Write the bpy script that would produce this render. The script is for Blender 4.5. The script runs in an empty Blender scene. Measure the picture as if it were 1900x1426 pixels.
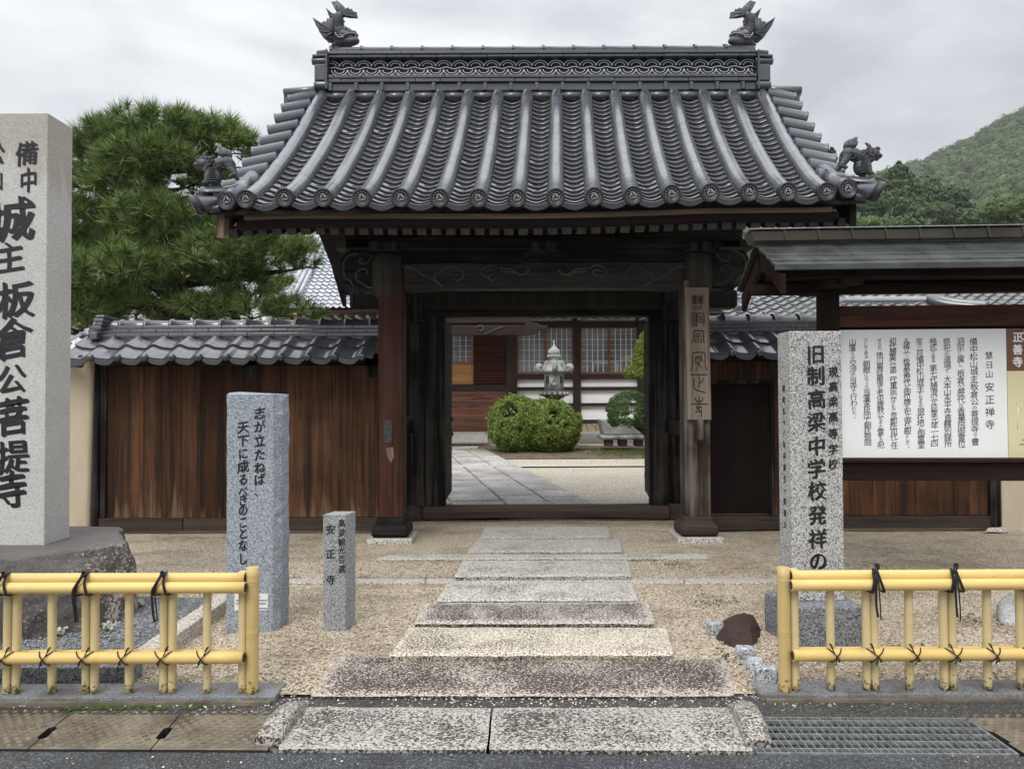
import bpy, bmesh, math, random
from math import sin, cos, pi, radians, sqrt, atan2
from mathutils import Vector, Matrix, noise as mnoise
random.seed(7)
R = random.random
def ru(a, b): return a + (b - a) * random.random()
V = Vector
scene = bpy.context.scene
COL = scene.collection

# ------------------------------------------------------------------ camera
F, CX, CY, EYE = 1382.0, 950.0, 713.0, 1.48
PITCH, ROLL = radians(1.16), 0.004
cP, sP = cos(PITCH), sin(PITCH)
X0, U0, FW = V((1, 0, 0)), V((0, -sP, cP)), V((0, cP, sP))
Rc = (X0 - U0 * ROLL).normalized(); Uc = (U0 + X0 * ROLL).normalized()
cam_data = bpy.data.cameras.new('camera')
cam = bpy.data.objects.new('camera', cam_data); COL.objects.link(cam)
cam_data.sensor_width = 36.0; cam_data.lens = F / 1900.0 * 36.0
cam_data.clip_start = 0.05; cam_data.clip_end = 5000
cam.matrix_world = Matrix(((Rc.x, Uc.x, -FW.x, 0), (Rc.y, Uc.y, -FW.y, 0), (Rc.z, Uc.z, -FW.z, EYE), (0, 0, 0, 1)))
scene.camera = cam
scene.view_settings.view_transform = 'Standard'; scene.view_settings.look = 'None'
scene.view_settings.exposure = 0.22; scene.view_settings.gamma = 1.0
scene.cycles.max_bounces = 8; scene.cycles.diffuse_bounces = 4; scene.cycles.glossy_bounces = 3
scene.cycles.use_denoising = True

# ------------------------------------------------------------------ node helpers
def node(nt, typ, ins=None, **props):
    n = nt.nodes.new(typ)
    for k, v in props.items(): setattr(n, k, v)
    for k, v in (ins or {}).items():
        if isinstance(v, bpy.types.NodeSocket): nt.links.new(v, n.inputs[k])
        else: n.inputs[k].default_value = v
    return n
def c4(c): return (c[0], c[1], c[2], 1.0)
def nmap(nt, vec, scale=(1, 1, 1), rot=(0, 0, 0), loc=(0, 0, 0)):
    return node(nt, 'ShaderNodeMapping', {'Vector': vec, 'Scale': scale, 'Rotation': rot, 'Location': loc}).outputs[0]
def nnoise(nt, vec, scale, detail=4, rough=.55, dist=0.0):
    return node(nt, 'ShaderNodeTexNoise', {'Vector': vec, 'Scale': scale, 'Detail': detail, 'Roughness': rough, 'Distortion': dist}).outputs[0]
def nvor(nt, vec, scale, feature='F1'):
    return node(nt, 'ShaderNodeTexVoronoi', {'Vector': vec, 'Scale': scale}, feature=feature)
def nramp(nt, fac, stops, interp='LINEAR'):
    n = node(nt, 'ShaderNodeValToRGB', {'Fac': fac}); e = n.color_ramp.elements; n.color_ramp.interpolation = interp
    while len(e) < len(stops): e.new(0.5)
    for el, (p, c) in zip(e, stops):
        el.position = p; el.color = c4(c) if isinstance(c, (tuple, list)) else (c, c, c, 1)
    return n.outputs[0]
def nmix(nt, fac, a, b, blend='MIX'):
    n = nt.nodes.new('ShaderNodeMix'); n.data_type = 'RGBA'; n.blend_type = blend
    for i, v in ((0, fac), (6, a), (7, b)):
        if isinstance(v, bpy.types.NodeSocket): nt.links.new(v, n.inputs[i])
        elif i == 0: n.inputs[0].default_value = v
        else: n.inputs[i].default_value = c4(v) if isinstance(v, (tuple, list)) else (v, v, v, 1)
    return n.outputs[2]
def nmath(nt, op, a, b=0.0, clamp=False):
    n = node(nt, 'ShaderNodeMath', operation=op, use_clamp=clamp)
    for i, v in ((0, a), (1, b)):
        if isinstance(v, bpy.types.NodeSocket): nt.links.new(v, n.inputs[i])
        else: n.inputs[i].default_value = v
    return n.outputs[0]
def nbump(nt, h, strength=.3, dist=.01, normal=None):
    d = {'Height': h, 'Strength': strength, 'Distance': dist}
    if normal is not None: d['Normal'] = normal
    return node(nt, 'ShaderNodeBump', d).outputs[0]
def newmat(name):
    m = bpy.data.materials.new(name); m.use_nodes = True
    nt = m.node_tree; b = nt.nodes['Principled BSDF']
    co = node(nt, 'ShaderNodeTexCoord').outputs['Object']
    return m, nt, b, co
def setin(nt, b, **kw):
    names = {'col': 'Base Color', 'rough': 'Roughness', 'spec': 'Specular IOR Level', 'metal': 'Metallic', 'nrm': 'Normal', 'coat': 'Coat Weight', 'coatr': 'Coat Roughness', 'ior': 'IOR', 'sss': 'Subsurface Weight', 'trans': 'Transmission Weight'}
    for k, v in kw.items():
        s = b.inputs[names[k]]
        if isinstance(v, bpy.types.NodeSocket): nt.links.new(v, s)
        elif k == 'col': s.default_value = c4(v)
        else: s.default_value = v
def island(nt): return node(nt, 'ShaderNodeNewGeometry').outputs['Random Per Island']

# ------------------------------------------------------------------ sky (overcast) and sun
SUN_EL, SUN_AZ = radians(50), radians(200)
world = bpy.data.worlds.new('World'); scene.world = world; world.use_nodes = True
wt = world.node_tree
bg = wt.nodes['Background']; bg.inputs['Strength'].default_value = 0.115
sky = node(wt, 'ShaderNodeTexSky'); sky.sky_type = 'NISHITA'; sky.sun_disc = False
sky.sun_elevation = SUN_EL; sky.sun_rotation = SUN_AZ; sky.air_density = 1.0; sky.dust_density = 3.0
wco = node(wt, 'ShaderNodeTexCoord').outputs['Generated']
wz = node(wt, 'ShaderNodeSeparateXYZ', {'Vector': wco}).outputs[2]
wv = nmap(wt, wco, (1, 1, 2.0), loc=(0.3, 0.1, 0.7))
cl = nnoise(wt, wv, 1.9, 5, .50, 0.8)
cl2 = nnoise(wt, wv, 6.0, 5, .5, 0.3)
clf = nmath(wt, 'ADD', nmath(wt, 'MULTIPLY', cl, .75), nmath(wt, 'MULTIPLY', cl2, .25))
ccol = nramp(wt, clf, [(.36, (4.3, 4.5, 4.75)), (.46, (6.0, 6.15, 6.4)), (.56, (7.6, 7.7, 7.85)), (.67, (9.2, 9.2, 9.2))])
zen = node(wt, 'ShaderNodeMapRange', {'Value': wz, 'From Min': .46, 'From Max': .95, 'To Min': 1.0, 'To Max': 3.0}).outputs[0]
zcol = nmix(wt, 1.0, ccol, zen, 'MULTIPLY')
wt.links.new(nmix(wt, .93, sky.outputs[0], zcol), bg.inputs['Color'])
sun_d = bpy.data.lights.new('sun', 'SUN'); sun_d.energy = 1.5; sun_d.angle = radians(25); sun_d.color = (1, .97, .92)
sun = bpy.data.objects.new('sun', sun_d); COL.objects.link(sun)
# sun_rotation is measured clockwise from +Y: azimuth 205 deg lies behind the camera, a little to the left
sdir = V((sin(SUN_AZ) * cos(SUN_EL), cos(SUN_AZ) * cos(SUN_EL), sin(SUN_EL)))
sun.rotation_euler = (-sdir).to_track_quat('-Z', 'Y').to_euler()

# ------------------------------------------------------------------ placement helpers (photograph pixel -> point in the place)
def ray(u, v):
    dx, dy = (u - CX) / F, (v - CY) / F
    a, b = dx - ROLL * dy, -(dy + ROLL * dx)
    return V((a, cP - b * sP, sP + b * cP))
def at(u, v, Y):
    r = ray(u, v); t = Y / r.y
    return V((r.x * t, Y, EYE + r.z * t))
def gp(u, v, z=0.03):
    r = ray(u, v); t = (z - EYE) / r.z
    return V((r.x * t, r.y * t, z))

# ------------------------------------------------------------------ mesh helpers
class MB:
    def __init__(s): s.v, s.f, s.sm, s.mi, s.cur = [], [], [], [], 0
    def add(s, vs, fs, smooth=False):
        o = len(s.v); s.v.extend([tuple(p) for p in vs])
        for f in fs:
            s.f.append(tuple(i + o for i in f)); s.sm.append(smooth); s.mi.append(s.cur)
        return s
    def box(s, x0, x1, y0, y1, z0, z1, M=None):
        vs = [V((x, y, z)) for z in (z0, z1) for y in (y0, y1) for x in (x0, x1)]
        if M is not None: vs = [M @ p for p in vs]
        return s.add(vs, [(0, 2, 3, 1), (4, 5, 7, 6), (0, 1, 5, 4), (2, 6, 7, 3), (0, 4, 6, 2), (1, 3, 7, 5)])
    def hexa(s, p):   # 8 corners: bottom 4 (ccw seen from above), top 4
        return s.add(p, [(3, 2, 1, 0), (4, 5, 6, 7), (0, 1, 5, 4), (1, 2, 6, 5), (2, 3, 7, 6), (3, 0, 4, 7)])
    def beam(s, a, b, w, h, up=V((0, 0, 1))):   # square bar from a to b
        a, b = V(a), V(b); d = (b - a).normalized(); r = d.cross(up)
        if r.length < 1e-5: r = V((1, 0, 0))
        r.normalize(); u = r.cross(d)
        q = []
        for p in (a, b):
            for sx, sz in ((-1, -1), (1, -1), (1, 1), (-1, 1)): q.append(p + r * (w / 2 * sx) + u * (h / 2 * sz))
        return s.add(q, [(0, 1, 2, 3), (7, 6, 5, 4), (0, 4, 5, 1), (1, 5, 6, 2), (2, 6, 7, 3), (3, 7, 4, 0)])
    def rings(s, rs, closed=True, cap=True, smooth=True):
        n = len(rs[0]); vs = [p for r in rs for p in r]; fs = []
        for i in range(len(rs) - 1):
            for j in range(n if closed else n - 1):
                k = (j + 1) % n
                fs.append((i * n + j, i * n + k, (i + 1) * n + k, (i + 1) * n + j))
        s.add(vs, fs, smooth)
        if cap and closed:
            s.add(rs[0], [tuple(range(n))[::-1]]); s.add(rs[-1], [tuple(range(n))])
        return s
    def tube(s, path, r, n=8, cap=True, flat=None):
        path = [V(p) for p in path]; m = len(path); rs = []
        ref = V((0, 0, 1)); prev = None
        for i, p in enumerate(path):
            d = (path[min(i + 1, m - 1)] - path[max(i - 1, 0)])
            if d.length < 1e-9: d = V((0, 0, 1))
            d.normalize()
            if prev is None:
                a = d.cross(ref)
                if a.length < .1: a = d.cross(V((0, 1, 0)))
            else: a = prev - d * prev.dot(d)
            a.normalize(); prev = a; b = d.cross(a)
            rr = r[i] if isinstance(r, (list, tuple)) else r
            rs.append([p + a * (rr * cos(2 * pi * k / n)) + b * (rr * sin(2 * pi * k / n)) for k in range(n)])
        return s.rings(rs, True, cap, True)
    def prism(s, outline, depth, M=None, smooth=False):   # outline in (x,z), extruded along +y by depth
        n = len(outline)
        vs = [V((x, 0, z)) for x, z in outline] + [V((x, depth, z)) for x, z in outline]
        if M is not None: vs = [M @ p for p in vs]
        s.add(vs, [tuple(range(n)), tuple(range(n, 2 * n))[::-1]])
        return s.add(vs, [(j, j + n, (j + 1) % n + n, (j + 1) % n) for j in range(n)], smooth)
    def lathe(s, prof, n=16, c=V((0, 0, 0)), M=None, square=0.0):
        rs = []
        for r, z in prof:
            ring = []
            for k in range(n):
                a = 2 * pi * k / n; p = V((r * cos(a), r * sin(a), z))
                ring.append((M @ p if M is not None else p) + V(c))
            rs.append(ring)
        return s.rings(rs, True, True, True)
    def ball(s, c, r, n=8, sc=(1, 1, 1), M=None):
        rs = []
        for i in range(n + 1):
            t = -pi / 2 + pi * i / n; q = max(cos(t), 1e-4)
            ring = [V((r * q * cos(2 * pi * k / (2 * n)) * sc[0], r * q * sin(2 * pi * k / (2 * n)) * sc[1], r * sin(t) * sc[2])) for k in range(2 * n)]
            if M is not None: ring = [M @ p for p in ring]
            rs.append([p + V(c) for p in ring])
        return s.rings(rs, True, False, True)
    def build(s, name, mat=None, parent=None, bevel=0.0, seg=2, label=None):
        me = bpy.data.meshes.new(name); me.from_pydata(s.v, [], s.f)
        me.polygons.foreach_set('use_smooth', s.sm); me.polygons.foreach_set('material_index', s.mi)
        me.update()
        bm = bmesh.new(); bm.from_mesh(me)
        if len(s.f) < 60000:
            bmesh.ops.remove_doubles(bm, verts=bm.verts, dist=1e-5)
            bmesh.ops.recalc_face_normals(bm, faces=bm.faces)
        bm.to_mesh(me); bm.free()
        return link(me, name, mat, parent, bevel, seg, label)
def link(me, name, mat, parent=None, bevel=0.0, seg=2, label=None):
    o = bpy.data.objects.new(name, me); COL.objects.link(o)
    for q in (mat if isinstance(mat, tuple) else (mat,) if mat else ()): me.materials.append(q)
    if parent is not None:
        o.parent = parent
        if parent.type == 'EMPTY': o.matrix_parent_inverse = Matrix.Translation(-parent.location)
    if bevel:
        b = o.modifiers.new('bevel', 'BEVEL'); b.width = bevel; b.segments = seg; b.limit_method = 'ANGLE'; b.angle_limit = radians(40); b.harden_normals = False
    if label: o['label'] = label
    return o
def thing(name, label, cat, loc=(0, 0, 0), group=None):
    o = bpy.data.objects.new(name, None); COL.objects.link(o); o.location = loc; o.empty_display_size = .1
    return tag(o, label, cat, group)
def tag(o, label, cat, group=None):
    o['label'] = label; o['category'] = cat
    if group: o['group'] = group
    return o
def kind(o, k='structure'): o['kind'] = k; return o
def subdiv(pts, n=4):   # Catmull-Rom through points
    pts = [V(p) for p in pts]; out = []
    for i in range(len(pts) - 1):
        p0, p1, p2, p3 = pts[max(i - 1, 0)], pts[i], pts[i + 1], pts[min(i + 2, len(pts) - 1)]
        for k in range(n):
            t = k / n
            out.append(.5 * ((2 * p1) + (p2 - p0) * t + (2 * p0 - 5 * p1 + 4 * p2 - p3) * t * t + (3 * p1 - p0 - 3 * p2 + p3) * t ** 3))
    return out + [pts[-1]]
def interp(x, tab):
    if x <= tab[0][0]: return tab[0][1]
    for (a, p), (b, q) in zip(tab, tab[1:]):
        if x <= b: return p + (q - p) * (x - a) / (b - a)
    return tab[-1][1]
def evaluated(o):   # mesh with modifiers applied; removes o
    bpy.context.view_layer.update()
    dg = bpy.context.evaluated_depsgraph_get()
    me = bpy.data.meshes.new_from_object(o.evaluated_get(dg))
    bpy.data.objects.remove(o); return me
def sculpt(name, blobs, voxel, mat, parent=None, smooth=2, rough=0.0, rs=40.0, label=None):
    """blobs: ('b', centre, radius, scale) or ('c', [points], [radii]) fused into one continuous skin"""
    m = MB()
    for b in blobs:
        if b[0] == 'b': m.ball(b[1], b[2], 8, b[3] if len(b) > 3 else (1, 1, 1))
        else:
            pts = subdiv(b[1], 4); rad = []
            k = len(b[1]) - 1
            for i in range(len(pts)):
                t = i / 4.0; j = min(int(t), k - 1); rad.append(b[2][j] + (b[2][j + 1] - b[2][j]) * (t - j))
            m.tube(pts, rad, 10); m.ball(b[1][0], b[2][0], 6); m.ball(b[1][-1], b[2][-1], 6)
    o = m.build(name + '_tmp')
    md = o.modifiers.new('r', 'REMESH'); md.mode = 'VOXEL'; md.voxel_size = voxel; md.use_smooth_shade = True
    if smooth:
        sm = o.modifiers.new('s', 'SMOOTH'); sm.iterations = smooth; sm.factor = .5
    me = evaluated(o); me.name = name
    if rough:
        for v in me.vertices:
            d = mnoise.noise(v.co * rs) + .5 * mnoise.noise(v.co * rs * 2.3)
            v.co += v.normal * (d * rough)
    for p in me.polygons: p.use_smooth = True
    return link(me, name, mat, parent, label=label)
def rock(name, corners, mat, parent=None, voxel=.03, rough=.02, rs=6, label=None, smooth=2):
    """convex hull of corner points, remeshed and roughened"""
    bm = bmesh.new()
    for c in corners: bm.verts.new(c)
    bmesh.ops.convex_hull(bm, input=bm.verts)
    bmesh.ops.delete(bm, geom=[v for v in bm.verts if not v.link_faces], context='VERTS')
    me = bpy.data.meshes.new('t'); bm.to_mesh(me); bm.free()
    o = bpy.data.objects.new('t', me); COL.objects.link(o)
    md = o.modifiers.new('r', 'REMESH'); md.mode = 'VOXEL'; md.voxel_size = voxel
    sm = o.modifiers.new('s', 'SMOOTH'); sm.iterations = smooth; sm.factor = .5
    me = evaluated(o); me.name = name
    for v in me.vertices:
        d = mnoise.fractal(v.co * rs, 1.0, 2.0, 4)
        v.co += v.normal * (d * rough)
    for p in me.polygons: p.use_smooth = True
    return link(me, name, mat, parent, label=label)

def hull_rock(name, pts, mat, n=60, jit=.10, bevel=.006, parent=None):
    """angular broken stone: flat facets of a convex hull with chipped corners"""
    lo = V([min(p[i] for p in pts) for i in range(3)]); hi = V([max(p[i] for p in pts) for i in range(3)]); c = (lo + hi) / 2; sz = hi - lo
    bm = bmesh.new()
    for p in pts: bm.verts.new(p)
    for k in range(n):
        a, b, d = random.sample(pts, 3); w1, w2 = R(), R(); q = V(a).lerp(V(b), w1).lerp(V(d), w2 * .6)
        q = c + (q - c) * ru(1.0, 1.0 + jit * 2.2); bm.verts.new(q)
    bmesh.ops.convex_hull(bm, input=bm.verts)
    bmesh.ops.delete(bm, geom=[v for v in bm.verts if not v.link_faces], context='VERTS')
    me = bpy.data.meshes.new(name); bm.to_mesh(me); bm.free()
    return link(me, name, mat, parent, bevel, 2)
# ------------------------------------------------------------------ lettering
_gl = {}
def glyph(ch, off=0.0):
    k = (ch, off)
    if k not in _gl:
        c = bpy.data.curves.new('g', 'FONT'); c.body = ch; c.offset = off; c.resolution_u = 3
        o = bpy.data.objects.new('g', c); COL.objects.link(o); bpy.context.view_layer.update()
        dg = bpy.context.evaluated_depsgraph_get(); me = bpy.data.meshes.new_from_object(o.evaluated_get(dg))
        _gl[k] = ([(v.co.x - .5, v.co.y - .38) for v in me.vertices], [tuple(p.vertices) for p in me.polygons])
        bpy.data.objects.remove(o); bpy.data.curves.remove(c); bpy.data.meshes.remove(me)
    return _gl[k]
def put_glyph(m, ch, c, rt, up, w, h=None, off=0.0, slant=.10, wob=.012):
    """brush-like character: slanted strokes, thickened by shifted copies each a hair in front of the last"""
    vs, fs = glyph(ch); h = h or w; ph = ru(0, 6); nrm = rt.cross(up)
    sh = [(0, 0)] if off < .004 else [(q * off, -q * off * .62) for q in (-1.7, -.85, 0, .85, 1.7)]     # a slanted nib: thick one way, pointed the other
    for k, (sx, sy) in enumerate(sh):
        out = []
        for x, y in vs:
            xx = x + wob * sin(7 * y + ph) + wob * .6 * sin(13 * x + ph)
            yy = y + slant * x + wob * sin(6 * x + 2 * ph) - .05 * x * x
            out.append(c + rt * ((xx + sx) * w) + up * ((yy + sy) * h) + nrm * (.00012 * k))
        m.add(out, fs)

# ------------------------------------------------------------------ materials
def m_tile(name, dark, light, rough=(.22, .42), spec=.6, isl=.35, stain=(.16, .15, .13), stain_amt=.35, metal=0.0, bmp=.05):
    m, nt, b, co = newmat(name)
    n1 = nnoise(nt, co, 3.0, 5); n2 = nnoise(nt, co, 22, 4)
    base = nmix(nt, n1, dark, light)
    k = nmath(nt, 'ADD', nmath(nt, 'MULTIPLY', island(nt), isl), 1 - isl / 2)
    base = nmix(nt, 1.0, base, k, 'MULTIPLY')
    msk = nramp(nt, nmath(nt, 'MULTIPLY', n2, nnoise(nt, co, 5, 3)), [(.30, 0), (.42, 1)])
    base = nmix(nt, nmath(nt, 'MULTIPLY', msk, stain_amt), base, stain)
    rg = node(nt, 'ShaderNodeMapRange', {'Value': nnoise(nt, co, 9, 4), 'From Min': .3, 'From Max': .7, 'To Min': rough[0], 'To Max': rough[1]}).outputs[0]
    setin(nt, b, col=base, rough=rg, spec=spec, metal=metal, nrm=nbump(nt, nnoise(nt, co, 60, 4), bmp, .004))
    return m
TILE = m_tile('smoked_roof_tile', (.047, .051, .062), (.080, .086, .103), (.18, .28), .9, .28, (.13, .128, .12), .12, .15)
TILE_PAN = m_tile('wet_pan_tile', (.038, .038, .044), (.075, .076, .086), (.18, .30), .8, .35, (.09, .085, .08), .15)
TILE_DISC = m_tile('dark_end_disc', (.018, .018, .021), (.034, .034, .039), (.35, .5), .4, .2, (.06, .06, .05), .2)
ORNAMENT = m_tile('cast_ornament_tile', (.030, .031, .036), (.070, .072, .080), (.34, .55), .6, .2, (.12, .12, .11), .35, 0., .5)
DISC_RELIEF = m_tile('pale_disc_relief', (.20, .20, .22), (.30, .30, .33), (.3, .45), .5, .2)  # lighter grey than the disc behind it
TILE_WALL = m_tile('wet_wall_tile', (.050, .052, .062), (.095, .098, .112), (.14, .30), .9, .3, (.12, .12, .12), .2)
TILE_DARK = m_tile('dark_cast_tile', (.022, .023, .027), (.052, .054, .062), (.20, .34), .9, .3, (.10, .10, .095), .2)
TILE_HALL = m_tile('sky_sheen_hall_tile', (.33, .34, .38), (.55, .56, .62), (.22, .38), .8, .25, (.2, .2, .2), .3)  # lightened so the colour itself carries the white sky reflection
TILE_ANNEX = m_tile('grey_annex_tile', (.07, .07, .078), (.155, .155, .17), (.25, .45), .6)
LATTICE = m_tile('pale_ridge_lattice', (.52, .53, .56), (.66, .67, .70), (.3, .45), .5, 0.1, (.1, .1, .1), .25)

def m_wood(name, a, c, axis='z', scale=1.0, rough=.6, isl=.5, bump=.25, grey=None, grey_amt=0.0, spec=.06, foot=None):
    m, nt, b, co = newmat(name)
    sc = {'z': (38, 38, 1.3), 'x': (1.3, 38, 38), 'y': (38, 1.3, 38)}[axis]
    r = island(nt)
    off = node(nt, 'ShaderNodeCombineXYZ', {'X': nmath(nt, 'MULTIPLY', r, 31.0), 'Y': nmath(nt, 'MULTIPLY', r, 17.0), 'Z': nmath(nt, 'MULTIPLY', r, 53.0)}).outputs[0]
    vec = node(nt, 'ShaderNodeVectorMath', {0: nmap(nt, co, tuple(scale * q for q in sc)), 1: off}, operation='ADD').outputs[0]
    g = nnoise(nt, vec, 1.0, 6, .62, 1.2)
    g2 = nnoise(nt, vec, .22, 3, .5, 0.5)
    f = nmath(nt, 'ADD', nmath(nt, 'MULTIPLY', g, .6), nmath(nt, 'MULTIPLY', g2, .4))
    col = nmix(nt, nramp(nt, f, [(.36, 0), (.62, 1)]), a, c)
    k = nmath(nt, 'ADD', nmath(nt, 'MULTIPLY', r, isl), 1 - isl / 2)
    col = nmix(nt, 1.0, col, k, 'MULTIPLY')
    if grey:
        gm = nramp(nt, nmath(nt, 'MULTIPLY', nnoise(nt, vec, .5, 4), nmath(nt, 'ADD', nnoise(nt, co, 2.2, 3), .45)), [(.42, 0), (.62, 1)])
        col = nmix(nt, nmath(nt, 'MULTIPLY', gm, grey_amt), col, grey)
    if foot:   # rain-splashed, bleached streaks low on the boards
        z = node(nt, 'ShaderNodeSeparateXYZ', {'Vector': co}).outputs[2]
        zf = node(nt, 'ShaderNodeMapRange', {'Value': z, 'From Min': .2, 'From Max': 1.0, 'To Min': .14, 'To Max': -.16}).outputs[0]
        zone = nnoise(nt, nmap(nt, co, (1.1, 1.1, .3)), 1.0, 3)
        sk = nmath(nt, 'ADD', nmath(nt, 'ADD', nmath(nt, 'MULTIPLY', nnoise(nt, vec, .6, 4), .6), nmath(nt, 'MULTIPLY', zone, .4)), zf)
        col = nmix(nt, nmath(nt, 'MULTIPLY', nramp(nt, sk, [(.58, 0), (.70, 1)]), .6), col, foot)
    setin(nt, b, col=col, rough=nramp(nt, g, [(.3, rough - .12), (.7, rough + .12)]), spec=spec, nrm=nbump(nt, g, bump, .004))
    return m
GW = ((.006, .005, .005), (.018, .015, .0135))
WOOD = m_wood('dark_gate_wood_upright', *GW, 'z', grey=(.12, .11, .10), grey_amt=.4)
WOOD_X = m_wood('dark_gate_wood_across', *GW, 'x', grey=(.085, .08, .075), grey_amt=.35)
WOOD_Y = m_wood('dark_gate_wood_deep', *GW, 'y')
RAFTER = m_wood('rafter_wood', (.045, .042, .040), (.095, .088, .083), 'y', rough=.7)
RAFTER_SHADE = m_wood('shaded_rafter_wood_sides', (.012, .011, .011), (.03, .027, .026), 'y', rough=.7)  # darker copy of the rafter wood: low light painted on the sides
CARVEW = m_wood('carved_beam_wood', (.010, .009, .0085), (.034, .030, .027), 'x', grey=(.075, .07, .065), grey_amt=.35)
CAPW = m_wood('post_cap_wood', (.018, .016, .014), (.050, .046, .040), 'z')
EAVE_PALE = m_wood('pale_eave_board', (.13, .09, .063), (.28, .205, .145), 'x')
EAVE_DARK = m_wood('dark_eave_board', (.008, .006, .006), (.021, .013, .011), 'x')
WEATHER = m_wood('weathered_board_end', (.10, .06, .045), (.26, .19, .15), 'z')
RED_POST = m_wood('reddish_post_wood', (.024, .010, .008), (.080, .034, .024), 'z', .8, rough=.5, grey=(.05, .03, .025), grey_amt=.8)
GREY_POST = m_wood('grey_weathered_post', (.022, .015, .012), (.066, .047, .036), 'z', .8, grey=(.24, .22, .205), grey_amt=.5)
PLANK = m_wood('stained_wall_planks', (.025, .0135, .009), (.110, .054, .030), 'z', .7, rough=.62, isl=.95, grey=(.020, .014, .012), grey_amt=.8, foot=(.26, .165, .10))
PLANK_OR = m_wood('orange_wall_planks', (.030, .016, .010), (.145, .068, .034), 'z', .7, isl=.8, grey=(.025, .015, .012), grey_amt=.85)
SILL = m_wood('dark_sill_wood', (.030, .022, .018), (.085, .064, .052), 'x')
DOORW = m_wood('dark_red_door', (.006, .005, .005), (.017, .010, .009), 'z', rough=.5)
BOARDW = m_wood('notice_board_wood', (.010, .007, .006), (.032, .018, .015), 'x', rough=.5)
BOARDW_Z = m_wood('notice_board_post_wood', (.010, .007, .006), (.028, .016, .013), 'z', rough=.5)
BOARDBEAM = m_wood('grained_board_beam', (.016, .008, .007), (.10, .046, .033), 'x', .55)
NAMEW = m_wood('weathered_name_plank', (.105, .080, .060), (.285, .228, .178), 'z', .6, rough=.7, bump=.5, grey=(.25, .225, .20), grey_amt=.55)
HALLW = m_wood('hall_dark_timber', (.020, .014, .013), (.05, .036, .032), 'z')
HALLWX = m_wood('hall_dark_timber_across', (.020, .014, .013), (.05, .036, .032), 'x')
SIDING = m_wood('hall_red_siding', (.075, .028, .018), (.23, .105, .066), 'x', .7, isl=.35, grey=(.05, .02, .015), grey_amt=.7)
SASH = m_wood('sash_wood', (.15, .060, .030), (.28, .125, .065), 'z')
LOUVRE = m_wood('louvre_wood', (.035, .012, .010), (.09, .032, .024), 'x')
BARK = m_wood('pine_bark', (.018, .013, .011), (.060, .045, .037), 'z', .8, rough=.9, bump=.8)

def m_granite(name, stops, scale=300, rough=.75, stain=None, stain_amt=0., stain_scale=2.5, stain_rng=(.48, .62), bump=.25, big=.12):
    m, nt, b, co = newmat(name)
    cell = node(nt, 'ShaderNodeSeparateColor', {'Color': nvor(nt, co, scale).outputs['Color']}).outputs[0]
    nz = nnoise(nt, co, scale * .45, 3, .7)
    f = nmath(nt, 'ADD', nmath(nt, 'MULTIPLY', cell, .55), nmath(nt, 'MULTIPLY', nz, .45))
    col = nramp(nt, f, stops)
    lg = nnoise(nt, co, 1.7, 4)
    col = nmix(nt, 1.0, col, nramp(nt, lg, [(.3, 1 - big), (.7, 1 + big * .3)]), 'MULTIPLY')
    if stain:
        sm = nramp(nt, nnoise(nt, co, stain_scale, 5, .6), [(stain_rng[0], 0), (stain_rng[1], 1)])
        col = nmix(nt, nmath(nt, 'MULTIPLY', sm, stain_amt), col, stain)
    setin(nt, b, col=col, rough=rough, spec=.35, nrm=nbump(nt, f, bump, .003))
    return m
GR_BIG = m_granite('pale_granite', [(.22, (.30, .29, .28)), (.36, (.48, .47, .45)), (.7, (.60, .59, .57))], 240)
GR_BLUE = m_granite('blue_grey_granite', [(.28, (.13, .15, .18)), (.45, (.26, .29, .33)), (.72, (.44, .47, .52))], 190, bump=.5)
GR_GREY = m_granite('grey_granite', [(.28, (.10, .105, .11)), (.45, (.25, .26, .27)), (.72, (.42, .43, .44))], 210)
GR_SALT = m_granite('salt_and_pepper_granite', [(.30, (.10, .10, .10)), (.43, (.33, .325, .32)), (.62, (.57, .565, .55))], 190)
GR_DARK = m_granite('dark_granite', [(.30, (.05, .052, .055)), (.46, (.15, .155, .165)), (.72, (.30, .31, .33))], 170)
GR_KERB = m_granite('blue_kerb_granite', [(.28, (.11, .115, .12)), (.5, (.20, .21, .22)), (.75, (.28, .29, .30))], 200, stain=(.09, .08, .065), stain_amt=.7, stain_scale=3)
GR_CUBE = m_granite('cube_granite', [(.30, (.10, .10, .11)), (.45, (.33, .34, .36)), (.7, (.55, .56, .58))], 150, bump=.5)
GR_BOULDER = m_granite('smooth_boulder_granite', [(.3, (.26, .27, .27)), (.5, (.40, .41, .41)), (.7, (.50, .51, .51))], 160, stain=(.16, .17, .13), stain_amt=.6)
LANTERN_M = m_granite('lantern_stone', [(.3, (.22, .23, .22)), (.5, (.38, .39, .38)), (.7, (.46, .47, .46))], 60, stain=(.10, .11, .09), stain_amt=.7, stain_scale=2.0, big=.3)
LANTERN_D = m_granite('dark_lantern_stone', [(.3, (.04, .035, .04)), (.6, (.11, .10, .10))], 60)

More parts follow.
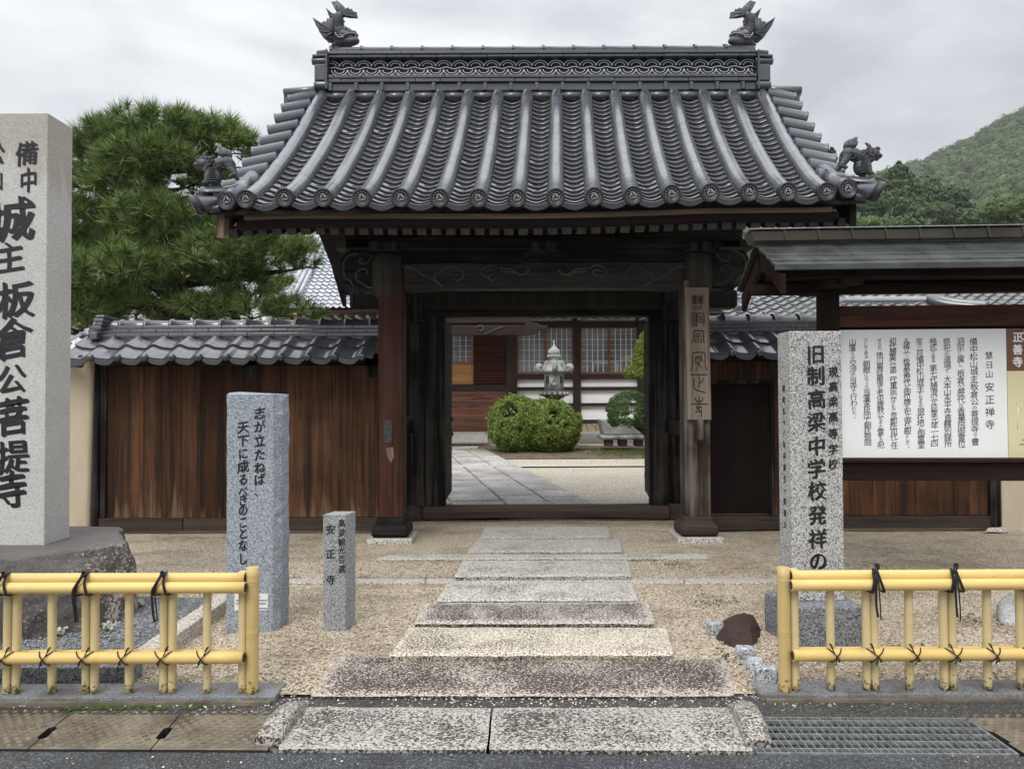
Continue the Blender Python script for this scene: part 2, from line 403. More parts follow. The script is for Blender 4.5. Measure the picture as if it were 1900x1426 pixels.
def m_slab(name, wet=.5, tone=1.0, lo=.50, edge=.06, warm=(.56, .50, .41)):
    """buff granite slab with dark damp mottling away from its worn rim"""
    m, nt, b, co = newmat(name)
    cell = node(nt, 'ShaderNodeSeparateColor', {'Color': nvor(nt, co, 130).outputs['Color']}).outputs[0]
    nz = nnoise(nt, co, 70, 4, .65)
    f = nmath(nt, 'ADD', nmath(nt, 'MULTIPLY', cell, .5), nmath(nt, 'MULTIPLY', nz, .5))
    dry = nramp(nt, f, [(.25, tuple(.50 * q * tone for q in warm)), (.45, tuple(.86 * q * tone for q in warm)), (.68, tuple(1.2 * q * tone for q in warm))])
    grains = nnoise(nt, nmap(nt, co, (80, 96, 70), rot=(0, 0, .5)), 1.0, 3, .6, .4)
    zone = nnoise(nt, co, 2.2, 4, .6, .5)
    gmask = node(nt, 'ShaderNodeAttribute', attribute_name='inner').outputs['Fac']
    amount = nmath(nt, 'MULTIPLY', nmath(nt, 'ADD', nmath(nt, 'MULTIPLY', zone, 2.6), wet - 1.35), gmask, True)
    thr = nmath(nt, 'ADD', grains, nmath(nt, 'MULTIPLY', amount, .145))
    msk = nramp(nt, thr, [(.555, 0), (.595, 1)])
    damp_shade_c = nmix(nt, nnoise(nt, co, 3, 3), (.042, .035, .032), (.090, .070, .060))
    col = nmix(nt, msk, dry, damp_shade_c)
    setin(nt, b, col=col, rough=nmix(nt, msk, .75, .38), spec=.4, nrm=nbump(nt, thr, .3, -.003))
    return m
SLAB_M = {k: m_slab('step_slab_granite_' + k, w, t, warm=wm) for k, w, t, wm in (('damp', .92, .88, (.52, .46, .40)), ('dry', .26, 1.0, (.60, .54, .44)), ('mid', .80, .95, (.58, .53, .47)), ('pale', .25, 1.0, (.56, .535, .48)), ('grey', .1, .95, (.54, .52, .475)), ('bridge', .60, .70, (.58, .545, .49)))}

def m_gravel(name, cols, scale=75, dirt=(.10, .075, .05), dirt_amt=.55, damp=.5):
    m, nt, b, co = newmat(name)
    vo = nvor(nt, co, scale); v2 = nvor(nt, co, scale * 1.7)
    cell = node(nt, 'ShaderNodeSeparateColor', {'Color': vo.outputs['Color']}).outputs[0]
    cell2 = node(nt, 'ShaderNodeSeparateColor', {'Color': v2.outputs['Color']}).outputs[1]
    f = nmath(nt, 'ADD', nmath(nt, 'MULTIPLY', cell, .65), nmath(nt, 'MULTIPLY', cell2, .35))
    col = nramp(nt, f, cols)
    gap = nramp(nt, vo.outputs['Distance'], [(.35, 1.0), (.75, .45)])
    col = nmix(nt, 1.0, col, gap, 'MULTIPLY')
    z1 = nnoise(nt, nmap(nt, co, (.8, 1.4, 1)), 1.6, 6, .6, .4)
    z2 = nnoise(nt, co, 7.0, 5, .6)
    msk = nramp(nt, nmath(nt, 'ADD', nmath(nt, 'MULTIPLY', z1, .75), nmath(nt, 'MULTIPLY', z2, .25)), [(.47, 0), (.64, 1)])
    col = nmix(nt, nmath(nt, 'MULTIPLY', msk, dirt_amt), col, nmix(nt, cell, dirt, tuple(q * 2.6 for q in dirt)))
    setin(nt, b, col=col, rough=nramp(nt, cell2, [(0, .45), (1, .85)]), spec=.35, nrm=nbump(nt, nmath(nt, 'SUBTRACT', 1.0, vo.outputs['Distance']), .8, .008))
    return m
GRAVEL = m_gravel('tan_gravel', [(.12, (.21, .165, .12)), (.3, (.48, .395, .29)), (.6, (.63, .54, .41)), (.85, (.75, .67, .55))], 85, dirt_amt=.65)
GRAVEL_GREY = m_gravel('grey_gravel', [(.2, (.08, .085, .09)), (.5, (.18, .19, .20)), (.85, (.38, .39, .40))], 70, (.06, .06, .055))
COURT = m_gravel('pale_courtyard_sand', [(.15, (.42, .36, .27)), (.5, (.62, .56, .45)), (.85, (.74, .69, .60))], 45, (.20, .16, .10), .45)
def m_simple(name, a, c, scale=8, rough=.6, bump=.1, bscale=80, spec=.4, metal=0., isl=0., vec=(1, 1, 1)):
    m, nt, b, co = newmat(name); vv = nmap(nt, co, vec)
    col = nmix(nt, nramp(nt, nnoise(nt, vv, scale, 5, .6), [(.35, 0), (.65, 1)]), a, c)
    if isl: col = nmix(nt, 1.0, col, nmath(nt, 'ADD', nmath(nt, 'MULTIPLY', island(nt), isl), 1 - isl / 2), 'MULTIPLY')
    setin(nt, b, col=col, rough=rough, spec=spec, metal=metal, nrm=nbump(nt, nnoise(nt, vv, bscale, 3), bump, .004))
    return m
PEBBLE = m_simple('tan_pebbles', (.34, .26, .18), (.55, .46, .35), 40, .6, isl=1.1)
PEBBLE_W = m_simple('pale_spilt_pebbles', (.50, .45, .36), (.70, .67, .60), 40, .6, isl=.6)
def m_asphalt(name, dark, mid, lights=.0):
    m, nt, b, co = newmat(name)
    cell = node(nt, 'ShaderNodeSeparateColor', {'Color': nvor(nt, co, 170).outputs['Color']}).outputs[0]
    nz = nnoise(nt, co, 90, 4, .7)
    f = nmath(nt, 'ADD', nmath(nt, 'MULTIPLY', cell, .5), nmath(nt, 'MULTIPLY', nz, .5))
    col = nramp(nt, f, [(.3, dark), (.62, mid), (.74, tuple(q * 2.2 for q in mid)), (.80, tuple(q * 4.0 for q in mid))])
    col = nmix(nt, nramp(nt, nnoise(nt, co, 2.6, 5), [(.45, 0), (.7, .5)]), col, tuple(q * .6 for q in dark))
    setin(nt, b, col=col, rough=nramp(nt, nnoise(nt, co, 3.5, 4), [(.35, .35), (.65, .75)]), spec=.45, nrm=nbump(nt, f, .6, .006))
    return m
ASPHALT = m_asphalt('road_asphalt', (.022, .024, .026), (.060, .064, .069))
ASPHALT_D = m_asphalt('dark_strip_asphalt', (.028, .027, .026), (.066, .063, .060))
COVER = m_simple('brown_stained_concrete', (.085, .070, .050), (.215, .182, .138), 5, .42, .5, 120)
COVER_KNOB = m_simple('worn_concrete_knobs', (.11, .092, .066), (.25, .215, .168), 6, .42, .3, 120)
STEEL = m_simple('galvanised_steel', (.22, .232, .238), (.40, .415, .42), 25, .45, .05, 80, .5, .55)
PIT_SHADE = m_simple('pit_and_recess_shade', (.012, .012, .012), (.03, .03, .028), 5, .6)
SOIL = m_simple('damp_earth', (.07, .052, .034), (.15, .115, .08), 6, .9, .5, 60)
GREENLAND = m_simple('far_ground', (.05, .06, .03), (.10, .10, .06), .05, .95)
MOSS = m_simple('moss', (.025, .045, .010), (.075, .10, .025), 40, .95, 1.0, 150)
LICHEN = m_simple('pale_lichen', (.34, .36, .26), (.50, .52, .42), 60, .9, .8, 120)
PLASTER = m_simple('beige_plaster', (.44, .37, .27), (.56, .49, .38), 2.5, .85, .2, 40, vec=(1, 1, .5))
WHITE = m_simple('white_plaster', (.88, .88, .875), (.93, .93, .92), 2, .85, .05)
MORTAR = m_simple('pale_mortar', (.42, .40, .35), (.55, .53, .47), 6, .9)
INK = m_simple('black_ink', (.008, .008, .009), (.016, .016, .017), 20, .5, .05)
CARVED = m_simple('black_filled_carving', (.010, .010, .013), (.022, .022, .027), 30, .4, .4, 60)
CORD = m_simple('black_cord', (.006, .006, .007), (.018, .017, .017), 60, .8, .6, 300)
IRON = m_simple('black_iron', (.018, .02, .021), (.05, .054, .055), 30, .55, .3, 60)
def m_bamboo(name, a, c, foot=True, axis='z'):
    m, nt, b, co = newmat(name)
    vec = nmap(nt, co, (60, 60, 2) if axis == 'z' else (2, 60, 60))
    g = nnoise(nt, vec, 1, 5, .6)
    col = nmix(nt, g, a, c)
    col = nmix(nt, 1.0, col, nmath(nt, 'ADD', nmath(nt, 'MULTIPLY', island(nt), .22), .89), 'MULTIPLY')
    if foot:   # splashed dirt around the foot of each pole
        z = node(nt, 'ShaderNodeSeparateXYZ', {'Vector': co}).outputs[2]
        lim = node(nt, 'ShaderNodeMapRange', {'Value': z, 'From Min': .04, 'From Max': .17, 'To Min': .24, 'To Max': -.08}).outputs[0]
        dm = nramp(nt, nmath(nt, 'ADD', nnoise(nt, co, 60, 4, .65), lim), [(.64, 0), (.72, 1)])
        col = nmix(nt, nmath(nt, 'MULTIPLY', dm, .85), col, (.05, .033, .016))
    spk = nramp(nt, nmath(nt, 'ADD', nmath(nt, 'MULTIPLY', nnoise(nt, co, 9, 5, .65), .6), nmath(nt, 'MULTIPLY', nnoise(nt, co, 140, 3), .4)), [(.56, 0), (.64, 1)])
    col = nmix(nt, nmath(nt, 'MULTIPLY', spk, .30), col, (.30, .22, .09))
    col = nmix(nt, nramp(nt, nnoise(nt, co, 4, 4), [(.5, 0), (.75, .25)]), col, (.66, .52, .27))
    setin(nt, b, col=col, rough=nramp(nt, spk, [(0, .42), (1, .65)]), spec=.4, nrm=nbump(nt, g, .08, .002))
    return m
BAM_RAIL = m_bamboo('yellow_bamboo_rail', (.60, .42, .135), (.72, .525, .20), False, 'x')
BAM_POLE = m_bamboo('pale_bamboo_pole', (.53, .42, .21), (.64, .53, .31))
BAM_POST = m_bamboo('bamboo_corner_post', (.44, .32, .12), (.58, .435, .19))
COPPER = m_simple('dark_green_copper', (.030, .034, .032), (.078, .088, .082), 7, .30, .1, 30, .5, .25, vec=(1, .4, 1))
COPPER_RIDGE = m_simple('brown_copper_ridge', (.085, .072, .058), (.135, .115, .092), 3, .38, .05, 30, .5, .3)
PANEL = m_simple('white_enamel_panel', (.78, .79, .79), (.83, .84, .84), 1.5, .35, 0.02)
MAPCREAM = m_simple('cream_map_sheet', (.62, .57, .34), (.68, .63, .40), 1.5, .4, 0.02)
MAPBROWN = m_simple('brown_map_heading', (.13, .060, .030), (.17, .080, .042), 2, .4, 0.02)
STICKER = m_simple('white_notice_plate', (.70, .70, .69), (.78, .78, .77), 4, .4, .02)
GREYINK = m_simple('grey_print', (.10, .10, .11), (.2, .2, .2), 60, .6)
RUBBLE = None
def m_rubble():
    m, nt, b, co = newmat('tan_rubble_base')
    vo = nvor(nt, co, 2.6); ve = node(nt, 'ShaderNodeTexVoronoi', {'Vector': co, 'Scale': 2.6}, feature='DISTANCE_TO_EDGE')
    cell = node(nt, 'ShaderNodeSeparateColor', {'Color': vo.outputs['Color']}).outputs[0]
    col = nramp(nt, cell, [(.1, (.30, .15, .06)), (.5, (.33, .25, .16)), (.9, (.45, .37, .27))])
    col = nmix(nt, nramp(nt, ve.outputs[0], [(.02, 1), (.05, 0)]), col, (.10, .08, .06))
    setin(nt, b, col=col, rough=.8); return m
RUBBLE = m_rubble()
def m_glass(name, a=(.045, .05, .055), c=(.13, .14, .15)):
    m, nt, b, co = newmat(name)
    col = nmix(nt, nramp(nt, nnoise(nt, nmap(nt, co, (1, 1, .7)), 1.1, 3), [(.4, 0), (.65, 1)]), a, c)
    setin(nt, b, col=col, rough=.12, spec=.5); return m
GLASS = m_glass('dim_window_glass', (.085, .092, .098), (.22, .23, .24))
def m_leaf(name, a, c, d=None, isl=.7, rough=.5, trans=.25, scale=3.0, clump=False):
    m, nt, b, co = newmat(name)
    nz = nnoise(nt, co, scale, 3)
    col = nmix(nt, nramp(nt, nz, [(.38, 0), (.62, 1)]) if clump else nz, a, c)
    if d: col = nmix(nt, nramp(nt, island(nt), [(.6, 0), (1, 1)]), col, d)
    k = nmath(nt, 'ADD', nmath(nt, 'MULTIPLY', island(nt), isl), 1 - isl / 2)
    col = nmix(nt, 1.0, col, k, 'MULTIPLY')
    setin(nt, b, col=col, rough=rough, spec=.35)
    tr = node(nt, 'ShaderNodeBsdfTranslucent', {'Color': nmix(nt, 1.0, col, (1.25, 1.3, .8), 'MULTIPLY')})
    ms = node(nt, 'ShaderNodeMixShader', {0: trans, 1: b.outputs[0], 2: tr.outputs[0]})
    nt.links.new(ms.outputs[0], nt.nodes['Material Output'].inputs['Surface'])
    return m
NEEDLE = m_leaf('pine_needles', (.038, .086, .021), (.150, .222, .054), (.25, .31, .11), .8, .42, .14, 6.0, True)
BUSH = m_leaf('azalea_leaves', (.085, .145, .020), (.185, .245, .042), (.23, .28, .06), .5)
PRUNED = m_leaf('pruned_tree_leaves', (.050, .110, .028), (.10, .175, .045), None, .7)
YELLOWPAD = m_leaf('yellow_green_leaves', (.12, .17, .02), (.22, .27, .04), None, .6)
GRASS = m_leaf('short_grass', (.06, .10, .02), (.13, .17, .04), (.2, .2, .06), .8)
FOREST = m_leaf('hill_forest_leaves', (.036, .068, .030), (.098, .138, .048), (.135, .155, .058), .22, .8, .12, .11)
NEARLEAF = [m_leaf('broad_tree_leaves', (.045, .078, .030), (.085, .125, .048), None, .7, .6, .2, .3),
            m_leaf('cedar_leaves', (.032, .062, .026), (.065, .10, .038), None, .7, .6, .15, .3),
            m_leaf('bright_tree_leaves', (.065, .110, .030), (.115, .165, .045), None, .6, .6, .2, .3)]
HILL = m_simple('wooded_hill_soil', (.06, .08, .04), (.10, .12, .06), .03, .95)
def m_rock(name, dark, mid, pale, pale_rng, scale=3):
    m, nt, b, co = newmat(name)
    n1 = nnoise(nt, co, scale, 6, .62, .3); n2 = nnoise(nt, co, 60, 4, .7)
    col = nmix(nt, nramp(nt, n2, [(.3, 0), (.7, 1)]), dark, mid)
    x = nmath(nt, 'ADD', nmath(nt, 'MULTIPLY', n1, .6), nmath(nt, 'MULTIPLY', n2, .4))
    col = nmix(nt, nramp(nt, x, [(pale_rng[0], 0), (pale_rng[1], 1)]), col, pale)
    setin(nt, b, col=col, rough=.7, spec=.4, nrm=nbump(nt, x, .7, .02)); return m
WETROCK = m_rock('wet_brown_rock', (.022, .012, .010), (.055, .032, .027), (.09, .06, .05), (.62, .75), 8)

def m_bigstone():
    m = GR_BIG; nt = m.node_tree; b = nt.nodes['Principled BSDF']; src = b.inputs['Base Color'].links[0].from_socket
    co = node(nt, 'ShaderNodeTexCoord').outputs['Object']; z = node(nt, 'ShaderNodeSeparateXYZ', {'Vector': co}).outputs[2]
    g = node(nt, 'ShaderNodeMapRange', {'Value': z, 'From Min': 2.55, 'From Max': 3.5, 'To Min': -.12, 'To Max': .30}).outputs[0]
    msk = nramp(nt, nmath(nt, 'ADD', nnoise(nt, nmap(nt, co, (5, 5, .9)), 1.0, 5, .6, .4), g), [(.52, 0), (.60, 1)])   # rust-brown rain stain running down from the top
    nt.links.new(nmix(nt, nmath(nt, 'MULTIPLY', msk, .6), src, nmix(nt, 1.0, src, (.78, .70, .58), 'MULTIPLY')), b.inputs['Base Color'])
m_bigstone()
def m_baserock():
    m, nt, b, co = newmat('dark_base_rock')
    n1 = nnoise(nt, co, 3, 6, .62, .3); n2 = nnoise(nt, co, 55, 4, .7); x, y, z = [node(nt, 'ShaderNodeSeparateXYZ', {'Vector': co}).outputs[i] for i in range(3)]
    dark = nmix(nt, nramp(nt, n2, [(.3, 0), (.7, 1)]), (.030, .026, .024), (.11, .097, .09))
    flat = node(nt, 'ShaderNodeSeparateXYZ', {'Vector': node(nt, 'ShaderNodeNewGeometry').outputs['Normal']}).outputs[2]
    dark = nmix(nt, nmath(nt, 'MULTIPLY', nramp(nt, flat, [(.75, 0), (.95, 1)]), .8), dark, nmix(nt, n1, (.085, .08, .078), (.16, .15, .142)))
    e = node(nt, 'ShaderNodeMapRange', {'Value': x, 'From Min': -3.2, 'From Max': -2.45, 'To Min': -.12, 'To Max': .13}).outputs[0]
    k = nmath(nt, 'ADD', nmath(nt, 'ADD', nmath(nt, 'MULTIPLY', n1, .45), nmath(nt, 'MULTIPLY', n2, .55)), e)
    col = nmix(nt, nramp(nt, k, [(.585, 0), (.63, 1)]), dark, (.34, .285, .245))
    setin(nt, b, col=col, rough=.6, spec=.4, nrm=nbump(nt, k, .8, .02)); return m
ROCKM = m_baserock()
# ------------------------------------------------------------------ the setting: ground, road, drain
SKEW = .019
def askew(o):      # the road and its drain run a touch askew to the gate
    for q in [o] + list(o.children):
        if q.type == 'MESH':
            for v in q.data.vertices: v.co.y -= SKEW * v.co.x
    return o
def sheet(name, x0, x1, y0, y1, z, mat, nx=1, ny=1, amp=0.0, k='structure'):
    m = MB(); vs = []; fs = []
    for j in range(ny + 1):
        for i in range(nx + 1):
            x = x0 + (x1 - x0) * i / nx; y = y0 + (y1 - y0) * j / ny
            vs.append(V((x, y, z + (amp * mnoise.noise(V((x * 1.3, y * 1.3, 0))) if amp else 0))))
    for j in range(ny):
        for i in range(nx):
            a = j * (nx + 1) + i; fs.append((a, a + 1, a + nx + 2, a + nx + 1))
    m.add(vs, fs, bool(amp)); return kind(m.build(name, mat), k)
sheet('ground', -2500, 2500, -1500, 4000, -.32, GREENLAND)
ROADZ, GZ = 0.0, 0.03
D0, D1 = 3.145, 3.505          # the roadside drain runs between these depths
m = MB(); m.box(-30, 30, -25, D0, -.30, ROADZ); kind(askew(m.build('road', ASPHALT)))
m = MB(); m.rings([[V((x, D1, -.3)), V((x, D1, .004)), V((x, 3.60, .014)), V((x, 3.78, GZ - .006)), V((x, 3.78, -.3))] for x in (-30, 30)], True, True, False); kind(askew(m.build('road_edge_strip', ASPHALT_D)))
m = MB(); m.box(-30, 30, D0, D1, -.31, -.24); kind(askew(m.build('drain_channel', PIT_SHADE)))
sheet('gravel_ground', -14, 14, 3.70, 9.10, GZ, GRAVEL, 200, 60, .012)
sheet('courtyard_ground', -30, 30, 9.08, 60, GZ + .015, COURT)

def slab(name, label, mat, c, zt, zb, group=None, cat='stone slab', jag=.008, wear=.008, cut=None):
    """stone slab from four plan corners (front left, front right, back right, back left), with a worn, uneven rim"""
    FL, FR, BR, BL = [V((p[0], p[1], 0)) for p in c]
    nx, ny = 26, 10; m = MB(); vs = []; inner = []
    for j in range(ny + 1):
        for i in range(nx + 1):
            s, t = i / nx, j / ny
            p = (FL * (1 - s) + FR * s) * (1 - t) + (BL * (1 - s) + BR * s) * t
            e = min(s, 1 - s) * (FR - FL).length; g = min(t, 1 - t) * (BL - FL).length
            edge = e < 1e-6 or g < 1e-6; corner = e < 1e-6 and g < 1e-6
            d = min(e, g)
            n = V((mnoise.noise(p * 7 + V((3, 1, 9))), mnoise.noise(p * 7 + V((13, 7, 2))), 0))
            if edge: p = p + n * jag
            if corner: p = p + ((FL + FR + BL + BR) / 4 - p).normalized() * jag
            z = zt + .004 * mnoise.noise(p * 5) - (wear if edge else 0)
            vs.append(V((p.x, p.y, z)))
            inner.append(max(0., min(1., (d - .012 + .03 * mnoise.noise(p * 9)) / .07)))
    fs = []
    W = nx + 1
    for j in range(ny):
        for i in range(nx):
            a = j * W + i; fs.append((a, a + 1, a + W + 1, a + W))
    m.add(vs, fs, True)
    rim = [i for i in range(W)] + [j * W + nx for j in range(1, ny + 1)] + [ny * W + i for i in range(nx - 1, -1, -1)] + [j * W for j in range(ny - 1, 0, -1)]
    cc = (FL + FR + BR + BL) / 4
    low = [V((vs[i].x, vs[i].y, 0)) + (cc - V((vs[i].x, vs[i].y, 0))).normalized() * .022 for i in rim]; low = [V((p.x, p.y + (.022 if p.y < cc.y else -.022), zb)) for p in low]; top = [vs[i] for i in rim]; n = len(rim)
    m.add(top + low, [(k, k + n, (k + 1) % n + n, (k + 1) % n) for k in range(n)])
    me = bpy.data.meshes.new(name); me.from_pydata(m.v, [], m.f); me.polygons.foreach_set('use_smooth', m.sm)
    at_ = me.attributes.new('inner', 'FLOAT', 'POINT')
    for i in range(len(me.vertices)): at_.data[i].value = inner[i] if i < len(inner) else 1.0  # side faces take the full dark mottle, painting shade along the slab edges
    me.update(); o = link(me, name, mat)
    return tag(o, label, cat, group)
def px4(a, b, c, d, z):   # four pixels -> plan corners on height z
    return [gp(*a, z), gp(*b, z), gp(*c, z), gp(*d, z)]
G8 = 'stone slabs of the approach path'
Z8 = GZ + .010
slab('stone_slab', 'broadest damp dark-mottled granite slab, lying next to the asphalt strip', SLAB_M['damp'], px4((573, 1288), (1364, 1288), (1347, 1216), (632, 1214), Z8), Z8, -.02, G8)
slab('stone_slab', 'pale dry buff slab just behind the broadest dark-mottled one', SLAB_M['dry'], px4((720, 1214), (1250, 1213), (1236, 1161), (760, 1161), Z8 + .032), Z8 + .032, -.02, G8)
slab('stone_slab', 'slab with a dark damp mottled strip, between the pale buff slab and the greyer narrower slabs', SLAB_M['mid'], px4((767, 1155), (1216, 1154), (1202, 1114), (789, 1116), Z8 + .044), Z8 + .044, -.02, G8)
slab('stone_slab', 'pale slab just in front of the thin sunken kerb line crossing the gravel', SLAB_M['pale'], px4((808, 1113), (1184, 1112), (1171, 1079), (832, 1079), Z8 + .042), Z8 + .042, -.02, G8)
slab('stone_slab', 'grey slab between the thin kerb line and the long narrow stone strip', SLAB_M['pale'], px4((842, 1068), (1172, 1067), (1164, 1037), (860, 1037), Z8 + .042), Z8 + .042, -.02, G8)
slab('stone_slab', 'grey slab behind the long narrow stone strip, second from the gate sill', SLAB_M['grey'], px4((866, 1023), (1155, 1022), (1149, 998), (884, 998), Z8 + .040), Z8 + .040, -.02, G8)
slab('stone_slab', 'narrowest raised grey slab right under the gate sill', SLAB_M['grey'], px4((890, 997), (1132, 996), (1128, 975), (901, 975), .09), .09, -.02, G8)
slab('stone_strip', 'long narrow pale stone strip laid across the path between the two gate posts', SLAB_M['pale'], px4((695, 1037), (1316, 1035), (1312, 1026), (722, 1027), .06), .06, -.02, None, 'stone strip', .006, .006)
kx = [520, 640, 790, 1082, 1270, 1455]
m = MB()
for a, b in zip(kx, kx[1:]):
    p = [gp(a + 1.5, 1080, .045), gp(b - 1.5, 1080, .045), gp(b - 1.5, 1072.5, .045), gp(a + 1.5, 1072.5, .045)]
    m.hexa([V((q.x, q.y, -.02)) for q in p] + p)
kind(m.build('path_kerb', SLAB_M['grey'], bevel=.008))
GB = 'granite slabs bridging the roadside drain'
bz = .020
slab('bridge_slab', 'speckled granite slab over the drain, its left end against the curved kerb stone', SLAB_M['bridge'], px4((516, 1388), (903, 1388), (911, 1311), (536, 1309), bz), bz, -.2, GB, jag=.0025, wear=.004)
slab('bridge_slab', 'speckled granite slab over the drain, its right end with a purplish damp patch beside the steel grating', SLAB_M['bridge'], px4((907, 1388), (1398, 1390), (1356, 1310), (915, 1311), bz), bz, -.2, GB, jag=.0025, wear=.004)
def curved_kerb(label, a0, a1, b0, b1):
    """arched granite kerb stone: (a0,a1) front edge pixels, (b0,b1) back edge pixels on the road"""
    A0, A1, B0, B1 = [gp(u, v, 0) for u, v in (a0, a1, b0, b1)]
    rs = []; n = 18
    for i in range(n + 1):
        t = i / n; p, q = A0.lerp(B0, t), A1.lerp(B1, t)
        h = .015 + .062 * sin(pi * min(1, .12 + t * .95)) ** .8
        j = .002 * mnoise.noise(V((i * .7, 3, 1)))
        rs.append([V((p.x - .0, p.y, -.05)), V((p.x + j, p.y, h * .8)), V((p.x + .02, p.y, h)), V((q.x - .02, q.y, h + .004)), V((q.x + j, q.y, h * .8)), V((q.x, q.y, -.05))])
    m = MB(); m.rings(rs, True, True, True)
    o = m.build('kerb_stone', SLAB_M['bridge']); at_ = o.data.attributes.new('inner', 'FLOAT', 'POINT')
    for d in at_.data: d.value = .7
    tag(o, label, 'kerb stone', 'curved kerb stones at the slab bridge')
curved_kerb('arched granite kerb stone between the slab bridge and the brown drain covers', (472, 1384), (520, 1388), (545, 1303), (580, 1303))
curved_kerb('arched granite kerb stone between the slab bridge and the steel grating', (1384, 1392), (1432, 1390), (1346, 1306), (1394, 1304))

# concrete drain covers (brown, knobbed) and steel grating
def cover(x0, x1, label, slot=True):
    r = thing('drain_cover', label, 'drain cover', ((x0 + x1) / 2, 3.29, 0), 'concrete drain covers along the road')
    m = MB(); y0, y1 = D0 + .006, D1 - .006; zt = .008; sw = .021; sl0, sl1 = 3.245, 3.365
    skew = -.09
    pl = [(x0 + .003, y0), (x1 - .003, y0), (x1 - .003, sl0), (x1 - sw, sl0 + .012), (x1 - sw, sl1 - .012), (x1 - .003, sl1), (x1 - .003, y1), (x0 + .003, y1), (x0 + .003, sl1), (x0 + sw, sl1 - .012), (x0 + sw, sl0 + .012), (x0 + .003, sl0)]
    pl = [(x + skew * (y - y0), y) for x, y in pl]
    n = len(pl)
    m.add([V((x, y, zt)) for x, y in pl], [tuple(range(n))]); m.add([V((x, y, -.12)) for x, y in pl], [tuple(range(n))[::-1]])
    m.add([V((x, y, zt)) for x, y in pl] + [V((x, y, -.12)) for x, y in pl], [])
    m.cur = 1; m.add([V((x, y, zt)) for x, y in pl] + [V((x, y, -.12)) for x, y in pl], [(k, k + n, (k + 1) % n + n, (k + 1) % n) for k in range(n)])  # concrete slot walls coloured near-black to paint in their shade
    m.build('panel', (COVER, PIT_SHADE), r)
    k = MB()
    for j in range(12):
        y = y0 + .028 + j * .031
        for i in range(10):
            x = x0 + .035 + i * .049 + (.0245 if j % 2 else 0)
            if x + .02 > x1 - .02 or (sl0 - .03 < y < sl1 + .03 and (x < x0 + .035 or x > x1 - .045)): continue
            x += skew * (y - y0); a = .35 + ru(-.1, .1); w, d = .0125, .0065
            c, s = cos(a), sin(a)
            q = [V((x + sx * w * c - sy * d * s, y + sx * w * s + sy * d * c, zt)) for sx, sy in ((-1, -1), (1, -1), (1, 1), (-1, 1))]
            t = [V((p.x * .75 + x * .25, p.y * .75 + y * .25, zt + .006)) for p in q]
            k.hexa(q + t)
    k.build('knob_pattern', COVER_KNOB, r); askew(r)
cover(-2.585, -2.06, 'brown knobbed concrete drain cover cut off by the left edge of the photo')
cover(-2.06, -1.535, 'brown knobbed concrete drain cover lying between two dark lifting slots')
cover(-1.535, -1.035, 'brown knobbed concrete drain cover touching the arched kerb stone')
cover(2.115, 2.62, 'mottled knobbed concrete drain cover beyond the far end of the steel grating')
gr = thing('drain_grating', 'galvanised steel drain grating with parallel slanting bars beside the slab bridge', 'drain grating', (1.58, 3.29, 0))
gx0, gx1 = 1.02, 2.085
m = MB()
for i in range(5): m.box(gx0, gx1, 3.185 + i * .068, 3.191 + i * .068, -.006, .010)
m.build('cross_bar', STEEL, gr)
m = MB(); n = 33
for i in range(n + 1):
    x = gx0 + (gx1 - gx0) * i / n
    m.box(x - .002, x + .002, D0 + .014, D1 - .014, -.035, .006)
m.build('bearing_bar', STEEL, gr)
m = MB(); m.box(gx0 - .006, gx1 + .006, D0 + .004, D0 + .010, -.04, .008); m.box(gx0 - .006, gx1 + .006, D1 - .010, D1 - .004, -.04, .008)
m.box(gx1, gx1 + .006, D0 + .010, D1 - .010, -.04, .008); m.build('frame', STEEL, gr); askew(gr)

# pale pebbles spilt on the asphalt strip, gravel grains on the near gravel: too many to count
ICO = None
def ico():
    bm = bmesh.new(); bmesh.ops.create_icosphere(bm, subdivisions=1, radius=1.0)
    r = ([v.co.copy() for v in bm.verts], [tuple(v.index for v in f.verts) for f in bm.faces]); bm.free(); return r
ICO = ico()
def pebbles(name, pts, mat, r0, r1, label=None):
    m = MB(); vs0, fs0 = ICO
    for p in pts:
        r = ru(r0, r1); sx, sy, sz = ru(.8, 1.3), ru(.6, 1.0), ru(.45, .75); a = ru(0, pi); c, s = cos(a), sin(a)
        m.add([(p[0] + r * (q.x * sx * c - q.y * sy * s), p[1] + r * (q.x * sx * s + q.y * sy * c), p[2] + r * q.z * sz) for q in vs0], fs0, True)
    return kind(m.build(name, mat), 'stuff')
free = []
def on_slab(x, y):
    if 3.55 < y < 6.9:
        w = interp(y, [(3.6, 1.05), (4.22, 1.10), (4.23, .83), (4.9, .81), (5.3, .74), (6.2, .74)])
        return abs(x - (.05 + .085 * (y - 3.6))) < w
    return False
pts = []
while len(pts) < 9500:
    x, y = ru(-2.6, 3.4), 3.74 + 2.9 * R() ** 1.6
    if on_slab(x, y): continue
    if x < -1.95 and y < 5.3: continue
    if (x < -1.18 or x > 1.22) and y < 3.84: continue
    pts.append((x, y, GZ + .010))
pebbles('gravel', pts, PEBBLE, .004, .0085)
pts = []
for k in range(2200):
    x = ru(-3.2, 3.2); y = 3.53 + .19 * R() ** .5
    if mnoise.noise(V((x * 1.7, y * 4, 2))) < ru(-.5, .3): continue
    pts.append((x, y, interp(y, [(3.5, .006), (3.6, .016), (3.78, GZ)])))
for k in range(160): pts.append((ru(-3.2, 3.2), ru(2.75, D0), .004))
pebbles('spilt_gravel', pts, PEBBLE_W, .0026, .0068)

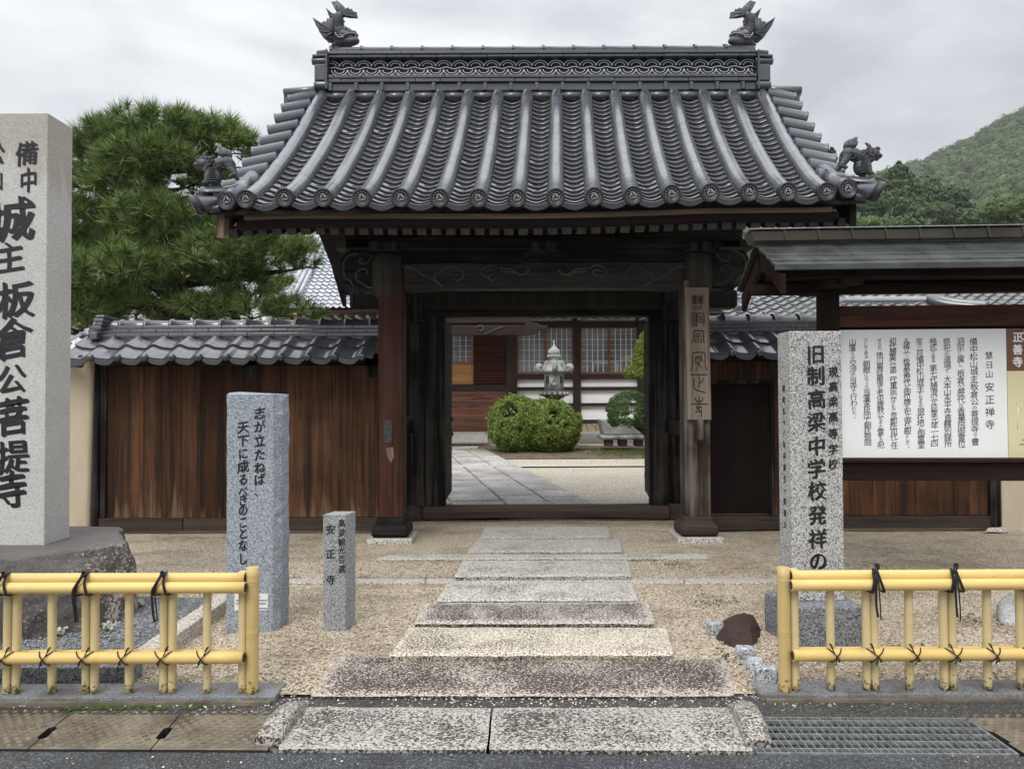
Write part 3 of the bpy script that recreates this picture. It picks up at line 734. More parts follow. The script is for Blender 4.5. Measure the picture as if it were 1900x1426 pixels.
# kerb ledges carrying the fences
def ledge(x0, x1, name):
    m = MB(); m.box(x0, x1, 3.64, 3.82, -.1, .048)
    return kind(m.build(name, GR_KERB, bevel=.006))
ledge(-6, -1.155, 'kerb'); ledge(1.20, 6, 'kerb')
m = MB(); m.box(-6, -1.17, 3.615, 3.638, -.1, .030); m.box(1.22, 6, 3.615, 3.638, -.1, .030); kind(m.build('kerb_footing', COVER))
pts = []
for cx, w in ((-1.93, .16), (-1.72, .05), (-1.55, .05), (-2.1, .06), (2.9, .05)):
    for k in range(int(w * 900)): pts.append((cx + random.gauss(0, w * .5), 3.600 + random.gauss(0, .010), .012))
pebbles('moss_patch', pts, MOSS, .006, .014)
pts = []
for (u, v, w, d, n) in ((1255, 1048, .16, .05, 160), (1320, 1116, .16, .07, 90), (460, 1122, .22, .06, 110), (1800, 1150, .2, .08, 120), (1385, 1172, .08, .07, 60), (1345, 1215, .05, .05, 50), (1700, 1205, .1, .05, 50)):
    g = gp(u, v, GZ)
    for k in range(n): pts.append((g.x + random.gauss(0, w * .55), g.y + random.gauss(0, d * 1.5), GZ + .006))
pebbles('ground_moss', pts, MOSS, .003, .0075)

# fallen leaves and bits of bark blown over the gravel
m = MB()
for k in range(150):
    x, y = ru(-2.6, 3.4), 3.8 + 4.2 * R() ** 1.3; c = V((x, y, GZ + .013)); a = ru(0, 6.3); l, w = ru(.008, .020), ru(.004, .009); d = V((cos(a), sin(a), ru(-.1, .3))); e = V((-sin(a), cos(a), ru(-.3, .3)))
    m.add([c - d * l, c - e * w, c + d * l, c + e * w], [(0, 1, 2, 3)])
kind(m.build('leaf_litter', m_simple('dry_brown_leaves', (.045, .026, .014), (.16, .09, .04), 9, .8, isl=.8)), 'stuff')
# ------------------------------------------------------------------ the temple gate
gate = thing('temple_gate', 'dark timber temple gate with a steep ridged tile roof, doors standing open', 'gate', (.33, 8.2, 0))
YF, YM = 7.60, 8.95       # front posts, main pillars
PROF = [(6.55, 3.262), (6.63, 3.30), (6.96, 3.49), (7.31, 3.735), (7.71, 4.03), (8.24, 4.46), (8.64, 4.82), (9.2, 5.30)]
YR = 9.22                 # ridge line depth
_pp = subdiv([V((0, y, z)) for y, z in PROF], 8)
_len = [0.0]
for a, b in zip(_pp, _pp[1:]): _len.append(_len[-1] + (b - a).length)
SL = _len[-1]
def prof(s):              # s 0 (eave) .. 1 (ridge) -> (Y, z, tangent)
    d = max(0., min(1., s)) * SL
    for i in range(len(_len) - 1):
        if d <= _len[i + 1] + 1e-9:
            t = (d - _len[i]) / (_len[i + 1] - _len[i]); p = _pp[i].lerp(_pp[i + 1], t); g = (_pp[i + 1] - _pp[i]).normalized()
            return p.y, p.z, g
    return _pp[-1].y, _pp[-1].z, (_pp[-1] - _pp[-2]).normalized()
VD = [(421, 372.5), (463, 368), (535, 365), (690, 365.5), (962, 366), (1035, 365), (1170, 361.5), (1312, 356), (1455, 354.5), (1527, 354.5), (1572, 351)]
NR = 16
RXE = [at(463.5 + i * 70.9, 365, 6.63).x for i in range(NR)]
RXT = [at(601 + i * 53.93, 170, 9.2).x for i in range(NR)]
RU = [463.5 + i * 70.9 for i in range(NR)]
def sori(u): return at(u, interp(u, VD), 6.60).z - 3.287     # rise of the eave at this place along it
def rowpt(i, s, flip=False):     # i may be fractional; centre line of a tile row
    y, z, g = prof(s)
    xe = RXE[0] + (RXE[-1] - RXE[0]) * i / (NR - 1); xt = RXT[0] + (RXT[-1] - RXT[0]) * i / (NR - 1)
    q = (y - 6.63) / (9.2 - 6.63)
    x = xe + (xt - xe) * q; z += sori(463.5 + i * 70.9) * (1 - min(1, max(0, q))) ** 2
    if flip: y = 2 * YR - y; x = x + 2 * (RXT[0] - RXE[0]) * (1 - q) * .0; g = V((0, -g.y, g.z))
    return V((x, y, z)), g
roof = MB()
def pan_field(m, i0, i1, flip=False, steps=25):
    """overlapping concave pan tiles between two cover rows"""
    NX = 6
    for k in range(steps):
        s0 = .006 + (k) / steps * .985; s1 = .006 + (k + 1.25) / steps * .985
        for pss in (0,):
            rowsv = []
            for s, lift in ((s0, .028), (s0 + .001, .004), (s0 + .0022, .032), (s1, .000)):
                line = []
                for j in range(NX + 1):
                    t = j / NX; fr = i0 + (i1 - i0) * t
                    p, g = rowpt(fr, s, flip); n = V((1, 0, 0)).cross(g).normalized()
                    if n.z < 0: n = -n
                    dip = -.040 * sin(pi * t) - .03
                    line.append(p + n * (dip + lift))
                rowsv.append(line)
            if rowsv:
                A = rowsv
                # underside lip, front face, rounded lip, top
                order = [A[1], A[0], A[2], A[3]]
                vs = [p for l in order for p in l]; W = NX + 1
                fs = []
                for r in range(3):
                    for j in range(NX): fs.append((r * W + j, r * W + j + 1, (r + 1) * W + j + 1, (r + 1) * W + j))
                m.add(vs, fs, True)
for i in range(NR - 1): pan_field(roof, i + .18, i + .82)
for i in range(-1, NR): pan_field(roof, i + .18, i + .82, True, 10)
roof_o = roof.build('roof', TILE_PAN, gate)
sol = roof_o.modifiers.new('edge', 'EDGE_SPLIT'); sol.split_angle = radians(35)

def row_mesh(i, flip=False, r=.081, nseg=11):
    m = MB(); N = 9; k = 0
    for q in range(nseg):
        s0, s1 = q / nseg, (q + 1) / nseg; sub = 4; rs = []
        for a in range(sub + 1):
            s = s0 + (s1 - s0) * a / sub + (0 if a else .0012)
            p, g = rowpt(i, s, flip); n = V((1, 0, 0)).cross(g).normalized()
            if n.z < 0: n = -n
            rr = r
            rs.append([p + V((1, 0, 0)) * (-rr * cos(pi * j / N)) + n * (rr * sin(pi * j / N) * 1.0 - .012) for j in range(N + 1)])
        vs = [p for l in rs for p in l]; W = N + 1; fs = []
        for b in range(sub):
            for j in range(N): fs.append((b * W + j, b * W + j + 1, (b + 1) * W + j + 1, (b + 1) * W + j))
        m.add(vs, fs, True)
    return m
def tomoe_disc(m, c, fw, r=.084, right=V((1, 0, 0))):
    """round end tile: rim, beads and three commas; fw is the direction it faces"""
    fw = fw.normalized(); up = fw.cross(right).normalized()
    if up.z < 0: up = -up
    right = up.cross(fw).normalized()
    if right.x < 0: right = -right
    def P(x, y, z): return c + right * x + up * y + fw * z
    n = 28
    prof_ = [(r, -.06), (r, .010), (r * .97, .014), (r * .80, .014), (r * .77, .006), (0.001, .006)]
    m.rings([[P(a * cos(2 * pi * k / n), a * sin(2 * pi * k / n), z) for k in range(n)] for a, z in prof_], True, True, True)
    m.cur = 1
    for k in range(14):
        a = 2 * pi * k / 14; m.ball(P(.64 * r * cos(a), .64 * r * sin(a), .007), .0062, 3)
    for k in range(3):
        a0 = 2 * pi * k / 3; path = []; rad = []
        for t in range(7):
            a = a0 + t * .42; q = r * (.17 + .045 * t); path.append(P(q * cos(a), q * sin(a), .008)); rad.append(.0115 - .0014 * t)
        m.tube(path, rad, 5)
    m.cur = 0
for i in range(NR):
    m = row_mesh(i)
    m.build('cover_tile_row', TILE, roof_o)
    p, g = rowpt(i, 0.0); d = MB()
    tomoe_disc(d, p + V((0, -.015, .0)), V((0, -1, -.10)))
    d.build('eave_disc', (TILE_DISC, DISC_RELIEF), roof_o)
for i in range(NR): row_mesh(i, True, .081, 5).build('cover_tile_row', TILE, roof_o)
# hanging eave faces between the discs
m = MB()
for i in range(NR - 1):
    rs = []
    for j in range(9):
        t = j / 8; p, g = rowpt(i + .15 + .70 * t, 0.0)
        dip = -.036 * sin(pi * t) - .022
        q = p + V((0, -.012, dip)); rs.append([q, q + V((0, -.004, -.006)), q + V((0, .004, -.048 - .006 * sin(pi * t))), q + V((0, .03, -.048))])
    m.rings(rs, False, False, False)
m.build('eave_face_tile', TILE_DARK, roof_o)
# roof deck below the tiles, plus the eave boards
def under(i, s, drop, flip=False):
    p, g = rowpt(i, s, flip); return p + V((0, 0, -drop))
for flip in (False, True):
    m = MB(); ns = 14
    for a, b in ((.105, .135),):
        top = []; bot = []
        for k in range(ns + 1):
            s = .03 + .97 * k / ns; l = under(-1.12, s, a, flip); r_ = under(NR + .12, s, a, flip)
            top.append((l, r_)); bot.append((l + V((0, 0, -.035)), r_ + V((0, 0, -.035))))
        rs = [[top[k][0], top[k][1], bot[k][1], bot[k][0]] for k in range(ns + 1)]
        m.rings(rs, True, True, False)
    m.build('roof_deck', WOOD_X, gate)
def eave_strip(name, mat, v0, v1, Y, thick, u0=430, u1=1562, sub=24):
    m = MB(); rs = []
    for k in range(sub + 1):
        u = u0 + (u1 - u0) * k / sub; dv = (interp(u, VD) - 362.5) * 1.0
        a, b = at(u, v0 + dv, Y), at(u, v1 + dv, Y)
        rs.append([a, b, b + V((0, thick, 0)), a + V((0, thick, 0))])
    m.rings(rs, True, True, False); return m.build(name, mat, gate, bevel=.004)
eave_strip('eave_tile_batten', EAVE_DARK, 378, 391, 6.66, .18)
eave_strip('eave_board', EAVE_PALE, 391, 401, 6.70, .16, 452, 1545)
eave_strip('eave_fascia', EAVE_DARK, 402, 415, 6.74, .14, 438, 1556)
# rafters: 43 squared ends
NRA = 43
for k in range(NRA):
    u = 432 + k * 26.95; dv = (interp(u, VD) - 362.5)
    e = at(u, 424 + dv, 6.86); sk = (e.x - .216) * .06 * 0
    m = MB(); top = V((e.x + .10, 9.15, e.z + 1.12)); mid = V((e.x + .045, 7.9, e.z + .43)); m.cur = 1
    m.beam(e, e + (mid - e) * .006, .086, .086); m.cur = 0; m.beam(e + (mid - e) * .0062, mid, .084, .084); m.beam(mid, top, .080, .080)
    m.build('rafter', (RAFTER_SHADE, RAFTER), gate)
m = MB(); q = []
for (Y, dz) in ((6.95, .08), (7.9, .50), (9.2, 1.19)):
    a, b = at(425, 424, 6.86), at(1570, 415, 6.86)
    q.append([V((a.x, Y, a.z + dz)), V((b.x, Y, b.z + dz)), V((b.x, Y, b.z + dz + .03)), V((a.x, Y, a.z + dz + .03))])
m.rings(q, True, True, False); m.build('soffit_boards', WOOD_Y, gate)
# rear rafters as one soffit
m = MB(); q = []
for (Y, dz) in ((9.25, 1.02), (10.6, .42), (11.6, .05)):
    a, b = at(425, 424, 6.86), at(1570, 415, 6.86)
    q.append([V((a.x, Y, a.z + dz)), V((b.x, Y, b.z + dz)), V((b.x, Y, b.z + dz + .04)), V((a.x, Y, a.z + dz + .04))])
m.rings(q, True, True, False); m.build('rear_soffit', WOOD_Y, gate)
for flip in (False, True):
    for side, i in ((-1, -.78), (1, NR - .22)):
        m = MB(); rs = []
        for k in range(13):
            s = .055 + .93 * k / 12; p, g = rowpt(i, s, flip); h = .24 - .05 * sin(pi * k / 12)
            rs.append([p + V((0, 0, -.13)), p + V((side * .06, 0, -.13)), p + V((side * .06, 0, -.13 - h)), p + V((0, 0, -.13 - h))])
        m.rings(rs, True, True, False)
        m.build('bargeboard', WEATHER if side < 0 and not flip else WOOD_Y, gate, bevel=.005)
# verge tiles: short round tiles across each gable edge
for side, i in ((-1, 0), (1, NR - 1)):
    for k in range(9):
        s = .185 + .098 * k
        p, g = rowpt(i, s); n = V((1, 0, 0)).cross(g).normalized()
        if n.z < 0: n = -n
        r = .082
        a = p + V((side * .06, 0, -.012)) + n * .012; b = p + V((side * .40, 0, -.085)) + n * .012
        m = MB(); m.tube([a, a.lerp(b, .93), a.lerp(b, .94), b], [r, r, r + .006, r + .009], 14)
        m.build('verge_tile', TILE, roof_o)
        p2, g2 = rowpt(i, s + .049)
        if k < 8:
            m = MB(); c0 = p2 + V((side * .03, 0, -.075)); c1 = p2 + V((side * .33, 0, -.12))
            m.beam(c0, c1, .13, .025, n); m.build('verge_pan', TILE_DARK, roof_o)
    for k in range(8):     # same along the rear slope
        p, g = rowpt(i, .12 + .11 * k, True)
        a = p + V((side * .06, 0, .0)); b = p + V((side * .40, 0, -.075)); m = MB(); m.tube([a, b], .08, 10); m.build('verge_tile', TILE, roof_o)
# corner tiles at the eave ends
for side, u, i in ((-1, 421.6, 0), (1, 1572, NR - 1)):
    c = at(u, interp(u, VD), 6.60); p, g = rowpt(i + side * .42, .22)
    m = MB(); e2 = p + V((side * .02, 0, .0)); m.tube([c, c.lerp(e2, .5) + V((0, 0, -.015)), e2], .080, 14); m.build('corner_cover_tile', TILE, roof_o)
    d = MB(); tomoe_disc(d, c + V((0, -.012, 0)), V((side * .06, -1, -.08)), .088); d.build('eave_disc', (TILE_DISC, DISC_RELIEF), roof_o)
    # flaring horn tile pointing out from the corner, and the dark pan face under it
    h0 = at(u - side * -4 + side * 8, 366 + (4 if side < 0 else -14), 6.80); h1 = at(u + side * 40, 366 + (6 if side < 0 else -12), 6.66); h2 = at(u + side * 74, 377 - (0 if side < 0 else 22), 6.56)
    m = MB(); fn = V((side * .80, -.30, -.50)).normalized(); p0 = V((side * .92, -.22, -.05)).normalized(); rs = []; hs = at(u + side * 6, 372 + (4 if side < 0 else -18), 6.74); he = at(u + side * 60, 378 + (4 if side < 0 else -21), 6.58)
    for k in range(9):
        t = k / 8; nn = p0.lerp(fn, t ** 2).normalized(); a_ = nn.cross(V((0, 0, 1))).normalized(); b_ = a_.cross(nn); rr = .058 + .034 * t ** 2; c_ = hs.lerp(he, t)
        rs.append([c_ + a_ * (rr * cos(2 * pi * q / 18)) + b_ * (rr * 1.12 * sin(2 * pi * q / 18)) for q in range(18)])
    m.rings(rs, True, True, True); m.build('horn_tile', TILE, roof_o)
    d = MB(); tomoe_disc(d, he + fn * .004, fn, .088); d.build('horn_disc', (TILE_DISC, DISC_RELIEF), roof_o)
    m = MB(); a = at(u + side * 14, interp(u, VD) + 12, 6.62); b = at(u + side * 46, interp(u, VD) + 11, 6.64)
    q = []
    for k in range(7):
        t = k / 6; c_ = a.lerp(b, t) + V((0, 0, -.018 * sin(pi * t))); q.append([c_ + V((0, 0, .03)), c_ + V((0, -.01, .0)), c_ + V((0, 0, -.035)), c_ + V((0, .12, -.02)), c_ + V((0, .12, .03))])
    m.rings(q, True, True, True); m.build('corner_pan_face', TILE_DARK, roof_o)
    # saddle tile carrying the lion
    s0 = at(u + side * -42, 330 + (10 if side < 0 else -10), 7.02); s1 = at(u - side * 4, 352 + (2 if side < 0 else -18), 6.80); s2 = at(u + side * 45, 353 - (0 if side < 0 else 16), 6.72)
    m = MB(); q = []
    for k, t in enumerate([0, .2, .4, .6, .8, 1]):
        c_ = s0.lerp(s1, t * 2) if t < .5 else s1.lerp(s2, t * 2 - 1); w = .09 + .02 * sin(pi * t)
        q.append([c_ + V((0, w, -.05)), c_ + V((0, w * .6, .018)), c_ + V((0, 0, .03)), c_ + V((0, -w * .6, .018)), c_ + V((0, -w - .01, -.035)), c_ + V((0, -w - .01, -.052)), c_ + V((0, 0, -.01))])
    m.rings(q, True, True, True); m.build('saddle_tile', TILE, roof_o)
    m = MB(); m.tube([s2 + V((-side * .06, .03, -.02)), s2 + V((side * .035, .03, -.025))], .045, 12); m.build('small_round_tile', TILE, roof_o)

# ------------------------------------------------------------------ ridge
YRF = 9.08       # front face of the ridge stack
ridge = MB()
def rz(v, Y=YRF, u=1006): return at(u, v, Y).z
rx0, rx1 = at(610, 120, YRF).x, at(1403, 120, YRF).x
z0, z1, z2, z3, z4 = rz(167), rz(152.6), rz(139.5), rz(106.6), rz(96)
zcap = at(1006, 88.5, YRF + .15).z - .072
# base panels with divider caps
def courses(m, zlo, zhi, yo, seg, off=0., gap=.004, x0=rx0, x1=rx1):
    n = int((x1 - x0) / seg) + 2
    for k in range(-1, n):
        a, b = max(x0, x0 + (k + off) * seg + gap / 2), min(x1, x0 + (k + 1 + off) * seg - gap / 2)
        if b - a > .02: m.box(a, b, YRF - yo + ru(0, .004), YRF + .30 + yo, zlo + .002, zhi - .002)
courses(ridge, z0, z1, -.012, .32, 0, .012)
for k in range(18):
    x = rx0 + .02 + k * .317
    if x < rx1: ridge.box(x - .022, x + .022, YRF - .018, YRF + .05, z0 - .004, z1 - .006)
courses(ridge, z1, (z1 + z2) / 2 + .004, .022, .305, .5); courses(ridge, (z1 + z2) / 2 + .004, z2 + .004, .030, .34, .2)
za = z3 + (z4 - z3) * .5
courses(ridge, z3, za, .020, .31, .3); courses(ridge, za, z4, .034, .33, .7)
ridge.box(rx0, rx1, YRF + .125, YRF + .215, z2 - .01, z3 + .005)
ridge_o = ridge.build('ridge', TILE, gate, bevel=.006)
m = MB(); n = 14; seg = (rx1 - rx0) / n    # round cap tiles with raised collars
for k in range(n):
    a, b = rx0 + k * seg, rx0 + (k + 1) * seg; q = []
    for x, r in ((a, .098), (a + .03, .098), (a + .034, .082), (b, .080)):
        q.append([V((x, YRF + .15 - r * 1.5 * cos(pi * j / 8), zcap + r * .85 * sin(pi * j / 8))) for j in range(9)])
    m.rings(q, False, False, True)
m.box(rx0, rx1, YRF + .02, YRF + .28, z4 - .004, zcap + .006); m.build('cap_tile_row', TILE, ridge_o)
m = MB(); m.box(rx0, rx1, YRF + .11, YRF + .12, z2 + .004, z3 - .002); m.build('lattice_recess_shade', PIT_SHADE, ridge_o)  # thin near-black sheet painting the shade behind the open lattice
# open wave lattice: two rows of arches meeting two rows of troughs
m = MB(); hh = (z3 - z2); per = (rx1 - rx0) / 26.5; rad = per * .50
def arcx(cx, cz, r, a0, a1, N=10, fl=1.0): return [V((cx + r * cos(a0 + (a1 - a0) * k / N), YRF + .055, cz + fl * r * sin(a0 + (a1 - a0) * k / N))) for k in range(N + 1)]
zc = z2 + hh * .56
for k in range(28):
    cx = rx0 + (k + .1) * per
    for (cz, sgn) in ((zc + hh * .07, 1), (zc - hh * .13, -1)):
        for r in (rad * .98, rad * .60):
            pth = [p for p in arcx(cx + (0 if sgn > 0 else per * .5), cz, r, 0, sgn * pi, 10, .72) if rx0 < p.x < rx1]
            if len(pth) > 2: m.tube(pth, .0062 if r > rad * .7 else .0055, 5)
m.tube([V((rx0 + (rx1 - rx0) * k / 160, YRF + .055, zc - hh * .03 + .012 * sin(2 * pi * k / 160 * 26.5))) for k in range(161)], .0055, 5)
m.build('wave_lattice', LATTICE, ridge_o)
# ridge end pieces
for side, u0, u1 in ((-1, 610, 580), (1, 1403, 1429)):
    xo, xi = at(u1, 120, YRF).x, at(u0, 120, YRF).x
    def B(m, ua, ub, va, vb, y0, y1):
        a, b = at(ua, va, YRF), at(ub, vb, YRF); m.box(min(a.x, b.x), max(a.x, b.x), YRF + y0, YRF + y1, min(a.z, b.z), max(a.z, b.z))
    m = MB(); s_ = side
    B(m, u0 - s_ * -1, u0 + s_ * 5, 94, 168, -.05, .38)
    B(m, u0 + s_ * 5, u0 + s_ * 26, 120, 150, -.02, .34)
    pz = lambda v: at(u0, v, YRF).z
    for (v, ln, r) in ((112, 32, .046), (158, 27, .062)):
        m.tube([V((xi, YRF + .03, pz(v))), V((at(u0 + s_ * ln, v, YRF).x, YRF + .03, pz(v)))], r, 12); m.tube([V((xi, YRF + .30, pz(v))), V((at(u0 + s_ * ln, v, YRF).x, YRF + .30, pz(v)))], r, 12)
    for (va, vb, ln) in ((101, 106, 30), (94, 100, 22)):
        a, b = at(u0 + s_ * 5, va, YRF), at(u0 + s_ * ln, vb, YRF)
        m.hexa([V((a.x, YRF - .03, b.z)), V((b.x, YRF - .03, b.z - .012)), V((b.x, YRF + .36, b.z - .012)), V((a.x, YRF + .36, b.z)),
                V((a.x, YRF - .03, a.z)), V((b.x, YRF - .03, a.z - .012)), V((b.x, YRF + .36, a.z - .012)), V((a.x, YRF + .36, a.z))])
    m.build('ridge_end_tile', TILE, ridge_o, bevel=.008)
    # flat drip tiles stepping out below it
    m = MB()
    a, b = at(u0 + s_ * 4, 166, 9.15), at(u0 + s_ * 82, 174 + (0 if s_ < 0 else -4), 9.15)
    m.tube([a, b], [.05, .062], 12); m.box(min(a.x, b.x), max(a.x, b.x) - .02, 9.12, 9.30, b.z - .13, b.z - .02)
    m.build('ridge_side_tile', TILE, ridge_o)

# half-round closing tiles under the ridge, between the cover rows
m = MB()
for i in range(NR - 1):
    p, g = rowpt(i + .5, .965); n = V((1, 0, 0)).cross(g).normalized()
    if n.z < 0: n = -n
    a, _ = rowpt(i + .16, .965); b, _ = rowpt(i + .84, .965)
    m.tube([a + n * -.015, b + n * -.015], .062, 10)
m.build('closing_tile_row', TILE_DARK, ridge_o)

# ------------------------------------------------------------------ fish finials on the ridge and lions on the eave corners
def fish(side, ucx, label):
    PX = 9.2 / F / 12.96          # metres per enlarged pixel of the study crop
    base = at(ucx, 84, 9.22)
    root_lbl = label
    def P(x, y, d=0.0): return base + V(((x - 900) * PX * -side, d, (1085 - y) * PX * 1.0))
    body = sculpt('fish_ornament', [
        ('c', [P(860, 1010), P(1060, 1000), P(1240, 990)], [90 * PX, 120 * PX, 110 * PX]),
        ('b', P(1290, 985), 115 * PX, (1, .9, .8)), ('b', P(1120, 800), 130 * PX, (1, 1, .9)), ('b', P(1250, 790), 80 * PX, (1.1, 1, .75)), ('b', P(1330, 850), 50 * PX),
        ('c', [P(1080, 860), P(960, 860), P(860, 800), P(830, 660), P(850, 520), P(885, 420), P(930, 330)], [160 * PX, 190 * PX, 185 * PX, 170 * PX, 140 * PX, 112 * PX, 80 * PX]),
        ('c', [P(760, 1075), P(1180, 1085)], [50 * PX, 50 * PX]),
        ('b', P(1045, 640), 28 * PX), ('b', P(1000, 575), 34 * PX), ('b', P(1015, 505), 34 * PX), ('b', P(990, 450), 26 * PX),
        ('c', [P(1020, 690), P(1010, 620)], [35 * PX, 6 * PX]), ('c', [P(1080, 680), P(1085, 615)], [35 * PX, 6 * PX]), ('c', [P(1130, 690), P(1150, 645)], [30 * PX, 6 * PX]),
    ], .009, ORNAMENT, gate, 1, .003, 90, label)
    def fin(name, root, tips, ry, th=.022, d0=0., bulge=.03):
        m = MB()
        n = len(tips); out = [V(t) for t in tips]
        for sgn in (1, -1):
            vs = [V(root) + V((0, d0 - sgn * th, 0))]; fs = []
            for k, t in enumerate(out):
                mid = V(root).lerp(t, .55)
                vs += [mid + V((0, d0 - sgn * (th * .8 + (.006 if k % 2 else -.004)) , 0)), t + V((0, d0 - sgn * .006, 0))]
            for k in range(n - 1):
                a, b = 1 + 2 * k, 3 + 2 * k
                fs += [(0, a, b), (a, a + 1, b + 1, b)]
            m.add(vs, fs)
        for k, t in enumerate(out):
            for sgn in (1, -1):
                m.tube([V(root) + V((0, d0 - sgn * th, 0)), V(root).lerp(t, .55) + V((0, d0 - sgn * th * .85, 0)), t + V((0, d0 - sgn * .004, 0))], [.011, .012, .004], 5)
        edge = out
        m.add([p + V((0, d0 - .006, 0)) for p in edge] + [p + V((0, d0 + .006, 0)) for p in edge], [(k, k + 1, k + 1 + n, k + n) for k in range(n - 1)])
        return m.build(name, ORNAMENT, body)
    fin('tail_fin', P(915, 340), [P(720, 30), P(770, 20), P(850, -10), P(935, 60), P(1010, 130), P(1060, 190), P(1130, 170), P(1170, 215), P(1220, 205), P(1250, 265), P(1335, 285), P(1362, 425)], 0)
    # the tail's two outer lobes curl like blades
    m = MB(); m.tube(subdiv([P(920, 330), P(900, 190), P(850, 90), P(715, 25)], 4), [.030, .034, .034, .033, .033, .032, .03, .028, .024, .02, .014, .009, .004], 6)
    m.tube(subdiv([P(960, 370), P(1060, 330), P(1220, 320), P(1362, 430)], 4), [.028, .03, .03, .03, .03, .029, .028, .026, .022, .018, .013, .009, .004], 6); m.build('tail_blade', ORNAMENT, body)
    for d0 in (-.075, .075):
        fin('pectoral_fin', P(790, 860), [P(620, 960), P(480, 830), P(380, 680), P(300, 490), P(400, 570), P(450, 605), P(520, 610), P(570, 575), P(625, 585), P(640, 510), P(710, 500), P(770, 490)], 0, .018, d0)
    fin('dorsal_fin', P(820, 440), [P(690, 470), P(640, 330), P(585, 180), P(690, 280), P(760, 310), P(860, 290)], 0, .016)
    m = MB()
    for d0 in (-1, 1):
        m.ball(P(1095, 725, d0 * .062), 40 * PX, 6)
    m.build('eye', DISC_RELIEF, body)
    m = MB(); ctr = subdiv([P(1000, 900), P(880, 800), P(835, 660), P(852, 520), P(888, 420), P(925, 345)], 5); rad_ = [190, 185, 170, 140, 112, 80]
    for k in range(3, len(ctr) - 1):
        d_ = (ctr[min(k + 1, len(ctr) - 1)] - ctr[k - 1]).normalized(); sd = d_.cross(V((0, 1, 0))); t_ = k / (len(ctr) - 1) * 5; j = min(int(t_), 4); r_ = (rad_[j] + (rad_[j + 1] - rad_[j]) * (t_ - j)) * PX * 1.0
        pth = [ctr[k] + sd * (r_ * cos(a)) + V((0, -r_ * sin(a), 0)) + d_ * (.010 * (q % 2)) for q, a in enumerate([pi * z / 12 for z in range(1, 12)])]
        m.tube(pth, .0075, 4)
    m.build('scale_ridges', ORNAMENT, body)
    m = MB(); m.tube(subdiv([P(940, 900, -.085), P(1010, 930, -.085), P(1130, 880, -.082), P(1250, 850, -.07), P(1340, 860, -.04)], 3), .008, 5)
    m.tube(subdiv([P(850, 870, -.092), P(880, 930, -.095), P(950, 985, -.092), P(1060, 960, -.09)], 3), .010, 5); m.build('lip', DISC_RELIEF, body)
    return body
fish(-1, 629, 'fish finial with curled tail at the left ridge end, mouth nearly shut')
fish(1, 1389, 'fish finial with curled tail at the right ridge end, staring eye')

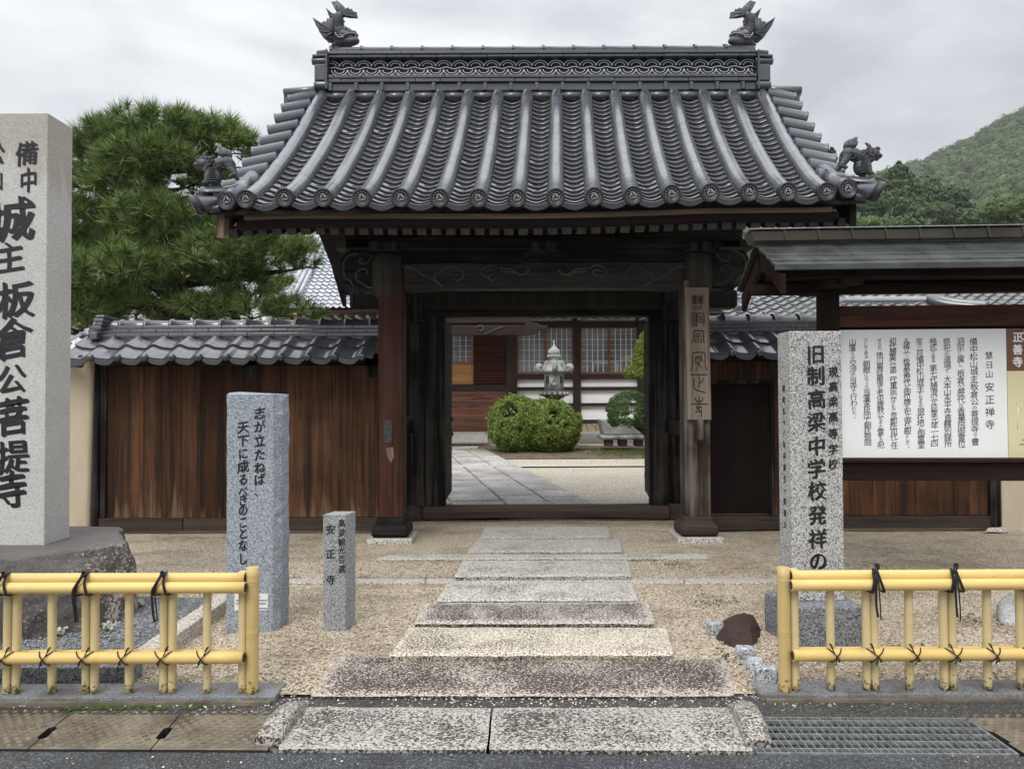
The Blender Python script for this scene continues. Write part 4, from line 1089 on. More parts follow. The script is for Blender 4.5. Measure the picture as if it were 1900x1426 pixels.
def lion(side, ubase, vbase, label, open_mouth):
    PX = 6.72 / F / 9.507
    base = at(ubase, vbase, 6.76)
    def P(x, y, d=0.0): return base + V((x * PX * side * -1 * -1, d, y * PX))
    s = 1
    # study crop coordinates: x towards the way it faces (outwards), y up from the saddle tile
    B = [('b', P(20, 150), 150 * PX, (1, .8, 1.1)), ('b', P(10, 300), 135 * PX, (1, .85, 1)), ('c', [P(60, 330), P(140, 370), P(215, 385)], [125 * PX, 115 * PX, 95 * PX]),
         ('b', P(232, 395), 105 * PX, (1, .95, 1)), ('c', [P(240, 370), P(330, 350)], [80 * PX, 52 * PX]), ('c', [P(230, 330), P(290, 300)], [70 * PX, 42 * PX]), ('b', P(345, 380), 30 * PX),
         ('b', P(285, 455), 42 * PX, (1.2, 1.3, .7)),
         ('c', [P(-20, 330), P(-150, 390), P(-240, 385)], [120 * PX, 115 * PX, 105 * PX]), ('c', [P(-250, 380, -.03), P(-300, 260, -.04), P(-370, 170, -.045)], [105 * PX, 70 * PX, 42 * PX]),
         ('c', [P(-250, 380, .03), P(-300, 250, .05), P(-350, 150, .06)], [95 * PX, 60 * PX, 40 * PX]), ('c', [P(-370, 160, -.045), P(-310, 120, -.05)], [42 * PX, 36 * PX]),
         ('c', [P(60, 200, -.05), P(90, 90, -.06), P(100, 20, -.06)], [75 * PX, 55 * PX, 48 * PX]), ('b', P(125, 10, -.06), 48 * PX, (1.3, 1, .7)),
         ('c', [P(60, 200, .05), P(90, 90, .06), P(100, 20, .06)], [75 * PX, 55 * PX, 48 * PX]),
         ('c', [P(-200, 430), P(-210, 520), P(-150, 600), P(-60, 690)], [70 * PX, 95 * PX, 75 * PX, 12 * PX]), ('c', [P(-190, 520), P(-110, 560), P(-50, 610)], [60 * PX, 60 * PX, 14 * PX]), ('c', [P(-200, 500), P(-260, 560), P(-240, 620)], [50 * PX, 40 * PX, 14 * PX])]
    for k in range(16):
        a = ru(0, 2 * pi); B.append(('b', P(110 + 85 * cos(a), 340 + 110 * sin(a), ru(-.055, .055)), ru(32, 44) * PX))
    if not open_mouth:
        B += [('c', [P(160, 480, -.02), P(140, 560, -.03), P(100, 590, -.03)], [34 * PX, 22 * PX, 8 * PX]), ('c', [P(220, 470, .02), P(215, 560, .02), P(180, 600, .02)], [34 * PX, 22 * PX, 8 * PX])]
    else:
        B += [('c', [P(160, 470, -.02), P(120, 540, -.02), P(60, 580, -.02)], [40 * PX, 30 * PX, 8 * PX]), ('c', [P(200, 470, .03), P(160, 530, .04)], [40 * PX, 10 * PX])]
    o = sculpt('lion_ornament', B, .0055, ORNAMENT, gate, 1, .004, 75, label)
    m = MB()
    for d in (-.035, .035): m.ball(P(300, 432, d), 15 * PX, 5)
    for d in (-.015, .0, .015): m.ball(P(350, 325, d), 10 * PX, 3)
    m.build('eye', DISC_RELIEF, o)
    m = MB()
    for k in range(17):
        c = P(70 + ru(-90, 110), 340 + ru(-110, 110), -.066 - ru(0, .010)); r = ru(26, 40) * PX
        m.tube([c + V((r * (1 - t * .09) * cos(t * .8), -.002 * t, r * (1 - t * .09) * sin(t * .8))) for t in range(10)], .0055, 4)
    for k in range(7):      # ribbed chest, flame strands of the tail, brow and lip folds
        yy = 30 + k * 38; m.tube(subdiv([P(-60 + k * 4, yy, -.058), P(40, yy - 10, -.085), P(120 - abs(k - 3) * 8, yy, -.060)], 4), .0058, 4)
    for k in range(7):
        x0 = -270 + k * 18; m.tube(subdiv([P(x0, 440 + k * 6, -.030), P(x0 - 6 + k * 4, 520, -.048), P(x0 + 30 + k * 6, 600, -.030), P(-150 + k * 16, 640 + k * 9, -.010)], 4), [.0065] * 9 + [.005, .004, .003, .002], 4)
    for d in (-.030, .030): m.tube(subdiv([P(235, 470, d), P(280, 480, d * 1.3), P(320, 450, d)], 3), .009, 5)
    m.tube(subdiv([P(220, 360, -.045), P(280, 340, -.048), P(330, 352, -.040), P(372, 345, -.02)], 3), .006, 5)
    m.tube(subdiv([P(-240, 330, -.055), P(-180, 400, -.062), P(-150, 300, -.058), P(-220, 270, -.055)], 3), .006, 4)
    m.build('mane_curl', ORNAMENT, o)
lion(-1, 399, 343, 'crouching lion with raised tail on the left eave corner', False)
lion(1, 1597, 326, 'crouching lion with open mouth on the right eave corner', True)
# ------------------------------------------------------------------ gate posts, beams, doors
def vbox(m, u0, u1, v0, v1, Y, depth):   # front face set by pixels at depth Y
    a, b = at(u0, v1, Y), at(u1, v0, Y); m.box(a.x, b.x, Y, Y + depth, a.z, b.z); return m
postc = {}
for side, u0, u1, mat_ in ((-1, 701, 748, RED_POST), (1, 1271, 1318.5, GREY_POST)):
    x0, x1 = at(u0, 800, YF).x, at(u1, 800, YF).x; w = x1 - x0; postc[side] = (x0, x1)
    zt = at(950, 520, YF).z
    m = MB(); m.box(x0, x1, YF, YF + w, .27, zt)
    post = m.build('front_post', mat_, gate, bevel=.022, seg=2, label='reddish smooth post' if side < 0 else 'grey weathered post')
    # moulded wooden plinth shoe
    cx, cy = (x0 + x1) / 2, YF + w / 2
    def sq(h, z, cx=cx, cy=cy): return [V((cx - h, cy - h, z)), V((cx + h, cy - h, z)), V((cx + h, cy + h, z)), V((cx - h, cy + h, z))]
    m = MB(); h = w / 2
    m.rings([sq(h + .015, .285), sq(h + .018, .235), sq(h + .05, .19), sq(h + .058, .165), sq(h + .058, .115), sq(h + .035, .085)], True, True, False)
    m.build('plinth', SILL if side > 0 else WOOD_X, post, bevel=.012)
    m = MB(); m.box(cx - h - .10, cx + h + .10, cy - h - .09, cy + h + .12, -.02, .086); m.build('footing_stone', SLAB_M['pale'], post, bevel=.015)
    if side < 0:   # dark iron patch and a bare chip in the timber
        m = MB(); vbox(m, 713, 727, 779, 822, YF - .006, .02); m.build('iron_strap', IRON, post, bevel=.004)
        m = MB(); P = [at(u, v, YF - .003) for u, v in ((716, 831), (729, 829), (731, 845), (726, 858), (720, 850))]
        m.add(P, [(0, 1, 2, 3, 4)]); m.build('bare_chip', WEATHER, post)
    else:
        m = MB(); vbox(m, 1291, 1306, 778, 817, YF - .11, .13); m.build('tie_nose', GREY_POST, post, bevel=.012)
    # capped knob: beam nose facing out above the post
    m = MB(); a = at(u0 - 14 if side < 0 else u0 - 3, 500, YF).x; b = at(u1 - 3 if side < 0 else u1 + 7, 500, YF).x
    zc = [at(950, v, YF).z for v in (545, 535, 482, 470, 464)]
    hw = (b - a) / 2; cx2 = (a + b) / 2
    def oct_(h, z, f=.45, dy=0): return [V((cx2 + x * h, YF + .13 + y * (h + dy), z)) for x, y in ((-1, -f), (-f, -1), (f, -1), (1, -f), (1, f), (f, 1), (-f, 1), (-1, f))]
    m.rings([oct_(hw * .86, zc[0] - .01), oct_(hw, zc[1] + .06), oct_(hw, zc[2] - .02), oct_(hw * .86, zc[3]), oct_(hw * .45, zc[4] + .004)], True, True, False)
    m.build('post_cap', CAPW, gate, bevel=.02, seg=3)
# elephant-nose bracket ends outside the posts
NOSE = [(0, -.02), (-.06, .05), (-.02, .10), (-.06, .16), (-.14, .165), (-.20, .195), (-.25, .185), (-.33, .165), (-.385, .10), (-.395, .02), (-.375, -.06), (-.345, -.12), (-.355, -.155), (-.315, -.175), (-.29, -.215), (-.25, -.225), (-.235, -.25), (-.20, -.265), (-.16, -.235), (-.12, -.25), (-.05, -.245), (0, -.24)]
for side, u, v in ((-1, 700, 497), (1, 1320, 492)):
    c = at(u, v, YF + .08); m = MB()
    ol = [(x * (-side) * -1 if False else x * (1 if side < 0 else -1), z) for x, z in NOSE]
    if side > 0: ol = ol[::-1]
    m.prism(ol, .15, Matrix.Translation(c)); o = m.build('beam_nose', WOOD_X, gate, bevel=.008)
    m = MB()
    def NP(x, z): return c + V((x * (1 if side < 0 else -1), -.004, z))
    for pth in ([(-.05, .13), (-.10, .06), (-.16, .045), (-.19, .075), (-.165, .10), (-.15, .08)], [(-.03, -.20), (-.10, -.20), (-.15, -.16), (-.21, -.13), (-.215, -.05), (-.16, -.01), (-.10, -.03), (-.11, -.06)],
                [(-.24, -.20), (-.28, -.13), (-.33, -.10), (-.35, .02), (-.33, .09), (-.27, .14), (-.20, .15)]):
        m.tube(subdiv([NP(x, z) for x, z in pth], 4), .010, 5)
    m.build('scroll_carving', RAFTER, o)
    m = MB(); a = at(u + side * 72, 466, 7.75); b = at(u + side * 12, 448, 7.75); m.box(min(a.x, b.x), max(a.x, b.x), 7.62, 7.86, a.z, b.z); m.build('bracket_block', RAFTER, gate, bevel=.01)
# carved rainbow beam
xa, xb = postc[-1][1] + .0, postc[1][0]
m = MB(); N = 24; rs = []
for k in range(N + 1):
    t = k / N; x = xa + (xb - xa) * t
    z1_ = at(950, 487, YF).z; z0_ = at(950, 538, YF).z + .02 * min(1, sin(pi * t) * 2.2)
    rs.append([V((x, YF + .03, z0_)), V((x, YF + .03, z1_)), V((x, YF + .22, z1_)), V((x, YF + .22, z0_))])
m.rings(rs, True, True, False); cb = m.build('carved_beam', CARVEW, gate, bevel=.008)
m = MB()
def BP(u, v): return at(u, v, YF + .026)
SW = [[(745, 494), (765, 497), (785, 510), (805, 520), (822, 531)], [(806, 520), (808, 508), (820, 503), (830, 495), (845, 494), (852, 501), (860, 506), (858, 516), (848, 520), (842, 516)],
      [(928, 498), (950, 500), (962, 508), (975, 508), (981, 500)], [(928, 503), (950, 505), (965, 511)], [(925, 500), (915, 492), (900, 495), (892, 505), (900, 512), (914, 510), (918, 503), (908, 501), (900, 505)], [(905, 515), (915, 520), (922, 514)]]
for s_ in SW:
    for mir in (0, 1):
        pts = [BP(2018 - u if mir else u, v) for u, v in s_]
        m.tube(subdiv(pts, 4), .0105, 5)
m.build('scroll_carving', RAFTER, cb)
# beam underside light strip, upper purlins, bracket blocks and a frog-leg strut
m = MB(); vbox(m, 640, 1375, 438, 462, YF + .02, .2); m.build('purlin', WOOD_X, gate, bevel=.01)
m = MB(); vbox(m, 700, 1320, 462, 486, YF + .10, .10); m.build('upper_boarding', WOOD_X, gate)
for u in (712, 1010, 1300):
    m = MB(); vbox(m, u - 28, u + 28, 446, 464, YF - .03, .3); m.build('bearing_block', WOOD, gate, bevel=.012)
m = MB(); c = at(1010, 486, YF + .05)
ol = [(-.42, 0), (-.30, .03), (-.22, .09), (-.12, .15), (.12, .15), (.22, .09), (.30, .03), (.42, 0), (.26, 0), (.12, .07), (-.12, .07), (-.26, 0)]
m.prism(ol[::-1], .10, Matrix.Translation(c)); m.build('frog_leg_strut', WOOD_X, gate, bevel=.006)
# main pillars at the door line with their turned shoes
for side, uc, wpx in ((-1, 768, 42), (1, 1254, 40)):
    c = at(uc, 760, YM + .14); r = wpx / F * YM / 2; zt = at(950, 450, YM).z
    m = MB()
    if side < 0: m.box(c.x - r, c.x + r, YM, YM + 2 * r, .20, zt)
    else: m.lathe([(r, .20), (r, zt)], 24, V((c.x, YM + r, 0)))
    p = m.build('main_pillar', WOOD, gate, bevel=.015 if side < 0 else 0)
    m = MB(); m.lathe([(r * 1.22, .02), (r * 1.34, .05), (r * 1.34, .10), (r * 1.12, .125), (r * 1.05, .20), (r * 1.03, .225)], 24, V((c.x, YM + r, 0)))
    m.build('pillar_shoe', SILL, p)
    if side < 0:
        m = MB(); vbox(m, 752, 765, 771, 807, YM - .008, .02); m.build('iron_strap', IRON, p, bevel=.004)
# door jambs and open leaves
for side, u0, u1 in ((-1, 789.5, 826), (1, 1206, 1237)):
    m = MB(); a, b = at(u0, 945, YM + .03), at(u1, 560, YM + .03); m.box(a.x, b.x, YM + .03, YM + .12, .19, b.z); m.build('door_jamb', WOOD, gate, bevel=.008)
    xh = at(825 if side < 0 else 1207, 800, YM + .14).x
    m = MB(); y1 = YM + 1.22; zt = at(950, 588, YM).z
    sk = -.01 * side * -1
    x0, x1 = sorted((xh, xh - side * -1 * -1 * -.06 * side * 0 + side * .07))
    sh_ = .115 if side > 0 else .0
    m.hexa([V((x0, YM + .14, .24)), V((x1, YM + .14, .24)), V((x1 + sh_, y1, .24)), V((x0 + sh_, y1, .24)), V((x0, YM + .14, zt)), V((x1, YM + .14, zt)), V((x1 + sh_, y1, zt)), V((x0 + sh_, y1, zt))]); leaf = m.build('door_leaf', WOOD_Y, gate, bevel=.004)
    m = MB()
    for zz in (.42, .95, 1.5, 2.0):
        xx = x1 if side < 0 else x0
        m.hexa([V((xx + a + b, y, z)) for z in (zz, zz + .07) for a, b, y in ((-.006, 0, YM + .16), (.006, 0, YM + .16), (.006, sh_ * .95, y1 - .05), (-.006, sh_ * .95, y1 - .05))])
    m.build('ledge', WOOD_Y, leaf)
    m = MB(); xx = x1 if side < 0 else x0
    for zz in (1.02, 1.22): m.ball(V((xx + sh_ * .9, y1 - .12, zz)), .035, 5)
    m.build('stud', IRON, leaf)
# kabuki lintel, second lintel, sill
m = MB()
a, b = at(648, 581, YM), at(1369, 541, YM); m.box(a.x, b.x, YM - .03, YM + .25, at(950, 573, YM).z, at(950, 538, YM).z)
m.build('lintel', CAPW, gate, bevel=.05, seg=3)
m = MB(); a, b = at(752, 587.5, YM), at(1262, 568, YM); m.box(a.x, b.x, YM + .02, YM + .20, a.z, b.z - .02); m.build('inner_lintel', WOOD_X, gate, bevel=.008)
for u, v in ((768, 545), (1254, 543)):
    m = MB(); vbox(m, u - 20, u + 20, v - 2, v + 48, YM - .20, .17); m.build('lintel_tenon', WOOD, gate, bevel=.01)
m = MB(); vbox(m, 640, 1378, 425, 462, YM + .02, .22); m.build('main_purlin', WOOD_X, gate)
m = MB(); vbox(m, 745, 1275, 462, 540, YM + .10, .05); m.build('gable_boarding', WOOD_X, gate)
m = MB(); rs = []; N = 20; xa, xb = at(786, 960, YM).x, at(1240, 960, YM).x
for k in range(N + 1):
    t = k / N; x = xa + (xb - xa) * t; arch = .022 * sin(pi * t); zt = .205
    rs.append([V((x, YM - .05, .055 + arch)), V((x, YM - .065, .13 + arch)), V((x, YM - .03, zt + arch * .3)), V((x, YM + .13, zt + arch * .3)), V((x, YM + .13, .05 + arch))])
m.rings(rs, True, True, False); m.build('threshold', SILL, gate, bevel=.006)
# side ties from the posts back to the pillars, rear posts
for side, u in ((-1, 722), (1, 1297)):
    x = (postc[side][0] + postc[side][1]) / 2
    for v, h in ((555, .2), (800, .15)):
        zc_ = at(950, v, YF).z; m = MB(); m.box(x - .05, x + .05, YF + .1, YM + .1, zc_ - h / 2, zc_ + h / 2); m.build('side_tie', WOOD_Y, gate, bevel=.006)
    m = MB(); m.box(x + side * .20 - .12, x + side * .20 + .12, 10.35, 10.59, .03, 3.4); m.build('rear_post', WOOD, gate, bevel=.015)
    m = MB(); m.box(x - .12, x + .12, YF + .25, 10.4, at(950, 470, YF).z, at(950, 440, YF).z); m.build('side_purlin', WOOD_Y, gate)

# name plank hung on the right post, carved seal script
YN = YF - .045
nb = thing('name_plank', 'pale weathered wooden name plank with black seal script, hung on the right gate post', 'name plank', at(1297, 780, YN))
m = MB(); P = [at(1271.5, 533, YN), at(1315, 533, YN), at(1320, 778.5, YN), at(1276.5, 778.5, YN)]
q = [V((p.x, YN, p.z)) for p in P]; f = [3, 2, 1, 0]
m.hexa([q[3], q[2], q[2] + V((0, .042, 0)), q[3] + V((0, .042, 0)), q[0], q[1], q[1] + V((0, .042, 0)), q[0] + V((0, .042, 0))])
m.build('plank', NAMEW, nb, bevel=.004)
ST = []
for dx in (0, 56):
    ST += [[(48 + dx, 138), (48 + dx, 228)], [(22 + dx, 152), (74 + dx, 152)], [(28 + dx, 166), (28 + dx, 196), (69 + dx, 196), (69 + dx, 166), (28 + dx, 166)], [(28 + dx, 181), (69 + dx, 181)], [(46 + dx, 198), (24 + dx, 222)], [(50 + dx, 198), (72 + dx, 220)]]
ST += [[(42, 234), (42, 262), (58, 275), (95, 275), (108, 262), (108, 234)], [(60, 252), (92, 252)]]
for x in (18, 38, 58): ST += [[(x, 305), (x + 9, 330), (x, 365), (x + 10, 400), (x + 2, 432)]]
ST += [[(72, 430), (72, 330), (84, 313), (122, 312), (136, 330), (136, 400), (128, 425)], [(88, 342), (120, 342)], [(88, 364), (120, 364), (120, 396), (88, 396), (88, 364)]]
ST += [[(22, 595), (38, 560), (40, 490), (52, 477), (118, 477), (130, 490), (130, 560), (142, 592)], [(80, 462), (80, 477)], [(60, 503), (110, 503)], [(50, 525), (118, 525)], [(82, 525), (82, 590)], [(64, 545), (56, 592)], [(102, 545), (112, 590)]]
ST += [[(10, 862), (28, 800), (30, 700), (45, 681), (130, 681), (147, 700), (148, 800), (163, 852)], [(62, 722), (52, 770), (90, 790), (118, 835)], [(110, 695), (104, 750), (80, 800), (70, 850)], [(52, 742), (80, 718), (112, 742), (122, 765)], [(88, 720), (70, 770)]]
ST += [[(10, 890), (166, 890)], [(88, 892), (92, 960), (84, 1015)], [(40, 925), (42, 990), (55, 1030), (148, 1058)], [(88, 972), (118, 955), (128, 922)]]
ST += [[(90, 1095), (90, 1168)], [(55, 1105), (60, 1135), (90, 1146), (120, 1135), (124, 1105)], [(10, 1168), (172, 1168)], [(62, 1182), (72, 1205), (118, 1190)], [(88, 1180), (70, 1225)], [(55, 1240), (116, 1240)], [(112, 1205), (112, 1290)], [(84, 1215), (96, 1230)]]
m = MB()
for s_ in ST:
    pts = [at(1280 + x / 5.1 - .5, 520 + y / 5.1, YN - .003) for x, y in s_]
    m.tube(subdiv(pts, 4) if len(pts) > 2 and s_[0] != s_[-1] else pts, .0046, 5)
m.build('seal_script', INK, nb)
# ------------------------------------------------------------------ plank walls with tiled copings
def wave_h(t, amp):      # one S-tile period: wide hollow, narrow crown
    t %= 1.0
    return amp * (.62 * cos(2 * pi * (t - .0)) + .20 * cos(4 * pi * t + .5))
def wave_roof(m, O, ax, upv, ncol, per, ncrs, clen, amp=.03, lift=.022, NS=10, phase=0.):
    """rows of S-shaped tiles. O lower left corner, ax unit vector along the eave, upv unit vector up the slope"""
    n = ax.cross(upv).normalized()
    if n.z < 0: n = -n
    for k in range(ncrs):
        d0, d1 = k * clen, (k + 1) * clen + clen * .12
        lines = []
        for d, l in ((d0, lift - .016), (d0 - .002, lift), (d0 + .012, lift + .003), (d1, 0)):
            line = []
            for j in range(int(ncol * NS) + 1):
                t = j / NS + phase
                skewup = .0
                line.append(O + ax * (j / NS * per) + upv * (d + skewup) + n * (wave_h(t, amp) + l))
            lines.append(line)
        vs = [p for l in lines for p in l]; W = len(lines[0]); fs = []
        for r in range(3):
            for j in range(W - 1): fs.append((r * W + j, r * W + j + 1, (r + 1) * W + j + 1, (r + 1) * W + j))
        m.add(vs, fs, True)
def tiled_coping(parent, x0, x1, yf, ze, per=.283, ends=(True, True), slopes=(True, True), knob0=0):
    """two courses of S tiles front and back, eave knobs, noshi ridge"""
    X = V((1, 0, 0)); up = V((0, .62, .36)).normalized(); cl = .255
    ncol = (x1 - x0) / per
    m = MB(); wave_roof(m, V((x0, yf, ze)), X, up, ncol, per, 2, cl, .034, .026)
    yr = yf + 2 * cl * up.y + .10
    wave_roof(m, V((x1, 2 * yr - yf, ze)), -X, V((0, -up.y, up.z)), ncol, per, 2, cl, .034, .026)
    rf = m.build('tile_coping', TILE_WALL, parent); e = rf.modifiers.new('es', 'EDGE_SPLIT'); e.split_angle = radians(40)
    # hanging eave faces and knobs
    m = MB(); kn = MB(); n = int(ncol)
    for k in range(n + 1):
        xk = x0 + k * per
        if xk <= x1 + .01: kn.ball(V((xk + .002, yf - .014, ze + .018)), .043, 7, (1, .75, 1))
        if xk + per <= x1 + .05:
            rs = []
            for j in range(9):
                t = .12 + .76 * j / 8; x = xk + t * per; zz = ze + wave_h(t, .034) + .012
                rs.append([V((x, yf - .006, zz)), V((x, yf - .014, zz - .006)), V((x, yf - .008, zz - .046 - .012 * sin(pi * j / 8))), V((x, yf + .012, zz - .046 - .012 * sin(pi * j / 8)))])
            m.rings(rs, False, False, False)
    m.build('eave_face_tile', TILE_WALL, rf); kn.build('eave_knob_row', TILE_DARK, rf)
    zr = ze + 2 * cl * up.z
    m = MB(); m.box(x0 + .02, x1 - .02, yr - .085, yr + .085, zr - .10, zr + .012); m.build('mortar_bed', MORTAR, rf)
    m = MB()
    for c, (hw, off) in enumerate(((.125, .1), (.115, .6), (.105, .1))):
        seg = .29; k = -1
        while x0 + (k + off) * seg < x1:
            a, b = max(x0 + .01, x0 + (k + off) * seg + .0015), min(x1 - .01, x0 + (k + 1 + off) * seg - .0015)
            if b - a > .01: m.box(a, b, yr - hw - ru(0, .004), yr + hw, zr + .012 + c * .043, zr + .052 + c * .043)
            k += 1
    rd = m.build('ridge_course', TILE_WALL, rf, bevel=.005)
    m = MB(); zt = zr + .012 + 3 * .043; seg = .277; k = 0
    while x0 + .05 + k * seg < x1 - .02:
        a, b = x0 + .05 + k * seg, min(x0 + .05 + (k + 1) * seg, x1); q = []
        for x, r in ((a, .088), (a + .032, .088), (a + .036, .072), (b, .070)):
            q.append([V((x, yr - r * 1.15 * cos(pi * j / 10), zt - .004 + r * sin(pi * j / 10))) for j in range(11)])
        m.rings(q, False, False, True); m.add(q[0], [tuple(range(11))]); k += 1
    m.build('cap_tile_row', TILE_WALL, rd)
    return rf, yr, zr
YW = 8.17
def plank_row(m, x0, x1, z0, z1, y, w=.215, th=.022):
    x = x0
    while x < x1 - .02:
        b = min(x + w * ru(.85, 1.15), x1); m.box(x + .0012, b - .0012, y - ru(0, .004), y + th, z0, z1); x = b
xl0, xl1 = at(192, 800, YW).x, at(706, 800, YW).x
wl = thing('plank_wall', 'long dark red-brown plank wall under a tiled coping, to the left of the gate', 'wall', ((xl0 + xl1) / 2, 8.2, 0))
m = MB(); zs = .205; plank_row(m, xl0, xl1, zs, 1.98, YW, .235); m.build('plank_panel', PLANK, wl, bevel=.003)
m = MB(); xm = at(341, 970, YW).x; m.box(xl0 - .05, xm, YW - .035, YW + .10, .065, zs); m.box(xm + .004, xl1, YW - .028, YW + .10, .065, zs - .004); m.build('sill', SILL, wl, bevel=.008)
m = MB(); m.box(xl0 - .12, xl0 - .03, YW - .05, YW + .06, .07, 1.95); m.build('corner_post', WOOD, wl, bevel=.006)
m = MB(); m.box(xl0 - .02, xl0 + .045, YW - .03, YW + .05, .205, 1.95); m.build('corner_post', WOOD, wl, bevel=.006)
m = MB(); m.box(xl0 - .1, xl1, YW - .02, YW + .12, 1.86, 1.97); m.build('top_rail', WOOD_X, wl)
m = MB(); m.box(xl0, xl1, YW + .03, YW + .20, .03, 2.05); m.build('core', PLASTER, wl)
for u in (462, 690):
    m = MB(); vbox(m, u - 12, u + 14, 655, 700, YW - .02, .1); m.build('hanging_post', WOOD, wl)
XL0 = at(118, 650, 7.76).x
tiled_coping(wl, XL0, xl1 + .02, 7.76, 1.915)
# demon-face end tile and small side pieces of the left coping
m = MB(); c = at(181, 606, 8.18)
for (u0, u1, v0, v1) in ((176, 194, 584, 590), (173, 192, 590, 598), (178, 190, 598, 604), (172, 188, 604, 612), (165, 180, 616, 630)):
    a, b = at(u0, v1, 8.1), at(u1, v0, 8.1); m.box(a.x, b.x, 8.1, 8.42, a.z, b.z)
m.tube([at(148, 622, 8.25), at(172, 621, 8.25)], .04, 10)
m.build('end_tile', TILE_WALL, wl, bevel=.012)
m = MB()
for k, v in enumerate((664, 675)): m.tube([at(128, v, 7.9 + .1 * k), at(150, v + 1, 7.8 + .1 * k)], .038, 10)
m.build('verge_tile', TILE_WALL, wl)
pw = thing('plaster_wall', 'beige plaster wall end beside the tall pale granite monument', 'wall', (at(140, 970, 8.1).x, 8.2, 0))
m = MB(); b0, b1 = at(163, 980, 8.08), at(172, 672, 8.08)
m.hexa([V((-7.5, 8.08, .03)), V((b0.x, 8.08, .03)), V((b0.x, 8.3, .03)), V((-7.5, 8.3, .03)), V((-7.5, 8.08, 1.95)), V((b1.x, 8.08, 1.95)), V((b1.x, 8.3, 1.95)), V((-7.5, 8.3, 1.95))])
m.build('wall_face', PLASTER, pw, bevel=.04, seg=3)
m = MB(); wave_roof(m, V((-7.6, 7.80, 1.95)), V((1, 0, 0)), V((0, .86, .5)), (XL0 + 7.6 - .05) / .283, .283, 2, .255, .034, .026)
m.build('tile_coping', TILE_WALL, pw)
fs_ = rock('foot_stone', [at(u, v, y) for u, v, y in ((158, 990, 8.0), (215, 996, 7.98), (212, 984, 8.02), (190, 983, 8.05), (160, 986, 8.1), (212, 990, 8.2), (160, 995, 8.2))], SLAB_M['dry'], None, .02, .01)
tag(fs_, 'flat tan foot stone under the corner post of the left plank wall', 'stone')

xr0, xr1 = at(1318, 800, YW).x, at(1834, 800, YW).x
wr = thing('plank_wall', 'plank wall with a low dark wicket door, to the right of the gate and behind the notice board', 'wall', ((xr0 + xr1) / 2, 8.2, 0))
xd0, xd1 = at(1322, 850, YW).x, at(1428, 850, YW).x; xf1 = at(1448, 850, YW).x
m = MB(); plank_row(m, xf1 + .02, xr1, .20, 1.98, YW, .24); m.build('plank_panel', PLANK_OR, wr, bevel=.003)
m = MB(); m.box(xr0 - .1, xf1 + .02, YW - .005, YW + .03, at(950, 706, YW).z, 1.98); m.build('door_header', PLANK, wr)
m = MB(); m.box(xd0 - .05, xd1 + .015, YW + .05, YW + .09, .22, at(950, 713, YW).z); d = m.build('wicket_door', DOORW, wr)
m = MB(); m.box(xd0 - .05, xd1, YW + .035, YW + .049, .22, at(950, 938, YW).z); m.build('bottom_rail', DOORW, d, bevel=.004)
m = MB(); m.box(xd1 + .015, xd1 + .05, YW - .02, YW + .1, .2, at(950, 706, YW).z); m.box(xd0 - .05, xd1 + .015, YW - .016, YW + .1, at(950, 713, YW).z, at(950, 706, YW).z); m.build('door_frame', WOOD, wr, bevel=.004)
m = MB(); m.box(xd1 + .055, xf1 + .02, YW - .008, YW + .06, .2, at(950, 706, YW).z); m.build('door_post', PLANK, wr, bevel=.004)
m = MB(); m.box(xr0 - .1, xr1 + .02, YW - .035, YW + .10, .065, .195); m.build('sill', SILL, wr, bevel=.008)
m = MB(); m.box(xr1 - .02, xr1 + .045, YW - .05, YW + .06, .07, 1.95); m.build('corner_post', WOOD, wr, bevel=.006)
m = MB(); m.box(xr1 + .06, xr1 + .11, YW - .02, YW + .06, .07, 1.95); m.build('corner_post', WOOD, wr, bevel=.006)
m = MB(); m.box(xr0 - .1, xr1, YW - .02, YW + .12, 1.88, 1.97); m.build('top_rail', WOOD_X, wr)
m = MB(); m.box(xf1, xr1, YW + .03, YW + .20, .03, 2.05); m.box(xr0 - .1, xf1 - .001, YW + .10, YW + .20, .03, 2.05); m.build('core', PLASTER, wr)
tiled_coping(wr, at(1300, 650, 7.76).x + .045, xr1 + .5, 7.76, 1.945)
pr = thing('plaster_wall', 'beige plaster wall seen under the notice board at the right edge', 'wall', (xr1 + .6, 8.2, 0))
m = MB(); m.box(xr1 + .12, 9, YW - .02, YW + .2, .03, 1.95); m.build('wall_face', PLASTER, pr)
m = MB(); wave_roof(m, V((xr1 + .55, 7.80, 1.95)), V((1, 0, 0)), V((0, .86, .5)), 11, .283, 2, .255, .034, .026); m.build('tile_coping', TILE_WALL, pr)
fs_ = rock('foot_stone', [at(u, v, y) for u, v, y in ((1824, 988, 7.98), (1874, 990, 7.98), (1868, 976, 8.02), (1832, 977, 8.05), (1828, 984, 8.2), (1872, 984, 8.2))], SLAB_M['mid'], None, .02, .01)
tag(fs_, 'rounded brown foot stone under the corner post of the right plank wall', 'stone')

# ------------------------------------------------------------------ inscribed stones
RX, UP = V((1, 0, 0)), V((0, 0, 1))
def vertical_text(m, items, Y, off=.02, slant=.12, wob=.012):
    """items: (character, centre u, centre v, width px, height px)"""
    for ch, u, v, w, h in items:
        put_glyph(m, ch, at(u, v, Y), RX, UP, w / F * Y * 1.04, h / F * Y * 1.02, off, slant, wob)
